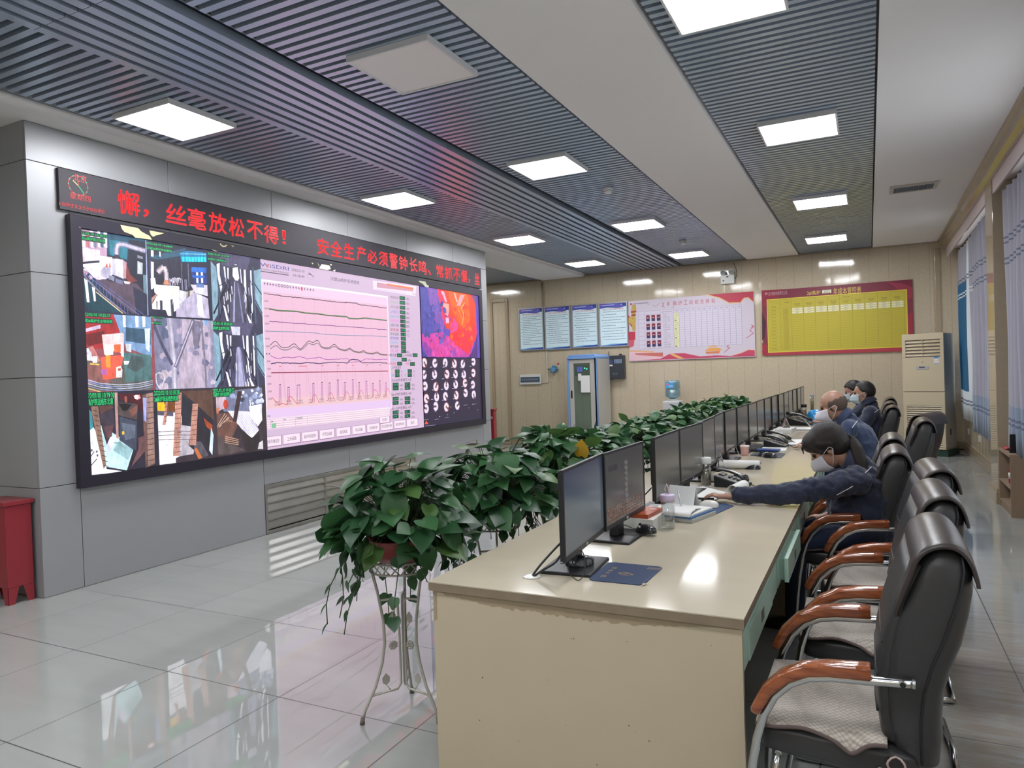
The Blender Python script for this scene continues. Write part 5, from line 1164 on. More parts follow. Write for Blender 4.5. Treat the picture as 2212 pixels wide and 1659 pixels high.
# water dispenser
m_bot = thin_glass('blue_bottle', '#9fc4d0', .12, .35)
o = thing('water_dispenser', 'white floor standing water dispenser partly hidden by the plants', 'water dispenser', (-3.34, 13.45, 0))
MB().bx(-.16, .16, -.16, .16, 0, .93).build('cabinet', mat('dispenser_white', '#c2c4c2', .4), o, bevel=.012)
MB().bx(-.15, .15, -.168, -.160, .60, .90).build('front_panel', mat('dispenser_panel', '#aeb0b2', .45), o)
MB().bx(-.05, -.02, -.19, -.165, .72, .76).bx(.02, .05, -.19, -.165, .72, .76).build('tap', mat('tap_white', '#d0d0d0', .3), o)
MB().lathe([(.10, .93), (.11, .95), (.09, .96)], seg=24).build('bottle_seat', mat('dispenser_white', '#c2c4c2', .4), o)
o = thing('water_bottle', 'blue transparent water barrel upside down on the dispenser', 'water barrel', (-3.34, 13.45, .955))
MB().lathe([(.03, 0), (.06, .02), (.125, .05), (.135, .08), (.135, .16), (.128, .17), (.128, .20), (.135, .21), (.135, .32), (.13, .345), (.11, .36), (.02, .362)], seg=28).build('barrel', m_bot, o)
a = Art((0, -.1365, 0), UX, UZ, NY); a.rect(-.09, .22, .055, .32, '#3f9ad0'); a.rect(-.08, .27, -.03, .30, '#d86a8a'); a.text('纯净水', -.03, .235, .05, .27, '#cfe8f4')
a.build('label', attr_mat('label_print', rough=.4), o)

# floor standing air conditioner, turned into the corner
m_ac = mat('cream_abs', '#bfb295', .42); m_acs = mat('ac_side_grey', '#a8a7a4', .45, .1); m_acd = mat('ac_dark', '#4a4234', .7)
o = thing('air_conditioner', 'tall cream floor standing air conditioner in the far right corner', 'air conditioner', (.865, 13.40, 0), -.42)
o['rot'] = 1
w, d, h = .62, .48, 1.95
MB().bx(-w/2+.012, w/2-.012, -d/2+.03, d/2, .10, h+.005).build('cabinet', m_acs, o, bevel=.006)
MB().bx(-w/2+.02, w/2+.02, -d/2+.02, d/2+.02, 0, .10).build('base', mat('ac_base_green', '#1d3a30', .6), o, bevel=.005)
f = MB()
for a_, b_, c_, e_ in ((-w/2, w/2, 1.86, h+.01), (-w/2, -w/2+.055, 1.58, 1.86), (w/2-.055, w/2, 1.58, 1.86), (-w/2, w/2, 1.03, 1.58)): f.bx(a_, b_, -d/2, -d/2+.035, c_, e_)
f.build('upper_front', m_ac, o, bevel=.005)
f = MB().bx(-w/2, w/2, -d/2, -d/2+.035, .11, .14).bx(-w/2, w/2, -d/2, -d/2+.035, .81, 1.022).bx(-w/2, -w/2+.055, -d/2, -d/2+.035, .14, .81).bx(w/2-.055, w/2, -d/2, -d/2+.035, .14, .81)
lf = f.build('lower_front', m_ac, o, bevel=.005)
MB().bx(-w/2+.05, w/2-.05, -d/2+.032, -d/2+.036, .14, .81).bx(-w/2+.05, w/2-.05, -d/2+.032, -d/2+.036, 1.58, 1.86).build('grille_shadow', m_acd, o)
f = MB()
for k in range(19): z = .15+k*.0355; f.prism([(-d/2, z), (-d/2+.012, z+.004), (-d/2+.02, z+.018), (-d/2+.004, z+.018)], 'x', -w/2+.05, w/2-.05)
f.build('intake_grille', m_ac, o)
f = MB()
for k in range(5): z = 1.60+k*.053; f.prism([(-d/2-.004, z), (-d/2+.012, z-.004), (-d/2+.03, z+.03), (-d/2+.02, z+.036)], 'x', -w/2+.056, w/2-.056); f.bx(-.006, .006, -d/2+.002, -d/2+.03, z, z+.053)
f.build('outlet_louvres', mat('louvre_tan', '#a99a78', .4), o)
MB().bx(-.10, .09, -d/2-.006, -d/2, 1.385, 1.44).build('control_panel', mat('panel_grey', '#a9a6a8', .3), o, bevel=.003); MB().bx(-.055, .03, -d/2-.0075, -d/2-.0055, 1.41, 1.43).build('display', mat('ac_display', '#4c4c50', .2), o)
MB().prism([(-.04, 1.50), (-.01, 1.503), (0, 1.515), (.01, 1.503), (.02, 1.5)], 'y', -d/2-.002, -d/2+.001).build('emblem', m_acd, o)
a = Art((0, -d/2-.001, 0), UX, UZ, NY); a.rect(.165, 1.47, .235, 1.58, '#d9d4d0'); a.rect(.165, 1.555, .235, 1.58, '#4a90c0'); a.rect(.165, 1.47, .235, 1.478, '#4a90c0'); a.rect(.175, 1.51, .225, 1.515, '#d88a7a'); a.build('energy_label', attr_mat('label_print', rough=.4), o)
MB().bx(w/2-.0125, w/2-.0100, -.02, .02, .33, .43).build('cable_slot', m_blackm, o)
tag(MB().tube([(1.16, 13.82, .9), (1.2, 13.86, .4), (1.22, 13.84, .1), (1.28, 13.8, .04), (1.36, 13.78, .05)], .012, 8).build('pipe', m_blackm), 'dark hose dropping behind the air conditioner into the corner', 'hose')

# curtains
cA = mat('curtain_lavender', '#a0a0ac', .85, transl=.16, sheen=.3); cB = mat('curtain_blue', '#8593a6', .85, transl=.14, sheen=.3); cS = mat('curtain_stripe', '#666e82', .85)
cW = mat('curtain_daylit_white', '#d4d7d8', .8, transl=.5); cN = mat('curtain_teal', '#3f7596', .8, transl=.45)
def curtain(label, y0, y1, z0, z1, folds, amp, zdark, lit=False, seed=0, x=1.285):
    rr_ = random.Random(seed); ph = [rr_.uniform(0, 6) for _ in range(4)]
    zl = [z0, zdark-.20, zdark-.175, zdark-.15, zdark-.125, zdark, 1.7, 2.2, 2.47, 2.49, 2.52, 2.54, 2.68, 2.70, 2.73, 2.75, 3.0, z1] if zdark else [z0, z1]
    mi_of = {1: 2, 3: 2, 8: 2, 10: 2, 12: 2, 14: 2}
    nu = folds*8; t = MB(); vs = []
    for i in range(nu+1):
        u = i/nu
        for z in zl:
            k = (z-z0)/(z1-z0)
            xx = x + amp*(math.sin(u*folds*2*PI+ph[0]) + .35*math.sin(u*folds*3.7*PI+ph[1]))*(1.0-.25*k) + .012*math.sin(z*2+ph[2]+u*9)
            vs.append((xx, y0+(y1-y0)*u + .02*math.sin(z*1.7+ph[3]), z))
    n = len(zl); 
    o = len(t.v); t.v += vs
    for i in range(nu):
        for j in range(n-1):
            t.f.append((o+i*n+j, o+(i+1)*n+j, o+(i+1)*n+j+1, o+i*n+j+1))
            base = 0 if j >= 5 else 1
            if lit:  # daylight through the cloth is put into the white face colour
                u = i/nu
                if .18 < u < .30 or .92 < u: base = 3
                elif .30 <= u <= .92: base = 4 if 5 <= j < 8 or j == 0 and False else (3 if j < 5 else (4 if 8 <= j < 15 and False else 4)) if j < 12 else 0
            t.mi.append(mi_of.get(j, base) if not (lit and j in (8, 10)) else 3); t.sm.append(True)
    ob = t.build('curtain', [cA, cB, cS, cW, cN], solid=.004)
    return tag(ob, label, 'curtain', 'striped curtains at the windows')
curtain('striped curtain with a teal panel and folds painted sunlit white, beside the air conditioner', 11.62, 13.45, .62, 3.22, 6, .028, 1.05, True, 1, x=1.31)
curtain('lavender striped curtain hanging against the far side of the pilaster', 9.65, 11.35, .55, 3.22, 7, .035, 1.05, False, 2)
curtain('lavender striped curtain above the low wooden shelf, right edge of the photo', 7.0, 8.80, .58, 3.22, 8, .035, 1.05, False, 3)
curtain('lavender curtain at the near window beside the camera', 4.3, 5.2, .58, 3.22, 6, .035, 1.05, False, 4)

# low shelf with a few things on it
m_sw = mat('shelf_wood', '#8f7a66', .5, noise=.10, nscale=6, stretch=(8, 8, .6))
o = thing('low_shelf', 'low open wooden shelf unit below the curtain at the right edge', 'shelf', (1.18, 8.53, 0))
MB().bx(0, .20, -.335, -.315, 0, .60).build('side_panel', m_sw, o); MB().bx(0, .20, .33, .35, 0, .60).build('side_panel', m_sw, o)
MB().bx(.19, .20, -.315, .33, 0, .60).build('back_panel', m_sw, o); MB().bx(-.002, .20, -.315, .33, .575, .60).build('top', m_sw, o)
MB().bx(0, .19, -.315, .33, .265, .285).build('shelf', m_sw, o); MB().bx(0, .19, -.315, .33, .06, .08).bx(.01, .02, -.315, .33, 0, .06).build('plinth', m_sw, o)
o = thing('red_bottle', 'red bottle with a white label on the middle board of the low shelf', 'bottle', (1.25, 8.48, .285))
MB().lathe([(.04, 0), (.045, .01), (.045, .13), (.02, .165), (.02, .18)], seg=18).build('body', mat('bottle_red', '#8a1f2c', .3), o)
MB().lathe([(.022, .18), (.022, .205), (.0, .206)], seg=14).build('cap', mat('cap_clear', '#b8b0ae', .2), o); MB().lathe([(.0462, .05), (.0462, .11)], seg=18).build('label', m_paper, o)
tag(MB().bx(1.20, 1.27, 8.28, 8.36, .285, .45).build('blue_carton', mat('carton_blue', '#3f8ab0', .4), bevel=.002), 'small blue carton next to the red bottle on the shelf', 'carton')
t = MB(); t.sheet(lambda u, v: (1.20+.15*u, 8.62+.2*v, .604+.018*abs(math.sin(5*u+3*v))), 6, 8)
tag(t.build('red_cloth', mat('cloth_red', '#a83a40', .7), solid=.004), 'crumpled red and white packet lying on top of the low shelf', 'packet')
tag(MB().bx(1.21, 1.33, 8.38, 8.41, .60, .78).bx(1.205, 1.335, 8.36, 8.43, .60, .62).build('black_stand', m_black), 'upright black gadget standing on top of the low shelf', 'gadget')
# ================================================================ THE LONG DESK
DZ = .76; DY0, DY1 = 2.245, 12.75; DX0, DX1 = -1.508, -.36
m_desk = mat('cream_marble_laminate', '#b4ab98', .10, spec=.12, noise=.05, nscale=2.5, stretch=(1, 3, 1))
m_deskp = mat('cream_end_panel', '#b0a48c', .45, noise=.035, nscale=7)
m_edge = mat('worn_edge', '#7a6d5a', .6, noise=.25, nscale=14)
m_mint = mat('mint_drawer', '#a9c8b8', .3, coat=.2)
o = thing('long_desk', 'very long cream control desk running from the camera to the far wall', 'desk', (-.93, 7.5, 0))
def L(mb, name, m, **k): return loc(mb.build(name, m, **k), o)
L(MB().bx(DX0, DX1, DY0, DY1, DZ-.004, DZ), 'desk_top', m_desk)
L(MB().bx(DX0+.001, DX1-.001, DY0+.001, DY1-.001, DZ-.034, DZ-.004), 'top_edge', m_edge)
L(MB().bx(DX0+.012, DX1-.010, DY0+.014, DY0+.036, 0, DZ-.034), 'end_panel', m_deskp)
L(MB().bx(DX0+.012, DX1-.010, DY1-.04, DY1-.02, 0, DZ-.034), 'end_panel', m_deskp)
L(MB().bx(DX0+.012, DX0+.03, DY0+.036, DY1-.04, 0, DZ-.034), 'back_panel', m_deskp)
L(MB().bx(DX0+.03, DX1-.02, DY0+.036, DY1-.04, DZ-.06, DZ-.034), 'shadow_gap_strip', mat('desk_shadow_gap', '#3f3638', .7))  # dark strip: shade of the gap below the top, put into its colour
for y in (4.6, 7.1, 9.6): L(MB().bx(DX0+.03, DX1-.06, y, y+.02, 0, DZ-.06), 'divider', m_deskp)
# grime under the lip: its own thin film with a ragged edge
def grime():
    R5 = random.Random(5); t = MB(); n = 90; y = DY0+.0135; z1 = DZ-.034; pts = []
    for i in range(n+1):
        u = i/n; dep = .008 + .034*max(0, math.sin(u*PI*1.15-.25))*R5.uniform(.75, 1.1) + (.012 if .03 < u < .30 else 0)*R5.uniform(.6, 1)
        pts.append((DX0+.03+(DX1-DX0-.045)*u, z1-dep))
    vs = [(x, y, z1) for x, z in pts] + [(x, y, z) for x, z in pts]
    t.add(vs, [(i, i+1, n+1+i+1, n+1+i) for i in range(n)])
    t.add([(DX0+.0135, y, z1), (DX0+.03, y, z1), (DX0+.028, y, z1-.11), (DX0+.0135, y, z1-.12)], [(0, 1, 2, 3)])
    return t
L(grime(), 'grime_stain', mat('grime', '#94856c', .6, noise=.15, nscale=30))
t = MB(); R6 = random.Random(9)
for _ in range(26):
    x = R6.uniform(DX0+.1, DX1-.1); z = R6.uniform(.1, .66); s_ = R6.uniform(.001, .003); t.add([(x-s_, DY0+.0138, z), (x, DY0+.0138, z-s_*1.6), (x+s_*1.5, DY0+.0138, z), (x, DY0+.0138, z+s_)], [(0, 1, 2, 3)])
L(t, 'chips', mat('chip_dark', '#5a4f42', .8))
# keyboard drawers, mint green
y = DY0+.10; k = 0
while y < 11.9:
    pulled = .03 if k == 1 else 0.0
    f = MB().bx(DX1-.028, DX1-.012, y-.055, y+.835, DZ-.185, DZ-.062)
    L(f, 'drawer_rail', m_mint, bevel=.002)
    d_ = loc(MB().bx(DX1-.022+pulled, DX1-.004+pulled, y+.02, y+.62, DZ-.175, DZ-.070).bx(DX1-.028, DX1-.022+pulled, y+.03, y+.61, DZ-.168, DZ-.076).build('drawer', m_mint, bevel=.002), o)
    h_ = loc(MB().bx(DX1-.0045+pulled, DX1-.0030+pulled, y+.30, y+.37, DZ-.145, DZ-.105).build('recessed_pull', mat('pull_brown', '#5c5048', .5)), o)
    h_.parent = d_; h_.matrix_parent_inverse = Matrix.Identity(4)
    y += .92; k += 1
gr = at_z(1149, 1246, DZ)
tag(MB().lathe([(.035, 0), (.035, .003), (.026, .004), (.0, .004)], (gr.x, gr.y, DZ+.0005), 24).build('cable_grommet', mat('grommet_white', '#d0cfc9', .3)), 'round white cable grommet in the desk top behind the nearest screen', 'cable grommet')

# ---------------------------------------------------------------- monitors
m_bez = mat('bezel_black', '#1c1d20', .38); m_scr = mat('screen_dark_grey', '#101216', .16, emit=.085, emitcol='#8a8680')
def screen_mat(name, c1, c2, c3):
    m = mat(name, '#0c0e12', .2); nt, b = ncol(m)
    tc = nt.nodes.new('ShaderNodeTexCoord'); sp = nt.nodes.new('ShaderNodeSeparateXYZ'); nt.links.new(tc.outputs['Object'], sp.inputs[0])
    mr = nt.nodes.new('ShaderNodeMapRange'); nt.links.new(sp.outputs[2], mr.inputs[0]); mr.inputs[1].default_value = .10; mr.inputs[2].default_value = .41
    cr = nt.nodes.new('ShaderNodeValToRGB'); nt.links.new(mr.outputs[0], cr.inputs[0]); e = cr.color_ramp.elements
    e[0].color = rgb(c1); e[1].color = rgb(c3); q = e.new(.5); q.color = rgb(c2)
    nt.links.new(cr.outputs[0], b.inputs['Emission Color']); b.inputs['Emission Strength'].default_value = .13
    m.cycles.emission_sampling = 'NONE'
    return m
m_wall1 = screen_mat('desktop_picture', '#7c848c', '#7f8f9a', '#4d567c')
m_app = screen_mat('process_picture', '#8a7a74', '#7a7876', '#6c6b6d')
m_app2 = screen_mat('process_picture_brown', '#70706c', '#7d7a74', '#84807a')
m_logo = mat('logo_silver', '#b9bbc0', .3, .5)
def make_monitor(sm, label):
    o = thing('monitor', label, 'monitor', (0, 0, DZ), 0)
    # local: screen faces +x, width along y
    MB().bx(-.020, -.002, -.268, .268, .088, .418).build('casing', m_bez, o, bevel=.004)
    MB().bx(-.055, -.020, -.17, .17, .15, .36).build('rear_bulge', m_bez, o, bevel=.012)
    f = MB()
    for a_, b_, c_, d_ in ((-.27, .27, .408, .42), (-.27, .27, .085, .107), (-.27, -.258, .107, .408), (.258, .27, .107, .408)): f.bx(-.008, .002, a_, b_, c_, d_)
    bz = f.build('bezel', m_bez, o, bevel=.0015)
    MB().bx(-.012, .0035, -.010, .010, .091, .101).build('logo', m_logo, bz)
    MB().bx(-.003, -.0005, -.258, .258, .107, .408).build('screen', sm, o)
    MB().prism([(-.075, .012), (-.030, .012), (-.032, .25), (-.056, .25)], 'y', -.042, .042).build('neck', m_bez, o, bevel=.006)
    MB().prism([(-.155, 0), (.055, 0), (.050, .012), (-.150, .014)], 'y', -.135, .135).build('base', m_bez, o, bevel=.003)
    return o
mon_spots = [(-1.022, 2.624, -.07), (-1.024, 3.154, .03), (-1.010, 3.87, 0), (-1.000, 4.42, .04), (-1.012, 4.985, -.03), (-1.04, 5.535, -.05), (-1.046, 6.085, .0), (-1.035, 6.635, .02),
             (-1.025, 7.185, 0), (-1.025, 7.735, .0), (-1.020, 8.285, 0), (-1.010, 8.84, .0), (-.995, 9.39, .0), (-.99, 9.94, 0), (-.99, 10.49, 0), (-.985, 11.05, 0), (-.975, 11.65, 0), (-.975, 12.25, 0)]
labs = ['nearest desktop monitor, showing a plain blue grey desktop', 'second monitor from the camera, showing a process picture with orange at the bottom',
        'third monitor, left half of the pair just beyond the orange booklet', 'fourth monitor, ending beside the tea tumbler', 'fifth monitor, behind the white lidded tea tumbler', 'narrow looking monitor angled behind the long paper roll',
        'monitor behind the paper roll and the pink cup', 'monitor directly behind the pink paper cup', 'monitor behind the papers with the blue folder', 'monitor behind the black phone with the calculator', 'monitor beside the white paper box on the desk', 'monitor beside the second desk calendar',
        'monitor left of the large black desk phone', 'monitor just past the large black desk phone', 'fourth monitor from the far end of the row', 'third monitor from the far end of the row', 'last but one monitor of the row', 'farthest monitor of the row, beside the far wall']
pr = {}
for i, ((x, y, rz), lb) in enumerate(zip(mon_spots, labs)):
    sm = m_wall1 if i == 0 else (m_app if i == 1 else m_app2)
    if sm.name not in pr: pr[sm.name] = make_monitor(sm, lb); q = pr[sm.name]
    else: q = dup(pr[sm.name])
    q.location = (x+.012, y, DZ); q.rotation_euler = (0, 0, -rz); q['label'] = lb; q['group'] = 'monitors in a row along the desk'
# picture on the second screen
s2 = Art((.0008, 0, 0), UY, UZ, Vector((1, 0, 0)), None)
s2.rect(-.22, .33, -.11, .36, '#55555c'); s2.rect(-.215, .335, -.115, .355, '#3f4048')
for k in range(8): s2.uv([(.0+R.uniform(-.02, .02), .16+k*.025), (.03, .165+k*.025), (.02, .185+k*.025), (-.02, .18+k*.025)], '#9a9694')
s3 = Art((.0008, 0, 0), UY, UZ, Vector((1, 0, 0)), None)
for r_ in range(5):
    for k in range(22): s3.rect(-.24+k*.022, .115+r_*.013, -.226+k*.022, .122+r_*.013, R.choice(['#a8603c', '#b87850', '#c09080', '#7a6a60']))
pm2 = [q for q in bpy.data.objects if q.get('label') == labs[1]][0]
s2.build('screen_picture', attr_mat('screen_ink', emit=.13), pm2); s3.build('screen_table', attr_mat('screen_ink', emit=.13), pm2)
# cables behind the first screens
def cable(label, pts, r=.0035, m=None, name='cable'):
    # smooth the path
    P = [Vector(p) for p in pts]; Q = []
    for i in range(len(P)-1):
        p0, p1, p2, p3 = P[max(i-1, 0)], P[i], P[i+1], P[min(i+2, len(P)-1)]
        for k in range(6):
            t = k/6; Q.append(.5*((2*p1)+(-p0+p2)*t+(2*p0-5*p1+4*p2-p3)*t*t+(-p0+3*p1-3*p2+p3)*t**3))
    Q.append(P[-1])
    return tag(MB().tube(Q, r, 8).build(name, m or m_black), label, 'cable')
g0 = Vector((gr.x, gr.y, DZ+.006))
cable('thick black cable rising from the desk grommet to the nearest screen', [g0+Vector((0, .004, -.004)), g0+Vector((.02, .03, .03)), g0+Vector((.06, .09, .085)), (-1.068, 2.57, DZ+.13)], .0045)
cable('black plug cable beside it, also leaving the desk grommet', [g0+Vector((.008, -.004, -.004)), g0+Vector((.04, .01, .02)), g0+Vector((.085, .04, .05)), (-1.062, 2.53, DZ+.10)], .0045)
cable('black cable behind the third monitor', [(-1.15, 3.62, DZ+.006), (-1.14, 3.64, DZ+.05), (-1.09, 3.70, DZ+.10), (-1.07, 3.78, DZ+.13)], .004)

# ---------------------------------------------------------------- mice, pads
m_mouse = mat('mouse_black', '#1b1c1f', .25, coat=.3); m_mousew = mat('mouse_white', '#d6d4cc', .25, coat=.4)
def make_mouse(m, label, wheel=m_blackm):
    o = thing('computer_mouse', label, 'computer mouse')
    t = MB()
    def fn(u, v):
        x = (u-.5)*.115; ww = .031*(1-abs((u-.45)*2)**3.2)**.5 if abs((u-.45)*2) < 1 else .0
        ww = .031*max(0.0, 1-abs((u-.5)*2)**3)**.5; y_ = (v*2-1)
        z = .036*max(0, 1-abs((u-.56)*1.9)**2.4)**.6*max(0, 1-abs(y_)**2.6)**.5
        return (x, y_*ww, max(.0, z))
    t.sheet(fn, 18, 14); t.add([fn(i/18, 0) for i in range(19)] + [fn(i/18, 1) for i in range(18, -1, -1)], [tuple(range(37, -1, -1))])
    t.build('shell', m, o)
    MB().tube([(-.030, -.003, .030), (-.030, .003, .030)], .008, 12).build('wheel', wheel, o)
    MB().tube([(-.056, 0, .006), (-.065, 0, .006), (-.075, .002, .005)], .0022, 6).build('cable_stub', m, o)
    return o
mk = make_mouse(m_mouse, 'black mouse')
def put_mouse(px, py, rz, lab, z=DZ, first=[True], dz=0):
    q = at_z(px, py, z+.012)
    o = mk if first[0] else dup(mk)
    first[0] = False
    o.location = (q.x, q.y, z); o.rotation_euler = (0, 0, rz); o['label'] = lab; o['group'] = 'black mice along the desk'; return o
a1 = put_mouse(1252, 1212, 0.5, 'black mouse resting on the foot of the nearest screen', DZ+.0145)
a2 = put_mouse(1370, 1143, -.35, 'black mouse beside the white box, touching the foot of the second screen', DZ)
a2.location = (-.950, 3.235, DZ+.0145)
put_mouse(1598, 1030, .1, 'black mouse beyond the first desk phone', DZ)
put_mouse(1626, 1010, .0, 'black mouse lying at the end of the paper roll', DZ)
put_mouse(1651, 982, .2, 'black mouse on the dark pad beside the pink cup', DZ+.003); put_mouse(1664, 985, -.2, 'second black mouse on the dark pad, its right one', DZ+.003)
put_mouse(1668, 953, 0, 'black mouse in front of the second desk phone', DZ)
cable('thin mouse lead looping up over the nearest black mouse', [(-1.07, 2.60, DZ+.02), (-1.04, 2.50, DZ+.016), (-1.00, 2.455, DZ+.005), (-.97, 2.44, DZ+.006), (-.965, 2.48, DZ+.03), (-.985, 2.52, DZ+.085), (-1.02, 2.53, DZ+.085), (-1.035, 2.53, DZ+.05), (-1.02, 2.54, DZ+.028), (-.99, 2.56, DZ+.022)], .0018)
cable('thin black lead of the mouse by the white box', [(-1.12, 3.20, DZ+.05), (-1.06, 3.24, DZ+.04), (-1.02, 3.25, DZ+.025)], .0018)
ow = make_mouse(m_mousew, 'white mouse on the blue pad in front of the woman\'s hand'); q = at_z(1530, 1091, DZ+.012); ow.location = (q.x, q.y, DZ+.004); ow.rotation_euler = (0, 0, -.1)
cable('thin grey lead of the white mouse', [(ow.location.x-.07, ow.location.y, DZ+.008), (-.97, ow.location.y-.01, DZ+.004), (-1.02, ow.location.y+.06, DZ+.004)], .0018, mat('lead_grey', '#8a867c', .5))
m_pad = mat('pad_blue', '#2b3b58', .7, noise=.04, nscale=40)
def pad(label, poly, m, name='mouse_pad', z=DZ, h=.003):
    return tag(MB().prism(poly, 'z', z+.0004, z+.0004+h).build(name, m, bevel=.001), label, 'mouse pad')
c = [at_z(*q, DZ) for q in ((1270, 1254), (1389, 1266), (1433, 1226), (1315, 1215))]
def rounded(P, r=.015):
    out = []
    for i in range(len(P)):
        p, a_, b_ = P[i], P[i-1], P[(i+1) % len(P)]; u_ = (a_-p).normalized(); v_ = (b_-p).normalized()
        for k in range(4): t = k/3; A_ = p+u_*r*(1-t); B_ = p+v_*r*t; out.append(tuple((A_+B_-p)[:2]))
    return out
po = pad('large blue mouse pad with small gold writing on the near end of the desk', rounded(c), m_pad)
pa = Art((0, 0, DZ+.0036), UX, UY, UZ, lambda x, y: at_z(x, y, DZ+.0036), step=.0001); pa.zoom(1200, 960, 4.88); GD = '#b09468'
for ch, x, y in (('四', 505, 1388), ('方', 548, 1352), ('软', 582, 1328), ('园', 622, 1302)):
    p = pa.p(x, y); pa.text(ch, p[0]-.009, p[1]-.011, p[0]+.009, p[1]+.011, GD)
p = pa.p(740, 1365)
for (dx, dy, w_) in ((0, 0, .030), (-.01, .006, .02), (.012, -.004, .018)): pa.line([(p[0]+dx-w_, p[1]+dy), (p[0]+dx, p[1]+dy+w_*.7), (p[0]+dx+w_, p[1]+dy), (p[0]+dx, p[1]+dy-w_*.7), (p[0]+dx-w_, p[1]+dy)], .002, GD)
p = pa.p(1045, 1310)
for k in range(4): pa.rect(p[0]-.028, p[1]-.012+k*.007, p[0]+.028, p[1]-.009+k*.007, '#8a7a70')
pa.line([pa.p(930, 1445), pa.p(1110, 1330)], .0015, '#6a7a9a')
p0 = pa.p(905, 1490); pa.uv([pa.p(905, 1492), pa.p(975, 1468), pa.p(920, 1460)], '#a89c88')
loc(pa.build('print', attr_mat('pad_ink', rough=.7)), po)
c = [at_z(*q, DZ) for q in ((1483, 1098), (1545, 1112), (1587, 1093), (1528, 1082))]
pad('smaller blue mouse pad under the white mouse', rounded(c), mat('pad_blue2', '#2d4264', .7, noise=.06, nscale=40))
c = [at_z(*q, DZ) for q in ((1620, 984), (1688, 990), (1697, 980), (1632, 977))]
pad('dark grey mouse pad beyond the pink cup', rounded(c), mat('pad_dark', '#3a3d44', .7))

# ---------------------------------------------------------------- things lying on the desk
def slab(name, label, cat, poly, z0, z1, m, bevel=.001): return tag(MB().prism(poly, 'z', z0, z1).build(name, m, bevel=bevel), label, cat)
bk = [(-1.205, 3.31), (-.925, 3.285), (-.925, 3.485), (-1.19, 3.49)]
slab('white_box', 'flat white box on the desk under the orange booklet', 'box', bk, DZ+.0005, DZ+.062, mat('box_white', '#cfcdc6', .55))
bo = slab('orange_booklet', 'orange booklet with a yellow picture lying on the white box', 'booklet', [(-1.20, 3.325), (-.955, 3.295), (-.935, 3.49), (-1.17, 3.52)], DZ+.0625, DZ+.082, mat('cover_orange', '#a34b2c', .4))
a = Art((0, 0, DZ+.0825), UX, UY, UZ, None, .0001); a.uv([(-1.15, 3.34), (-1.06, 3.33), (-1.0, 3.40), (-1.03, 3.46), (-1.11, 3.47), (-1.16, 3.40)], '#d8a93a')
for _ in range(16): x, y_ = R.uniform(-1.13, -1.03), R.uniform(3.35, 3.45); a.uv([(x, y_), (x+.03, y_+.005), (x+.02, y_+.02)], R.choice(['#e8d890', '#5a5040', '#efe6c8', '#b8843a']))
a.rect(-.985, 3.43, -.955, 3.46, '#b8a8b4'); a.line([(-1.14, 3.335), (-.97, 3.31)], .004, '#8a3a22'); loc(a.build('cover_print', attr_mat('pad_ink', rough=.7)), bo)
m_clear = thin_glass('clear_glass', '#f4f6f6', .06); m_lav = mat('lavender_plastic', '#c4b5d0', .35)
q = at_z(1444, 1142, DZ); o = thing('water_tumbler', 'clear drinking bottle with a lavender lid and hanging strap', 'bottle', (q.x, q.y, DZ+.0005))
MB().lathe([(.0, .002), (.031, .002), (.033, .008), (.033, .135), (.0305, .135), (.0305, .012), (.0, .010)], seg=28).build('glass_body', m_clear, o)
MB().lathe([(.035, .132), (.035, .162), (.032, .166), (.0, .166)], seg=28).build('lid', m_lav, o)
MB().tube([(-.008, 0, .166), (-.012, 0, .195), (-.003, 0, .215), (.006, 0, .195), (.004, 0, .166)], .005, 8, flat=.4).build('strap', mat('strap_pink', '#d0b0b8', .5), o)
nb = [(-1.05, 3.60), (-.80, 3.545), (-.735, 3.80), (-.98, 3.86)]
m_nbc = [mat('cover_dull', '#8f9296', .4), mat('cover_blue', '#3f6a9c', .45)]
for i, (z0, z1, m, lb) in enumerate(((0, .02, mat('pages_a', '#a9a9a4', .6), 'thick grey folder at the bottom of the notebook stack'), (.0205, .030, m_nbc[1], 'blue notebook in the middle of the notebook stack'), (.0305, .040, m_paper, 'white notebook lying open on top of the notebook stack'))):
    off = i*.008; slab('notebook', lb, 'notebook', [(x-off, y_-off*.5) for x, y_ in nb], DZ+z0+.0005, DZ+z1, m)
t = MB(); t.sheet(lambda u, v: (-1.06+.25*u+.012*v, 3.59+.20*v-.05*u, DZ+.041+.016*(1-v)*abs(math.sin(v*9))*.6+.010*math.sin(v*PI)), 4, 10)
tag(t.build('open_page', m_paper, solid=.0015), 'curled white page turned over on the notebook stack', 'page')
def calendar(label, x, y, rz, s=1.0, col='#cfcfce'):
    o = thing('desk_calendar', label, 'desk calendar', (x, y, DZ+.0005), rz)
    mm = mat('calendar_card_'+col, col, .6)
    MB().obx((-.026*s, 0, .075*s), .003, .17*s, .155*s, (Vector((.94, 0, -.34)), Vector((0, 1, 0)), Vector((.34, 0, .94)))).build('back_board', mm, o)
    f_ = MB().obx((.026*s, 0, .075*s), .003, .17*s, .155*s, (Vector((.94, 0, .34)), Vector((0, 1, 0)), Vector((-.34, 0, .94)))).build('front_leaf', m_paper, o)
    MB().bx(-.055*s, .055*s, -.085*s, .085*s, 0, .002).build('foot', mm, o)
    t = MB()
    for k in range(4):
        for j in range(6): t.obx((.030*s+.0018-.34*(-.04+k*.022)*s*1.0, -.06*s+j*.024*s, (.035+k*.024)*s), .001, .014*s, .006*s, (Vector((.94, 0, .34)), Vector((0, 1, 0)), Vector((-.34, 0, .94))))
    return o
calendar('tent shaped desk calendar behind the lavender lidded bottle', -.92, 3.86, 1.35, .9)
calendar('small white framed desk calendar leaning before the paper roll', at_z(1556, 1012, DZ).x, at_z(1556, 1012, DZ).y, .25, .8, '#c4c6c4')
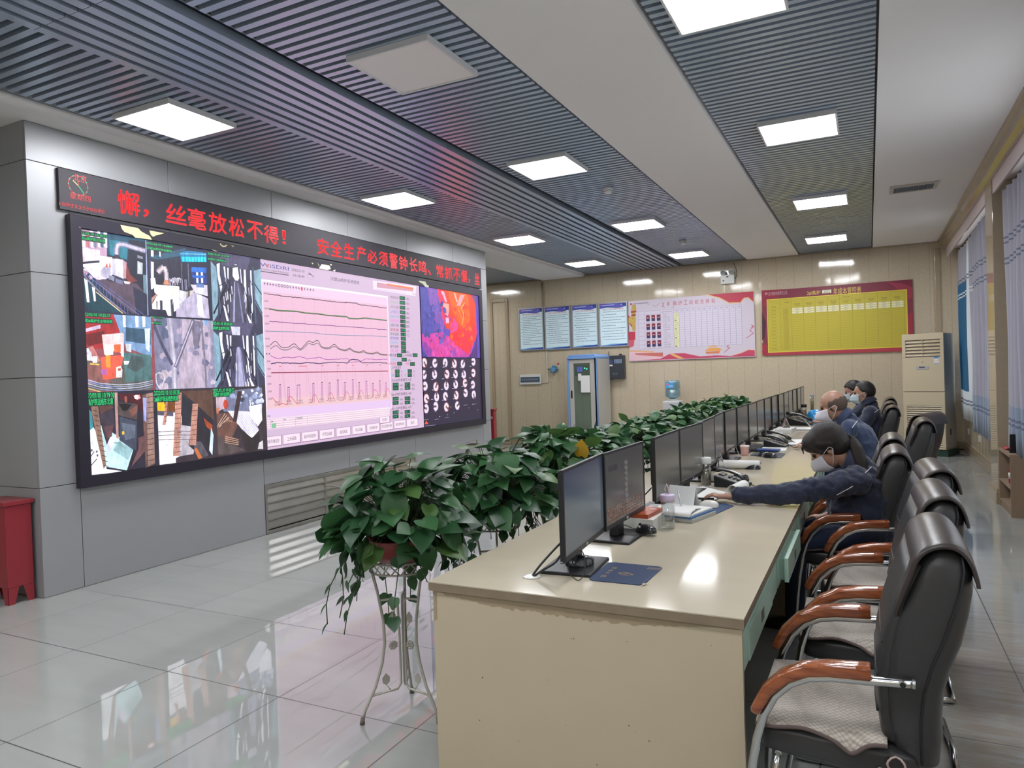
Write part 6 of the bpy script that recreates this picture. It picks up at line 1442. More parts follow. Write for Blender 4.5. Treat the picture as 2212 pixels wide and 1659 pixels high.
q = at_z(1584, 982, DZ); calendar('pink and white tent calendar left of the pink cup', q.x, q.y, .2, .9, '#cdb9b6')
q = at_z(1698, 931, DZ); calendar('pink tent calendar in front of the large black phone', q.x, q.y, .2, 1.0, '#c9a8a6')
o = thing('pen', 'silver pen leaning inside the tent calendar', 'pen', (-.90, 3.76, DZ+.001)); MB().tube([(0, .0, .003), (-.035, .05, .12)], .0035, 8).build('barrel', m_logo, o)
def papers(label, poly, n=3, seed=1, z=DZ):
    rr_ = random.Random(seed)
    for k in range(n):
        dx, dy, an = rr_.uniform(-.02, .02), rr_.uniform(-.02, .02), rr_.uniform(-.12, .12); cx_ = sum(p[0] for p in poly)/4; cy_ = sum(p[1] for p in poly)/4
        P_ = [(cx_+dx+(x-cx_)*math.cos(an)-(y-cy_)*math.sin(an), cy_+dy+(x-cx_)*math.sin(an)+(y-cy_)*math.cos(an)) for x, y in poly]
        ob = tag(MB().prism(P_, 'z', z+.0006+k*.0032, z+.0034+k*.0032).build('paper_sheet', m_paper), label[k] if isinstance(label, list) else label, 'paper')
        if not isinstance(label, list): ob['group'] = label
pc = [tuple(at_z(*q, DZ)[:2]) for q in ((1462, 1066), (1538, 1084), (1568, 1066), (1500, 1052))]
papers(['bottom sheet of the loose papers under the woman\'s hand', 'middle sheet of the loose papers under the woman\'s hand', 'top white sheet under the woman\'s hand'], pc, 3, 2)
tag(MB().obx((-.88, 4.16, DZ+.016), .13, .022, .008, (Vector((.96, .28, 0)), Vector((-.28, .96, 0)), Vector((0, 0, 1)))).build('black_clip', m_black), 'black pen case lying on the papers by the woman\'s fingers', 'pen case')
# tea tumbler
def tea(label, x, y, lidm, s=1.0, liq='#7a5a34', h=.15):
    o = thing('tea_tumbler', label, 'tumbler', (x, y, DZ+.0005))
    MB().lathe([(.0, .002), (.030*s, .002), (.032*s, .006), (.032*s, h), (.0295*s, h), (.0295*s, .012), (.0, .010)], seg=24).build('glass_body', m_clear, o)
    MB().lathe([(.0, .0125), (.0285*s, .0125), (.0285*s, h*.30), (.0, h*.30)], seg=20).build('tea_leaves', mat('tea_leaves', '#4a3620', .7), o)
    MB().lathe([(.0, h*.302), (.0285*s, h*.302), (.0285*s, h*.75), (.0, h*.75)], seg=20).build('tea', thin_glass('tea_liquid_'+liq, liq, .05, .35), o)
    MB().lathe([(.033*s, h-.004), (.034*s, h), (.034*s, h+.032), (.030*s, h+.037), (.0, h+.037)], seg=24).build('lid', lidm, o)
q = at_z(1526, 1052, DZ); tea('glass tea tumbler with a white lid and tea leaves, behind the first desk phone', q.x, q.y, mat('lid_white', '#c9cac6', .3), 1.05, '#9a8a6a', .155)
q = at_z(1737, 905, DZ); tea('glass tumbler of yellow tea with a dark lid near the blue helmet', q.x, q.y, m_black, 1.2, '#b08a2c', .17)
q = at_z(1762, 890, DZ); q.y = 11.9; q.x = -.80; tea('tall slim tumbler of pale tea with a chequered lid behind the helmet', q.x, q.y, mat('lid_check', '#9aa0a8', .3), .9, '#b8a05a', .27)

# desk phones
def make_phone(label):
    o = thing('desk_phone', label, 'telephone')
    MB().prism([(-.10, 0), (.10, 0), (.10, .018), (-.10, .075)], 'y', -.085, .085).build('body', m_black, o, bevel=.006)
    f = MB()
    for r_ in range(4):
        for k in range(3): x_ = -.02+r_*.026; f.obx((x_, .0+k*.024, .0485-.285*x_+.004), .016, .017, .005, (Vector((.96, 0, -.27)), Vector((0, 1, 0)), Vector((.27, 0, .96))))
    f.build('keys', mat('key_grey', '#3a3c42', .4), o)
    MB().obx((-.072, .03, .071), .035, .08, .006, (Vector((.96, 0, -.27)), Vector((0, 1, 0)), Vector((.27, 0, .96)))).build('display', mat('lcd_grey', '#6a7068', .2), o)
    h = MB().loft([((x_, -.055, .082-.285*x_+zz), (0, 1, 0), (0, 0, 1), w_, t_) for x_, zz, w_, t_ in ((-.115, .0, .012, .008), (-.11, .0, .026, .016), (-.075, .006, .027, .017), (-.05, .016, .018, .011), (0, .020, .017, .010), (.05, .016, .018, .011), (.075, .006, .027, .017), (.11, .0, .026, .016), (.115, .0, .012, .008))], 14).build('handset', m_mouse, o)
    return o
def coil(o, pts):
    P = [Vector(p) for p in pts]; Q = []; n = 60*(len(P)-1); 
    for i in range(n+1):
        t = i/n*(len(P)-1); k = min(int(t), len(P)-2); b = P[k].lerp(P[k+1], t-k); an = i*.9
        Q.append(b+Vector((0, math.cos(an)*.006, math.sin(an)*.006+.006)))
    MB().tube(Q, .0018, 5).build('coiled_cord', m_black, o)
ph = make_phone('black desk phone with coiled cord between the tea tumbler and the rolled sheet')
q = at_z(1582, 1048, DZ); ph.location = (q.x+.01, q.y-.03, DZ+.0005); ph.rotation_euler = (0, 0, -.1); coil(ph, [(.11, -.055, .03), (.17, -.06, .0), (.30, -.09, .0)])
def phone_at(px, py, rz, lab, s=1.0):
    c_ = dup(ph); q = at_z(px, py, DZ); c_.location = (max(q.x, -.80), q.y, DZ+.0005); c_.rotation_euler = (0, 0, rz); c_['label'] = lab; c_.scale = (s, s, s); return c_
phone_at(1657, 957, -.15, 'black desk phone behind the calculator'); phone_at(1640, 965, -.1, 'black desk phone with an orange button left of the calculator'); phone_at(1722, 918, -.1, 'large black desk phone in front of the blue helmet', 1.35)
# rolled sheet beside the first phone
t = MB(); q = at_z(1582, 1072, DZ)
t.sheet(lambda u, v: (q.x+.035*v+.030*math.sin(u*5.2), q.y+.22*v, DZ+.034-.031*math.cos(u*5.2)), 24, 3); tag(t.build('rolled_sheet', m_paper, solid=.001), 'white sheet rolled up standing against the desk phone, beside the woman\'s wrist', 'rolled paper')
# long paper roll
o = thing('paper_roll', 'long thick white paper roll lying across the desk', 'paper roll', (0, 0, 0)); A_ = at_z(1552, 1002, DZ+.04); B_ = at_z(1640, 1004, DZ+.03)
d_ = (B_-A_).normalized()
o.location = A_; MB().tube([(0, 0, 0), B_-A_], .032, 20).tube([(B_-A_)-d_*.002, (B_-A_)+d_*.001], .024, 20, mi=1).build('roll', [m_paper, mat('roll_core', '#a29c92', .8)], o)
slab('flat_book', 'grey flat book under the paper roll', 'book', [(-1.02, 5.62), (-.80, 5.60), (-.78, 5.90), (-1.0, 5.92)], DZ+.0005, DZ+.010, mat('cover_grey', '#6a6d72', .5))
q = at_z(1609, 984, DZ); o = thing('paper_cup', 'small pink paper cup beyond the paper roll', 'cup', (q.x, q.y, DZ+.0005))
MB().lathe([(.0, .0), (.028, .0), (.038, .085), (.039, .088), (.036, .086), (.026, .004), (0, .004)], seg=24).build('cup', mat('cup_pink', '#e0b0b0', .6), o); MB().lathe([(.0385, .072), (.0395, .086)], seg=24).build('rim_band', mat('cup_cream', '#dccfc4', .6), o)
papers(['lower white sheet beside the blue folder', 'upper white sheet beside the blue folder'], [(-1.0, 6.75), (-.72, 6.75), (-.70, 7.1), (-.98, 7.12)], 2, 5)
slab('blue_folder', 'flat blue folder on the papers beyond the pink cup', 'folder', [(-.98, 6.72), (-.74, 6.68), (-.73, 6.80), (-.97, 6.84)], DZ+.007, DZ+.020, mat('folder_blue', '#264484', .4))
o = thing('calculator', 'grey desk calculator with a small display in front of the desk phones', 'calculator', (-.86, 7.35, DZ+.0005), .1)
MB().prism([(-.09, 0), (.09, 0), (.09, .012), (-.09, .030)], 'y', -.06, .06).build('body', mat('calc_grey', '#a9a99f', .4), o, bevel=.003); MB().obx((-.055, 0, .0275), .03, .08, .003, (Vector((.995, 0, -.1)), Vector((0, 1, 0)), Vector((.1, 0, .995)))).build('display', mat('calc_lcd', '#6f7a5a', .3), o)
f = MB()
for r_ in range(4):
    for k in range(4): f.obx((-.02+r_*.026, -.036+k*.024, .026-.1*(-.02+r_*.026)-.004), .016, .016, .004, None)
f.build('keys', mat('calc_keys', '#6f7068', .5), o)
def open_book(label, x, y, rz, w=.26, l=.30, z=DZ):
    o = thing('open_notebook', label, 'notebook', (x, y, z+.0005), rz); t = MB()
    t.sheet(lambda u, v: ((u-.5)*l, (v-.5)*w, .006+.010*abs(math.sin(v*2*PI))**.7), 4, 20); t.build('pages', m_paper, o, solid=.003); MB().bx(-l/2-.004, l/2+.004, -w/2-.004, w/2+.004, 0, .003).build('cover', mat('cover_navy', '#39435a', .5), o); return o
open_book('open white notebook on the desk beyond the woman\'s forehead', -.66, 7.55, .05, .5, .36); 
slab('white_box_file', 'white paper stack with printed lines beside the monitors, in front of the pink calendar', 'paper stack', [(-.99, 8.55), (-.80, 8.55), (-.78, 8.95), (-.97, 8.95)], DZ+.0005, DZ+.045, m_paper)
open_book('curled white papers right of the pink calendar', -.70, 9.15, .1, .3, .3)
tag(MB().bx(-1.0, -.95, 8.3, 8.42, DZ+.0005, DZ+.05).build('small_white_box', m_paper, bevel=.003), 'tiny white box at the foot of a monitor, left of the white paper stack', 'box')
o = thing('keyboard', 'black keyboard lying behind the pink cup', 'keyboard', (-.98, 6.9, DZ+.0005)); MB().bx(-.07, .07, -.21, .21, 0, .018).build('tray', m_black, o, bevel=.003)
f = MB()
for r_ in range(5):
    for k in range(14): f.bx(-.06+r_*.025, -.04+r_*.025, -.20+k*.0287, -.176+k*.0287, .018, .024)
f.build('keys', mat('key_black', '#26272b', .4), o)
# helmet
q = at_z(1762, 908, DZ); o = thing('safety_helmet', 'bright blue vented safety helmet resting on the desk', 'helmet', (q.x, q.y+.1, DZ+.0005))
m_hel = mat('helmet_blue', '#1f86c4', .3, coat=.4)
MB().lathe([(.125, 0), (.137, .003), (.128, .012), (.120, .03), (.112, .075), (.09, .115), (.055, .138), (.0, .146)], seg=32, sx=1.05, sy=.9).build('shell', m_hel, o); MB().lathe([(.125, .002), (.155, .0), (.157, .004), (.128, .008)], seg=32, sx=1.05, sy=.85).build('brim', m_hel, o)
f = MB()
for k in range(14): a_ = 2*PI*k/14; r0 = .115 if k % 2 else .102; zz = .06 if k % 2 else .09; f.sphere((r0*1.05*math.cos(a_), r0*.9*math.sin(a_), zz), .006, 8)
f.build('vent_holes', m_blackm, o)
tag(MB().tube([(-.62, 9.15, DZ+.006), (-.74, 9.5, DZ+.09)], .007, 8).build('white_pen', mat('pen_grey', '#8f9296', .3)), 'grey pen leaning in front of the large black phone', 'pen')
for k, (x, y_) in enumerate(((-1.02, 9.6), (-1.0, 10.2))): cable('black cable bundle at the foot of the far monitors' if k else 'looped black cable left of the large phone', [(x, y_-.2, DZ+.01), (x+.06, y_-.1, DZ+.05), (x+.02, y_, DZ+.08), (x-.04, y_+.1, DZ+.03)], .006)
# ================================================================ CHAIRS
m_lea = mat('black_leather', '#313132', .36, bump=.10, bscale=45, noise=.06, nscale=6)
m_leab = mat('dark_brown_leather', '#352e2d', .33, bump=.10, bscale=45, noise=.06, nscale=6)
m_chr = mat('chrome', '#c4c6c6', .14, 1.0)
def wood_mat():
    m = mat('lacquered_wood_arm', '#8a4a28', .16, coat=.6); nt, b = ncol(m)
    tc = nt.nodes.new('ShaderNodeTexCoord'); mp = nt.nodes.new('ShaderNodeMapping'); mp.inputs['Scale'].default_value = (5, 30, 30); nt.links.new(tc.outputs['Object'], mp.inputs[0])
    n1 = nt.nodes.new('ShaderNodeTexNoise'); n1.inputs['Scale'].default_value = 2.2; n1.inputs['Detail'].default_value = 5; nt.links.new(mp.outputs[0], n1.inputs['Vector'])
    cr = nt.nodes.new('ShaderNodeValToRGB'); nt.links.new(n1.outputs['Fac'], cr.inputs[0]); cr.color_ramp.elements[0].position = .3; cr.color_ramp.elements[1].position = .7
    cr.color_ramp.elements[0].color = rgb('#6e3620'); cr.color_ramp.elements[1].color = rgb('#9a5630')
    n2 = nt.nodes.new('ShaderNodeTexNoise'); n2.inputs['Scale'].default_value = 26; n2.inputs['Detail'].default_value = 8; n2.inputs['Roughness'].default_value = .8; nt.links.new(tc.outputs['Object'], n2.inputs['Vector'])
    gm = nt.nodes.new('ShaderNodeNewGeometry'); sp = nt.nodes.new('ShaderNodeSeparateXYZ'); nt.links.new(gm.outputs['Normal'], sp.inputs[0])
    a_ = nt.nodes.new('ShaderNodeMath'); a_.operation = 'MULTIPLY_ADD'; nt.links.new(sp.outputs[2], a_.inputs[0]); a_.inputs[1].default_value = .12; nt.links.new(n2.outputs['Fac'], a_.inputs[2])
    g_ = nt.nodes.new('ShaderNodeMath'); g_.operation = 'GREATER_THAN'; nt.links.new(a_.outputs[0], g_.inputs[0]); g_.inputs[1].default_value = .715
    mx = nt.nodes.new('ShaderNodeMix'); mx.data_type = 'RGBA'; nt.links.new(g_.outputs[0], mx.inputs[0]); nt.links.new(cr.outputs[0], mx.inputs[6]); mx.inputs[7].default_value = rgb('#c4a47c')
    nt.links.new(mx.outputs[2], b.inputs['Base Color'])
    return m
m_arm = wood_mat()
def pad_mat():
    m = mat('quilted_pad', '#a59d92', .9, sheen=.3); nt, b = ncol(m)
    tc = nt.nodes.new('ShaderNodeTexCoord'); mp = nt.nodes.new('ShaderNodeMapping'); mp.inputs['Rotation'].default_value = (0, 0, .785); mp.inputs['Scale'].default_value = (75, 75, 75); nt.links.new(tc.outputs['Object'], mp.inputs[0])
    ck = nt.nodes.new('ShaderNodeTexVoronoi'); ck.inputs['Randomness'].default_value = .15; ck.inputs['Scale'].default_value = 1.0; nt.links.new(mp.outputs[0], ck.inputs['Vector'])
    cr = nt.nodes.new('ShaderNodeValToRGB'); nt.links.new(ck.outputs['Distance'], cr.inputs[0]); cr.color_ramp.elements[0].color = rgb('#b0a89e'); cr.color_ramp.elements[1].color = rgb('#857c72'); cr.color_ramp.elements[0].position = .3; cr.color_ramp.elements[1].position = .75
    nt.links.new(cr.outputs[0], b.inputs['Base Color'])
    bp = nt.nodes.new('ShaderNodeBump'); bp.inputs['Strength'].default_value = .5; bp.inputs['Distance'].default_value = .004; bp.invert = True; nt.links.new(ck.outputs['Distance'], bp.inputs['Height']); nt.links.new(bp.outputs[0], b.inputs['Normal'])
    return m
m_pad2 = pad_mat(); m_padtrim = mat('pad_trim', '#5a4d4a', .9)
BACK = [(.085, .395, .035), (.098, .42, .058), (.090, .48, .074), (.085, .55, .080), (.088, .63, .084), (.100, .71, .092), (.122, .80, .098), (.143, .89, .094), (.160, .96, .086), (.170, 1.02, .074), (.176, 1.06, .052), (.178, 1.082, .022)]
BACK = [(x, z if z < .66 else .66+(z-.66)*.865, h_*.96) for x, z, h_ in BACK]
def frames2(P):
    out = []
    for i in range(len(P)):
        a_ = Vector((P[max(i-1, 0)][0], 0, P[max(i-1, 0)][1])); b_ = Vector((P[min(i+1, len(P)-1)][0], 0, P[min(i+1, len(P)-1)][1])); t = (b_-a_).normalized(); out.append(Vector((t.z, 0, -t.x)))
    return out
def make_chair(label, headcol):
    o = thing('office_chair', label, 'office chair')
    fr = frames2(BACK)
    wd = [.17, .205, .225, .232, .236, .238, .238, .237, .235, .232, .222, .19]
    MB().loft([((x, 0, z), (0, 1, 0), n, w_, h_, 4.2) for (x, z, h_), n, w_ in zip(BACK, fr, wd)], 44).build('backrest', m_lea, o)
    for sy in (-1, 1):
        MB().tube([(x+h_*(.10+.06*i), sy*(w_+.0005), z) for i, ((x, z, h_), w_) in enumerate(zip(BACK[1:-1], wd[1:-1]))], .0035, 6).build('side_seam', m_blackm, o)
    # raised front cushion with cross seams
    t = MB(); FC = [(x-h_*.80, z, .030) for x, z, h_ in BACK[2:-2]]; f2 = frames2(FC); n_ = len(FC)
    sts = [((FC[0][0]+.01, 0, FC[0][1]-.025), (0, 1, 0), f2[0], .19, .008, 4)]
    for i, ((x, z, h_), nn) in enumerate(zip(FC, f2)): sts.append(((x, 0, z), (0, 1, 0), nn, .212, h_, 4))
    t.loft(sts, 40); t.build('front_cushion', m_lea, o)
    t = MB()
    for z in (.56, .66, .755):
        for i in range(len(FC)-1):
            if FC[i][1] <= z <= FC[i+1][1]:
                k = (z-FC[i][1])/(FC[i+1][1]-FC[i][1]); x = FC[i][0]+(FC[i+1][0]-FC[i][0])*k-.0295
                t.tube([(x+.004, -.19, z-.012), (x, -.10, z), (x, .10, z), (x+.004, .19, z-.012)], .0042, 6)
    t.build('seam_piping', m_blackm, o)
    # draped head flap over the top
    path = [(.050, .815), (.052, .87), (.068, .935), (.088, 1.00), (.108, 1.06), (.145, 1.094), (.19, 1.100), (.220, 1.078), (.238, 1.04), (.247, 1.0), (.250, .975)]
    path = [(x-.004, .66+(z-.66)*.865) for x, z in path]; P = []
    for i in range(len(path)-1):
        p0, p1, p2, p3 = path[max(i-1, 0)], path[i], path[i+1], path[min(i+2, len(path)-1)]
        for k in range(4):
            q_ = k/4; P.append(tuple(.5*((2*p1[j])+(-p0[j]+p2[j])*q_+(2*p0[j]-5*p1[j]+4*p2[j]-p3[j])*q_*q_+(-p0[j]+3*p1[j]-3*p2[j]+p3[j])*q_**3) for j in (0, 1)))
    P.append(path[-1]); nP = len(P)-1
    def flap(u, v):
        i = u*nP; k = min(int(i), nP-1); fr_ = i-k; x = P[k][0]+(P[k+1][0]-P[k][0])*fr_; z = P[k][1]+(P[k+1][1]-P[k][1])*fr_
        e = abs(v*2-1); w_ = .2405-.045*max(0, (.22-u)/.22)**1.3
        dz = -.030*e**3*(1 if .4 < u < .75 else .35); s_ = .82-.0*e
        cx_, cz_ = .155, .90
        drop = .05*e**4
        return (cx_+(x-cx_)*(1-drop), (v*2-1)*w_, cz_+(z-cz_)*(1-drop*1.2))
    hf = MB().sheet(flap, 44, 18).build('head_flap', headcol, o, solid=.010)
    # seat
    st = [((-.335, 0, .445), .18, .012), ((-.330, 0, .437), .215, .040), ((-.30, 0, .432), .232, .052), ((-.20, 0, .425), .238, .056), ((-.08, 0, .418), .238, .058), ((.03, 0, .412), .235, .056), ((.085, 0, .410), .22, .045), ((.10, 0, .410), .17, .02)]
    MB().loft([(c_, (0, 1, 0), (0, 0, 1), a_, b_, 4.5) for c_, a_, b_ in st], 40).build('seat', m_lea, o)
    def padf(u, v):
        x = -.325+.345*u; e = v*2-1; w_ = .226+.006*math.sin(u*9)+.022*max(0, (-.78-e)/.22); y_ = e*w_
        z = .4905-.012*u + .004*math.sin(u*7+v*5)
        k_ = max(0, (-.78-e)/.22); z -= k_**1.5*(.010+.006*math.sin(u*11+.6)+.026*math.exp(-((u-.74)/.085)**2))
        return (x, y_, z)
    MB().sheet(padf, 30, 22).build('seat_pad', m_pad2, o, solid=.006)
    MB().tube([padf(i/40, 0) for i in range(41)], .006, 6).build('pad_trim', m_padtrim, o)
    # frame: one bent tube each side, ending behind the back
    side = [(.082, .664), (.05, .661), (-.02, .656), (-.12, .650), (-.175, .640), (-.225, .615), (-.268, .572), (-.298, .515), (-.32, .44), (-.338, .34), (-.352, .22), (-.362, .10), (-.362, .04), (-.345, .016), (-.31, .012), (-.1, .012), (.12, .012), (.19, .012)]
    for sy in (-1, 1):
        y_ = sy*.262
        s_ = MB().tube([(x, y_, z) for x, z in side], .0125, 12).build('side_frame', m_chr, o)
        MB().tube([(.082, y_, .664), (.090, y_, .664)], .0135, 12).build('end_cap', mat('cap_steel', '#b0b2b4', .25, .9), s_)
        MB().tube([(.060, y_-.0135, .662), (.060, y_-.012, .662)], .0075, 12).build('bolt_hole', m_blackm, s_)
        ws = side[2:8]; W_ = []
        f3 = frames2([(x, z) for x, z in ws])
        for i, ((x, z), nn) in enumerate(zip(ws, f3)):
            up_ = Vector((-nn.x, 0, -nn.z)); up_ = up_ if up_.z > 0 or (i > 3 and up_.x < 0) else -up_
            if i == 0: up_ = Vector((0, 0, 1))
            c_ = Vector((x, y_, z))+up_*.026
            W_.append((c_, Vector((0, 1, 0)), up_, .027, .021-.0012*i, 4.5))
        e_ = W_[0]; W_.insert(0, (e_[0]+Vector((.004, 0, 0)), e_[1], e_[2], .024, .018, 4.5)); e_ = W_[-1]; d_ = (W_[-1][0]-W_[-2][0]).normalized(); W_.append((e_[0]+d_*.01, e_[1], e_[2], .018, .010, 4.5))
        # finer stations
        Q = []
        for i in range(len(W_)-1):
            for k in range(3): q_ = k/3; Q.append((W_[i][0].lerp(W_[i+1][0], q_), W_[i][1], W_[i][2].lerp(W_[i+1][2], q_).normalized(), W_[i][3]*(1-q_)+W_[i+1][3]*q_, W_[i][4]*(1-q_)+W_[i+1][4]*q_, 4.5))
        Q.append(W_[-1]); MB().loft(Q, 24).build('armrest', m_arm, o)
        MB().tube([(-.27, sy*.205, .375), (-.285, sy*.205, .30), (-.275, sy*.212, .18), (-.30, sy*.24, .06), (-.31, y_, .014)], .010, 10).build('seat_support', m_chr, o)
    MB().tube([(.19, -.262, .012), (.20, 0, .012), (.19, .262, .012)], .0125, 10).build('rear_crossbar', m_chr, o)
    MB().tube([(-.27, -.205, .375), (-.27, .205, .375)], .010, 8).tube([(.0, -.262, .40), (0, .262, .40)], .010, 8).build('seat_crossbar', m_chr, o)
    return o
chA = make_chair('x', m_leab)
chairs = [(0.0, 2.43, 0, 'nearest black leather office chair with a scratched orange brown wooden armrest and beige seat pad'),
 (.055, 3.20, .02, 'second black office chair from the camera, with a beige pad and heavily scratched armrests'),
 (.10, 3.93, .04, 'third black office chair from the camera, empty, just right of the woman\'s back'),
 (-.045, 4.60, 0, 'black office chair the woman with the ponytail sits on'),
 (-.04, 5.40, 0, 'empty black office chair directly behind the woman\'s chair'),
 (.235, 6.95, 0, 'black office chair of the bald man, pushed far back from him'),
 (.33, 7.70, -.42, 'black office chair turned away, its smooth front seen against the air conditioner'),
 (.05, 8.98, 0, 'black office chair of the short haired man in the pale blue mask'),
 (.05, 9.90, 0, 'black office chair of the man with glasses, half hidden'),
 (.08, 11.05, 0, 'farthest black office chair of the row')]
for i, (x, y, rz, lb) in enumerate(chairs):
    q = chA if i == 0 else dup(chA)
    q.location = (x, y, 0); q.rotation_euler = (0, 0, rz); q['label'] = lb; q['group'] = 'black leather chairs along the desk'
tag(MB().tube([(-.0+.022*math.cos(t_)+.04, 2.43-.243-.004*math.sin(3*t_), .425+.022*math.sin(t_)) for t_ in [2*PI*k/12 for k in range(12)]], .005, 6, closed=True, flat=.6).build('pink_tie_loop', mat('tie_pink', '#b09a94', .8)), 'pale pink cloth tie loop hanging from the pad of the nearest chair', 'cloth tie')

# ================================================================ PEOPLE
m_skin = mat('skin', '#a37c68', .5, noise=.05, nscale=18); m_skin2 = mat('skin_ruddy', '#9a7562', .42, noise=.06, nscale=18)
m_navy = mat('navy_work_jacket', '#1b2238', .8, noise=.10, nscale=25, bump=.25, bscale=30, sheen=.25)
m_navyb = mat('faded_navy_jacket', '#25334f', .8, noise=.10, nscale=25, bump=.25, bscale=30, sheen=.25)
m_trou = mat('dark_trousers', '#232d44', .85); m_shoe = mat('black_shoe', '#161616', .4)
m_hairb = mat('dark_brown_hair', '#1f1614', .5, noise=.45, nscale=3, stretch=(60, 60, 4), bump=.5, bscale=30)
m_hairk = mat('black_hair', '#15130f', .5, noise=.3, nscale=60); m_hairg = mat('thin_shaved_hair', '#4f3f36', .7, noise=.25, nscale=90)
m_maskw = mat('mask_white', '#c6c5cc', .8); m_maskb = mat('mask_pale_blue', '#aebfc4', .8); m_pipe = mat('reflective_piping', '#c9cdd6', .5)
m_eye = mat('eye_dark', '#1a1412', .2)
class Head:
    def __init__(s, c, yaw=0, pitch=0, sc=1.0):
        """yaw 0 faces -x, pitch > 0 looks down"""
        f = Vector((-math.cos(pitch), 0, -math.sin(pitch))); u = Vector((-math.sin(pitch), 0, math.cos(pitch))) if True else None
        rot = Matrix.Rotation(yaw, 3, 'Z'); s.f = rot @ f; s.u = rot @ u; s.l = s.u.cross(s.f); s.c = Vector(c); s.k = sc
    def p(s, x, y, z): return s.c + (s.f*x + s.l*y + s.u*z)*s.k
    def ax(s): return (s.f, s.l, s.u)
    def shapes(s, t):
        k = s.k; A = s.ax()
        t.sphere(s.p(-.012, 0, .022), .1*k, 20, sx=.98, sy=.77, sz=.98, ax=A)
        t.sphere(s.p(.028, 0, -.035), .1*k, 18, sx=.66, sy=.62, sz=.82, ax=A)
        t.sphere(s.p(.048, 0, -.085), .1*k, 14, sx=.34, sy=.36, sz=.28, ax=A)
        t.capsule(s.p(.078, 0, .015), s.p(.106, 0, -.026), .008*k, .013*k, 10); t.capsule(s.p(.100, -.012, -.03), s.p(.100, .012, -.03), .007*k, .007*k, 8)
        t.capsule(s.p(.080, -.03, .022), s.p(.080, .03, .022), .011*k, .011*k, 8)
        t.capsule(s.p(.082, -.018, -.062), s.p(.082, .018, -.062), .008*k, .008*k, 8); t.sphere(s.p(.070, 0, -.098), .018*k, 10)
        for sy in (-1, 1):
            t.sphere(s.p(-.008, sy*.076, -.015), .1*k, 12, sx=.17, sy=.055, sz=.30, ax=A); t.sphere(s.p(.055, sy*.042, -.025), .026*k, 10)
    def neck(s, t, base, r0=.052, r1=.058): t.capsule(s.p(-.03, 0, -.06), base, r0*s.k, r1, 14)
    def surf(s, az, el, gr=1.0):
        """point on the cranium; az 0 forward, + towards the person's left"""
        a_, e = math.radians(az), math.radians(el); x = .098*math.cos(e)*math.cos(a_)*gr; y = .077*math.cos(e)*math.sin(a_)*gr; z = .098*math.sin(e)*gr
        return s.p(-.012+x, y, .022+z)
def hand(t, wrist, mid, tip, up, side, curl=.35, sc=1.0, thumb=1):
    """palm from wrist to knuckles, five separate fingers; side = direction from little finger to thumb"""
    wrist, mid, tip, up, side = map(Vector, (wrist, mid, tip, up, side)); f = (tip-mid).normalized(); up = up.normalized(); side = side.normalized()
    for k in (-1.5, -.5, .5, 1.5): t.capsule(wrist.lerp(mid, .15)+side*k*.011*sc, mid+side*k*.019*sc, .015*sc, .0115*sc, 10)
    t.capsule(wrist-(mid-wrist).normalized()*.03, wrist.lerp(mid, .3), .025*sc, .023*sc, 12)
    for k, ln in ((1.5, .9), (.5, 1.0), (-.5, .95), (-1.5, .74)):
        L_ = (tip-mid).length*ln; b = mid+side*k*.020*sc; d_ = (f+side*k*.05).normalized()
        p1 = b+d_*L_*.42+up*.010*sc; p2 = p1+(d_-up*curl).normalized()*L_*.33; p3 = p2+(d_-up*curl*2.2).normalized()*L_*.27
        t.capsule(b, p1, .0095*sc, .0085*sc, 10); t.capsule(p1, p2, .0085*sc, .0078*sc, 10); t.capsule(p2, p3, .0078*sc, .0068*sc, 10)
    b = wrist.lerp(mid, .35)+side*.022*sc; p1 = b+(side*.8+f*.7).normalized()*.036*sc; p2 = p1+(side*.25+f-up*.2).normalized()*.030*sc
    t.capsule(b-side*.01, p1, .013*sc, .0105*sc, 10); t.capsule(p1, p2, .010*sc, .008*sc, 10)
def cast(ob, pts, lift=.002):
    """points of a garment's surface met by sight lines"""
    from mathutils.bvhtree import BVHTree
    bv = BVHTree.FromPolygons([v.co for v in ob.data.vertices], [tuple(p.vertices) for p in ob.data.polygons]); out = []
    for x, y in pts:
        d_ = ray(x, y).normalized(); h_, n_, i_, _ = bv.ray_cast(Vector((0, 0, CAMH)), d_)
        if h_ is not None: out.append(h_+n_*lift)
    return out
def densify(P, n=10): return [(P[i][0]+(P[i+1][0]-P[i][0])*k/n, P[i][1]+(P[i+1][1]-P[i][1])*k/n) for i in range(len(P)-1) for k in range(n)]+[P[-1]]
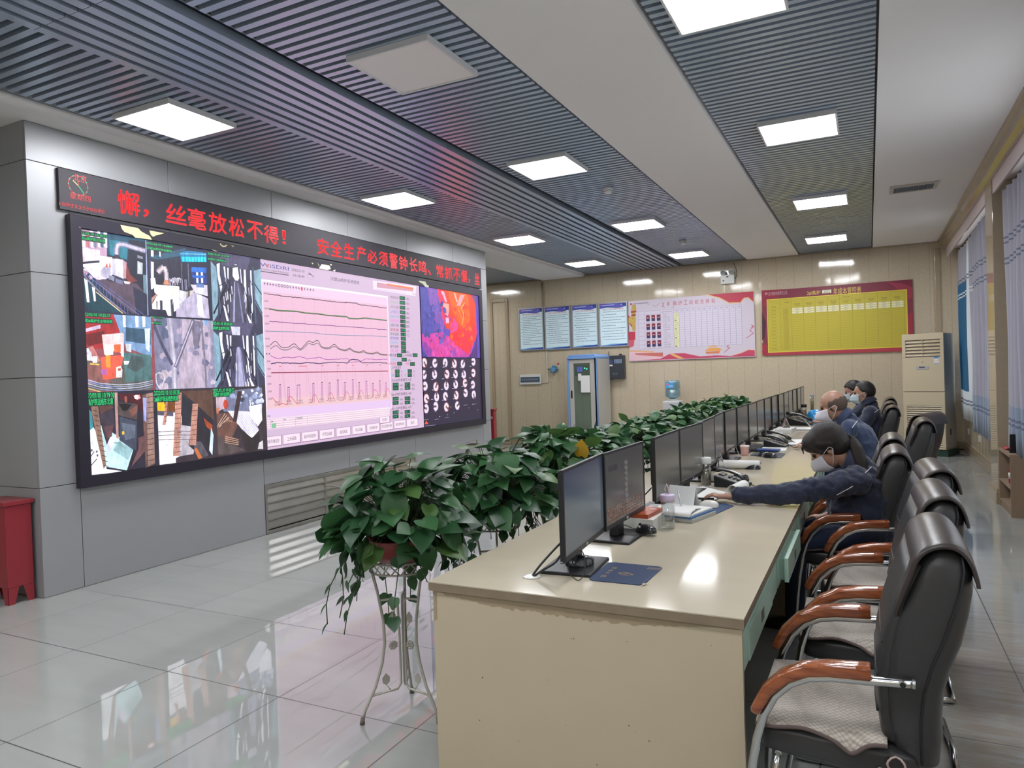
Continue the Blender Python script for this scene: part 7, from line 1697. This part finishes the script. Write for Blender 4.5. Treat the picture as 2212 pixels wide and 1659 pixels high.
def person(label, hd, neckb, hips, chest, sh, arms, knees, feet, skin, jacket, vox=.008, hands=None, wr=.022, belly=.03):
    """hips/chest = centres; sh = (left, right) shoulders; arms = [(elbow, wrist), ...]"""
    o = thing('person', label, 'person', (hips[0], hips[1], 0), 0, 'people working at the desk')
    L_ = lambda ob: loc(ob, o)
    t = MB(); hd.shapes(t); hd.neck(t, neckb); hips, chest = Vector(hips), Vector(chest); side = (Vector(sh[0])-Vector(sh[1])).normalized()
    t.capsule(hips+side*.06, chest+side*.07, .10, .10, 16); t.capsule(hips-side*.06, chest-side*.07, .10, .10, 16); t.capsule(Vector(sh[0])*.8+Vector(sh[1])*.2, Vector(sh[1])*.8+Vector(sh[0])*.2, .06, .06, 14); t.capsule(neckb, chest, .055, .09, 14)
    for s_, (el, wr_) in zip(sh, arms):
        t.capsule(s_, el, .046, .038, 12); t.capsule(el, wr_, .038, .026, 12)
    for h_ in hands or []: hand(t, *h_)
    for sgn, kn, ft in ((1, knees[0], feet[0]), (-1, knees[1], feet[1])):
        t.capsule(hips+side*.085*sgn, kn, .078, .055, 14); t.capsule(kn, Vector(ft)+Vector((0, 0, .07)), .052, .035, 12)
    L_(remeshed('body', t, skin, None, voxel=vox*.75, smooth=3))
    t = MB()
    t.capsule(hips+side*.065+Vector((0, 0, -.02)), chest+side*.075, .125, .118, 18); t.capsule(hips-side*.065+Vector((0, 0, -.02)), chest-side*.075, .125, .118, 18); t.capsule(hips+side*.03+Vector((-belly, 0, .03)), chest+side*.03+Vector((-belly*.9, 0, -.03)), .125, .12, 18); t.capsule(hips-side*.03+Vector((-belly, 0, .03)), chest-side*.03+Vector((-belly*.9, 0, -.03)), .125, .12, 18)
    t.capsule(Vector(sh[0])*.92+Vector(sh[1])*.08, Vector(sh[1])*.92+Vector(sh[0])*.08, .075, .075, 16); t.capsule(Vector(neckb)+Vector((.02, 0, -.01)), chest, .072, .12, 16)
    for s_, (el, wr_) in zip(sh, arms):
        el, wr_ = Vector(el), Vector(wr_); s_ = Vector(s_); t.capsule(s_, el, .074, .060, 16); t.capsule(el, wr_-(wr_-el).normalized()*.01, .060, .044, 16)
        for k in range(3): q_ = R.uniform(.2, 1.0); m_ = s_.lerp(el, q_); t.sphere(m_+Vector((R.uniform(-.01, .01), R.uniform(-.01, .01), .010)), .070-.010*q_, 12, sx=.5, sy=1.0, sz=1.03)
    j = L_(remeshed('jacket', t, jacket, None, voxel=vox, smooth=3, wrinkle=wr, wscale=.06))
    # turned down collar
    nb = Vector(neckb); up = (hd.p(-.03, 0, -.06)-nb).normalized(); fw = Vector(hd.f); fw = (fw-up*fw.dot(up)).normalized(); sd_ = up.cross(fw); t = MB()
    def col(u, v):
        a_ = math.radians(35+290*u); r_ = .068+.030*v; hgt = .075-.06*v-.015*math.cos(a_)
        return nb + fw*(r_*math.cos(a_)+.005) + sd_*(r_*math.sin(a_)*1.05) + up*hgt
    L_(t.sheet(col, 30, 5).build('collar', jacket, None, solid=.008))
    t = MB()
    for sgn, kn, ft in ((1, knees[0], feet[0]), (-1, knees[1], feet[1])):
        t.capsule(hips+side*.085*sgn+Vector((0, 0, -.01)), kn, .092, .070, 14); t.capsule(kn, Vector(ft)+Vector((0, 0, .09)), .068, .055, 14)
    t.capsule(hips+side*.08, hips-side*.08, .11, .11, 14)
    L_(remeshed('trousers', t, m_trou, None, voxel=.014, smooth=4, wrinkle=.012))
    for ft in feet:
        ft = Vector(ft); sh_ = MB().loft([(ft+Vector((.06, 0, .045)), (0, 1, 0), (0, 0, 1), .018, .02), (ft+Vector((.05, 0, .04)), (0, 1, 0), (0, 0, 1), .034, .04), (ft+Vector((-.03, 0, .036)), (0, 1, 0), (0, 0, 1), .040, .036), (ft+Vector((-.12, 0, .03)), (0, 1, 0), (0, 0, 1), .044, .028), (ft+Vector((-.18, 0, .022)), (0, 1, 0), (0, 0, 1), .03, .016), (ft+Vector((-.195, 0, .02)), (0, 1, 0), (0, 0, 1), .01, .008)], 16)
        L_(sh_.build('shoe', m_shoe))
    for sy in (-1, 1): L_(MB().sphere(hd.p(.079, sy*.031, .004), .0105*hd.k, 12).build('eye', m_eye))
    return o, j
def mask(o, hd, m, beak=0.0, pleats=0, z0=-.112, z1=-.012):
    def fn(u, v):
        az = math.radians(-68+136*u); z = z0+(z1-z0)*v
        r_x = .098+.010*math.sin(v*PI)+beak*math.sin(v*PI)*max(0, 1-abs(u-.5)*2.6); prof = 1-.32*max(0, (.42-v)/.42)**1.5-.06*max(0, v-.75)
        rx = (r_x+.012)*prof; ry = .076*(1-.28*max(0, (.5-v)/.5)**1.4)
        w_ = .0018*math.sin(v*pleats*2*PI) if pleats else 0
        return hd.p(.0+rx*math.cos(az)+w_+.004, ry*math.sin(az), z)
    g_ = loc(MB().sheet(fn, 24, 18).build('face_mask', m, None, solid=.0022), o)
    for sy, u in ((-1, 0), (1, 1)):
        for v, ez in ((.93, .012), (.12, -.045)):
            a_ = fn(u, v); P = [a_, a_.lerp(hd.p(-.012, sy*.084, ez), .5)+hd.l*sy*.006, hd.p(-.018, sy*.088, ez*.6), hd.p(-.028, sy*.084, -.012)]
            lp = loc(MB().tube(P, .0019, 6).build('ear_loop', mat('elastic_white', '#cfcfd3', .7)), o); lp.parent = g_; lp.matrix_parent_inverse = Matrix.Identity(4)
def cap_hair(o, hd, m, edge, gr=1.075, lift=.0, name='hair'):
    """hair as a skull cap; edge(az) gives the lowest elevation"""
    t = MB(); rr_ = random.Random(4)
    def fn(u, v):
        az = -180+360*u; e0 = edge(az); el = e0+(90-e0)*v; g = gr+.018*math.sin(az*.31+el*.2)+.012*math.sin(az*.13-el*.37) + lift*math.cos(math.radians(el))*.0
        g2 = g if v > .06 else 1.0
        return hd.surf(az, el, g2)
    return loc(t.sheet(fn, 60, 16).build(name, m, None, solid=.004), o)
def ear(o, hd, skin):
    pass
# ---- the woman
hw = Head((-.232, 4.47, 1.045), yaw=.10, pitch=.62, sc=.99)
ow_, jw = person('woman in a navy work jacket with a long brown ponytail, leaning over the desk', hw, (-.085, 4.50, .955), (.0, 4.52, .585), (-.035, 4.51, .83),
    ((-.075, 4.325, .885), (-.075, 4.70, .885)), [((-.375, 4.125, .835), (-.685, 4.135, .805)), ((-.05, 4.81, .70), (-.22, 4.68, .625))], [(-.40, 4.40, .51), (-.40, 4.66, .51)], [(-.42, 4.38, 0), (-.45, 4.68, 0)], m_skin, m_navy, .0075,
    hands=[((-.70, 4.135, .800), (-.785, 4.145, .797), (-.875, 4.165, .790), (0, 0, 1), (0, 1, 0), .30, .95), ((-.23, 4.67, .622), (-.30, 4.63, .615), (-.37, 4.59, .605), (0, 0, 1), (-.3, -1, 0), .3, .92)], wr=.036, belly=.10)
mask(ow_, hw, m_maskw, beak=.012)
t = MB(); A = hw.ax()
t.sphere(hw.p(-.030, 0, .038), .1, 24, sx=1.12, sy=.93, sz=1.02, ax=A); t.sphere(hw.p(.018, 0, .066), .1, 20, sx=.88, sy=.86, sz=.66, ax=A); t.sphere(hw.p(-.06, 0, -.012), .1, 18, sx=.80, sy=.82, sz=.75, ax=A)
for sy in (-1, 1): t.capsule(hw.p(.055, sy*.062, .055), hw.p(.035, sy*.080, -.002), .020, .010, 10); t.capsule(hw.p(.02, sy*.072, .05), hw.p(-.03, sy*.078, .02), .022, .02, 10)
hh = loc(remeshed('hair', t, m_hairb, None, voxel=.006, smooth=3), ow_)
tb = hw.p(-.145, -.004, -.020)
t = MB(); Pt = [hw.p(-.105, 0, .0), tb, tb+Vector((.028, -.045, -.045)), tb+Vector((.050, -.075, -.13)), tb+Vector((.066, -.085, -.21)), tb+Vector((.080, -.08, -.275))]
t.loft([(Pt[0], hw.l, hw.u, .03, .03, 2.2), (Pt[1], (0, 1, 0), (.8, 0, .6), .017, .017, 2.2), (Pt[2], (0, 1, 0), (.95, 0, .3), .036, .034, 2.2), (Pt[3], (0, 1, 0), (1, 0, .1), .040, .036, 2.2), (Pt[4], (0, 1, 0), (1, 0, 0), .034, .026, 2.2), (Pt[5], (0, 1, 0), (1, 0, 0), .012, .008, 2.2)], 18)
for k in range(9): t.tube([Pt[2]+Vector((R.uniform(-.03, .03), R.uniform(-.03, .0), 0)), Pt[3]+Vector((R.uniform(-.035, .035), -.02, 0)), Pt[4]+Vector((R.uniform(-.03, .03), -.01, 0)), Pt[5]+Vector((R.uniform(-.02, .03), 0, R.uniform(-.03, .01)))], [.006, .006, .005, .001], 6)
pt = loc(t.build('ponytail', m_hairb, None, subd=1), ow_)
loc(MB().tube([tb+Vector((.012*math.cos(a_), .019*math.sin(a_), -.012*math.cos(a_))) for a_ in [2*PI*k/14 for k in range(14)]], .006, 8, closed=True).build('hair_tie', m_blackm), ow_)
loc(MB().tube([hw.p(.075, .03, .10), hw.p(.108, .035, .075), hw.p(.118, .03, .045)], [.008, .006, .002], 8).build('hair_strand', m_hairb), ow_)
for P in ([(1807, 1069), (1842, 1050)], [(1869, 1022), (1882, 1010)]):
    q_ = cast(jw, densify(P, 8))
    if len(q_) > 2: loc(MB().tube(q_, .0024, 6).build('piping', m_pipe), ow_)
# ---- the bald man
hb = Head((-.300, 6.98, 1.150), yaw=.05, pitch=.26, sc=1.13)
ob_, jb = person('bald man in a faded navy work jacket and white pointed mask, leaning on the desk', hb, (-.20, 7.0, 1.035), (.04, 7.0, .585), (-.09, 7.0, .88),
    ((-.165, 6.80, .965), (-.165, 7.20, .965)), [((-.26, 6.76, .80), (-.46, 6.86, .805)), ((-.26, 7.24, .80), (-.46, 7.14, .805))], [(-.38, 6.88, .51), (-.38, 7.12, .51)], [(-.36, 6.86, 0), (-.42, 7.15, 0)], m_skin2, m_navyb, .010,
    hands=[((-.47, 6.865, .80), (-.55, 6.89, .797), (-.635, 6.93, .79), (0, 0, 1), (0, 1, 0), .35), ((-.47, 7.135, .80), (-.55, 7.11, .797), (-.635, 7.07, .79), (0, 0, 1), (0, -1, 0), .35)], wr=.03)
mask(ob_, hb, m_maskw, beak=.030)
loc(MB().tube([hb.p(.146, 0, -.045), hb.p(.12, 0, -.012)], .0012, 5).build('mask_ridge', m_maskw), ob_)
def patch(o, hd, m, a0, a1, e0, e1, gr, name):
    def fn(u, v):
        az = a0+(a1-a0)*u; w_ = math.sin(u*PI)**.35; el = e0+(e1*w_-e0)*v+3*math.sin(az*.2); return hd.surf(az, el, gr if .05 < u < .95 and .05 < v < .93 else .99)
    return loc(MB().sheet(fn, 36, 12).build(name, m, None, solid=.002), o)
patch(ob_, hb, m_hairg, 62, 298, -42, 22, 1.018, 'hair')
for P in ([(1841, 924), (1852, 909)],):
    q_ = cast(jb, densify(P, 8))
    if len(q_) > 2: loc(MB().tube(q_, .003, 6).build('piping', m_pipe), ob_)
# ---- the short haired man
h3 = Head((-.065, 8.98, 1.185), yaw=.0, pitch=.05, sc=1.07)
o3, j3 = person('man with short black hair and a pale blue mask sitting upright', h3, (-.01, 8.98, 1.055), (.02, 8.98, .585), (.01, 8.98, .88),
    ((.0, 8.77, .975), (0, 9.19, .975)), [((-.10, 8.72, .76), (-.42, 8.84, .81)), ((-.10, 9.24, .76), (-.42, 9.12, .81))], [(-.42, 8.88, .51), (-.42, 9.10, .51)], [(-.42, 8.88, 0), (-.45, 9.1, 0)], m_skin, m_navy, .012,
    hands=[((-.43, 8.845, .80), (-.51, 8.87, .797), (-.59, 8.90, .79), (0, 0, 1), (0, 1, 0), .35), ((-.43, 9.115, .80), (-.51, 9.09, .797), (-.59, 9.06, .79), (0, 0, 1), (0, -1, 0), .35)], wr=.03)
mask(o3, h3, m_maskb, beak=.012, pleats=3)
def short_edge(az):
    a_ = abs(az)
    return 38 if a_ < 40 else (38-(a_-40)*1.2 if a_ < 75 else (-4 if a_ < 92 else -38))
cap_hair(o3, h3, m_hairk, short_edge, 1.06)
for P in ([(1889, 891), (1903, 881)],):
    q_ = cast(j3, densify(P, 8))
    if len(q_) > 2: loc(MB().tube(q_, .003, 6).build('piping', m_pipe), o3)
# ---- the man with glasses
h4 = Head((-.185, 9.88, 1.175), yaw=.05, pitch=.25, sc=1.06)
o4, j4 = person('man with glasses, black hair and a pale blue mask, half hidden behind his colleague', h4, (-.09, 9.9, 1.05), (.02, 9.9, .585), (-.03, 9.9, .88),
    ((-.08, 9.69, .97), (-.08, 10.11, .97)), [((-.25, 9.64, .80), (-.52, 9.76, .81)), ((-.25, 10.16, .80), (-.52, 10.04, .81))], [(-.42, 9.8, .51), (-.42, 10.02, .51)], [(-.42, 9.8, 0), (-.45, 10.0, 0)], m_skin, m_navy, .012,
    hands=[((-.53, 9.765, .80), (-.61, 9.79, .797), (-.69, 9.82, .79), (0, 0, 1), (0, 1, 0), .35), ((-.53, 10.035, .80), (-.61, 10.01, .797), (-.69, 9.98, .79), (0, 0, 1), (0, -1, 0), .35)], wr=.03)
mask(o4, h4, m_maskb, beak=.012, pleats=3)
cap_hair(o4, h4, m_hairk, lambda az: 25 if abs(az) < 45 else (25-(abs(az)-45)*.9 if abs(az) < 75 else (-6 if abs(az) < 92 else -35)), 1.10)
t = MB()
for sy in (-1, 1):
    t.tube([h4.p(.098, sy*.034+.022*math.cos(a_), .004+.017*math.sin(a_)) for a_ in [2*PI*k/16 for k in range(16)]], .0014, 5, closed=True); t.tube([h4.p(.097, sy*.056, .006), h4.p(.05, sy*.078, .004), h4.p(-.01, sy*.082, .0)], .0014, 5)
t.tube([h4.p(.1, -.012, .008), h4.p(.1, .012, .008)], .0014, 5); loc(t.build('glasses', m_logo), o4)
# ================================================================ PLANTS ON WIRE STANDS
m_leaf = mat('leaf_green', '#376039', .40, noise=.30, nscale=9, transl=.22); m_leaf2 = mat('leaf_dark', '#264a2c', .38, noise=.25, nscale=9, transl=.18); m_leaf3 = mat('leaf_light', '#4c6c38', .4, noise=.15, nscale=9, transl=.25)
m_leafy = mat('leaf_yellow', '#b8932e', .5, noise=.12, nscale=20, transl=.2); m_stem = mat('stem_green', '#3a5030', .6); m_wire = mat('wire_painted_white', '#a9a69c', .4, .2); m_pot = mat('terracotta_red_pot', '#8a2a26', .35); m_soil = mat('soil', '#2a211b', .95)
HL = [(0, 0), (.02, .16), (.10, .29), (.24, .36), (.40, .36), (.56, .30), (.72, .20), (.86, .10), (1.0, 0)]
def leaf(t, base, d, up, size, mi, droop=.35, fold=.25):
    """heart shaped leaf with a folded midrib and a drooping tip"""
    d = d.normalized(); s_ = d.cross(up).normalized(); n_ = s_.cross(d).normalized(); vs = []; m = len(HL)
    def P(a_, w_):
        return base + d*(a_-.06)*size*(1-.12*a_) + s_*w_*size*1.12 + n_*(abs(w_)*fold*size*.9 - droop*size*a_*a_*.6)
    for a_, w_ in HL: vs.append(P(a_, 0))
    for sg in (-1, 1):
        for k, (a_, w_) in enumerate(HL[1:-1]): vs.append(P(a_-(.10 if k < 2 else 0), sg*w_)); 
    fs = []; n1 = m; n2 = m+(m-2)
    for off, sg in ((n1, -1), (n2, 1)):
        for k in range(m-3): f_ = (k+1, k+2, off+k+1, off+k); fs.append(f_ if sg < 0 else f_[::-1])
        f_ = (0, 1, off); fs.append(f_ if sg < 0 else f_[::-1]); f_ = (m-2, m-1, off+m-3); fs.append(f_ if sg < 0 else f_[::-1])
    t.add(vs, fs, mi, True)
def make_plant(label, seed, n=190, trail=14, detail=True, rad=.31, hgt=.46, yellow=None):
    rr_ = random.Random(seed); o = thing('potted_plant', label, 'potted plant')
    # bowl
    MB().lathe([(.07, .705), (.10, .708), (.125, .76), (.135, .805), (.140, .81), (.132, .81), (.125, .795), (.0, .79)], seg=28).build('pot', m_pot, o)
    MB().lathe([(.0, .793), (.126, .797)], seg=20).build('soil', m_soil, o)
    t = MB(); ts = MB(); c0 = Vector((0, 0, .82))
    for i in range(n):
        a_ = rr_.uniform(0, 2*PI); el = math.asin(rr_.uniform(-.35, .98)); q_ = rr_.uniform(.55, 1.0)**.6
        dirv = Vector((math.cos(a_)*math.cos(el), math.sin(a_)*math.cos(el), math.sin(el)))
        p = c0 + Vector((dirv.x*rad*q_, dirv.y*rad*q_, .02+max(-.12, dirv.z)*hgt*q_*.72))
        out = Vector((dirv.x, dirv.y, 0)); out = out.normalized() if out.length > .01 else Vector((1, 0, 0))
        d_ = (out*rr_.uniform(.5, 1.1)+Vector((rr_.uniform(-.6, .6), rr_.uniform(-.6, .6), rr_.uniform(-.85, .45)+dirv.z*.25)))
        size = rr_.uniform(.085, .150)*(1.0 if i % 7 else 1.25)
        mi = rr_.choices((0, 1, 2), (5, 5, 1))[0]
        leaf(t, p, d_, (dirv+Vector((0, 0, .7))).normalized(), size, mi, rr_.uniform(.1, .6), rr_.uniform(.05, .35))
        if i % 2 == 0 or detail:
            s0 = c0+Vector((dirv.x*.06, dirv.y*.06, -.02)); m_ = s0.lerp(p, .55)+Vector((0, 0, .05)); ts.tube([s0, m_, p], .0022, 4)
    if yellow is not None:
        t.sm.append; leaf(t, c0+Vector(yellow), Vector((.1, -.2, 1)), Vector((0, -1, .2)), .13, 3, .1, .1)
    for k in range(trail):
        a_ = rr_.uniform(0, 2*PI); ca, sa = math.cos(a_), math.sin(a_); L_ = rr_.uniform(.12, .42); r0 = rr_.uniform(.15, .24); P = []
        for j in range(6):
            q_ = j/5; P.append(Vector((ca*(r0+.09*q_+.03*math.sin(q_*5+k)), sa*(r0+.09*q_+.03*math.cos(q_*4+k)), .80-L_*q_+.03*math.sin(q_*PI))))
        ts.tube(P, .0025, 5)
        for j in range(1, 6):
            if rr_.random() < .85: leaf(t, P[j], Vector((ca*.5+rr_.uniform(-.7, .7), sa*.5+rr_.uniform(-.7, .7), -.8)), Vector((ca, sa, .4)), rr_.uniform(.05, .085), rr_.choice((0, 1)), .3, .2)
    t.build('foliage', [m_leaf, m_leaf2, m_leaf3, m_leafy], o); ts.build('stems', m_stem, o)
    # wire stand: ring basket, bowed legs, leaf ornaments
    f = MB(); ring = lambda r_, z: [(r_*math.cos(2*PI*k/28), r_*math.sin(2*PI*k/28), z) for k in range(28)]
    f.tube(ring(.150, .715), .005, 6, closed=True).tube(ring(.135, .665), .005, 6, closed=True)
    for k in range(20):
        a_ = 2*PI*k/20; b_ = a_+2*PI/20; f.tube([(.150*math.cos(a_), .150*math.sin(a_), .715), (.135*math.cos(b_), .135*math.sin(b_), .665)], .003, 4).tube([(.150*math.cos(b_), .150*math.sin(b_), .715), (.135*math.cos(a_), .135*math.sin(a_), .665)], .003, 4)
    f.build('basket_ring', m_wire, o)
    for k in range(3):
        a_ = math.radians(ANG[k]); ca, sa = math.cos(a_), math.sin(a_)
        lg = MB().tube([(ca*r_, sa*r_, z) for r_, z in ((.135, .68), (.112, .58), (.088, .44), (.085, .34), (.10, .25), (.135, .15), (.185, .06), (.20, .018))], .0065, 8).build('leg', m_wire, o)
        MB().tube([(ca*.198, sa*.198, .03), (ca*.202, sa*.202, .0)], [.009, .011], 8).build('foot', mat('foot_brown', '#6a6058', .7), lg)
        f = MB().tube([(ca*.10, sa*.10, .535), (ca*.03, sa*.03, .53), (ca*.018, sa*.018, .51), (ca*.014, sa*.014, .35), (ca*.014, sa*.014, .14), (ca*.03, sa*.03, .118), (ca*.15, sa*.15, .115)], .0055, 7)
        f.build('inner_scroll', m_wire, o)
        if detail:
            S_ = Vector((ca, sa, 0))
            for z, r_ in ((.44, .045), (.17, .085)):
                f = MB(); c_ = S_*r_+Vector((0, 0, z)); ps = [(0, .032), (.018, .012), (.016, -.010), (0, -.022), (-.016, -.010), (-.018, .012)]
                f.add([c_+S_*x+Vector((0, 0, y_)) for x, y_ in ps]+[c_+S_*x+Vector((0, 0, y_))+Vector((-sa, ca, 0))*.002 for x, y_ in ps], [tuple(range(6)), tuple(range(11, 5, -1))]); f.tube([c_+Vector((0, 0, -.02)), c_-S_*.02+Vector((0, 0, -.05))], .002, 5); f.build('leaf_ornament', m_wire, o)
            f = MB(); c_ = S_*.045+Vector((0, 0, .32))
            for j in range(7): b_ = 2*PI*j/7; f.sphere(c_+S_*.014*math.cos(b_)+Vector((0, 0, .014*math.sin(b_))), .008, 8)
            f.sphere(c_, .007, 8); f.build('flower_ornament', m_wire, o)
    return o
ANG = (236, 116, -8)
f1, f2 = at_z(850, 1590, 0), at_z(804, 1525, 0)
cx0, cy0 = -1.935, 2.66
p1 = make_plant('nearest potted pothos on a white wire stand with trailing stems, left of the desk', 1, 230, 18); p1.location = (cx0, cy0, 0)
p2 = make_plant('second potted pothos, just behind the nearest one, spilling towards the desk', 2, 230, 22, rad=.34); p2.location = (-1.93, 3.58, 0)
p3 = make_plant('third potted pothos of the row, seen above the two nearest monitors, with one yellow leaf', 3, 230, 10, rad=.36, yellow=(.24, -.10, .17)); p3.location = (-1.93, 4.45, 0)
hedge = []
lb = ['fourth', 'fifth', 'sixth', 'seventh', 'eighth', 'ninth', 'tenth', 'eleventh', 'twelfth']
for k in range(9):
    y = 5.25+k*.80
    if k < 2: q = make_plant('x', 10+k, 220, 6, False, .34, .34); hedge.append(q)
    else: q = dup(hedge[k % 2])
    q.location = (-1.98+.02*math.sin(k*2.1), y, 0); q.rotation_euler = (0, 0, k*1.3)
    q['label'] = lb[k]+' potted pothos from the camera in the hedge like row behind the monitors'
for q in [p1, p2, p3]+[q for q in bpy.data.objects if q.name.startswith('potted_plant')]: q['group'] = 'potted pothos in a row behind the desk'
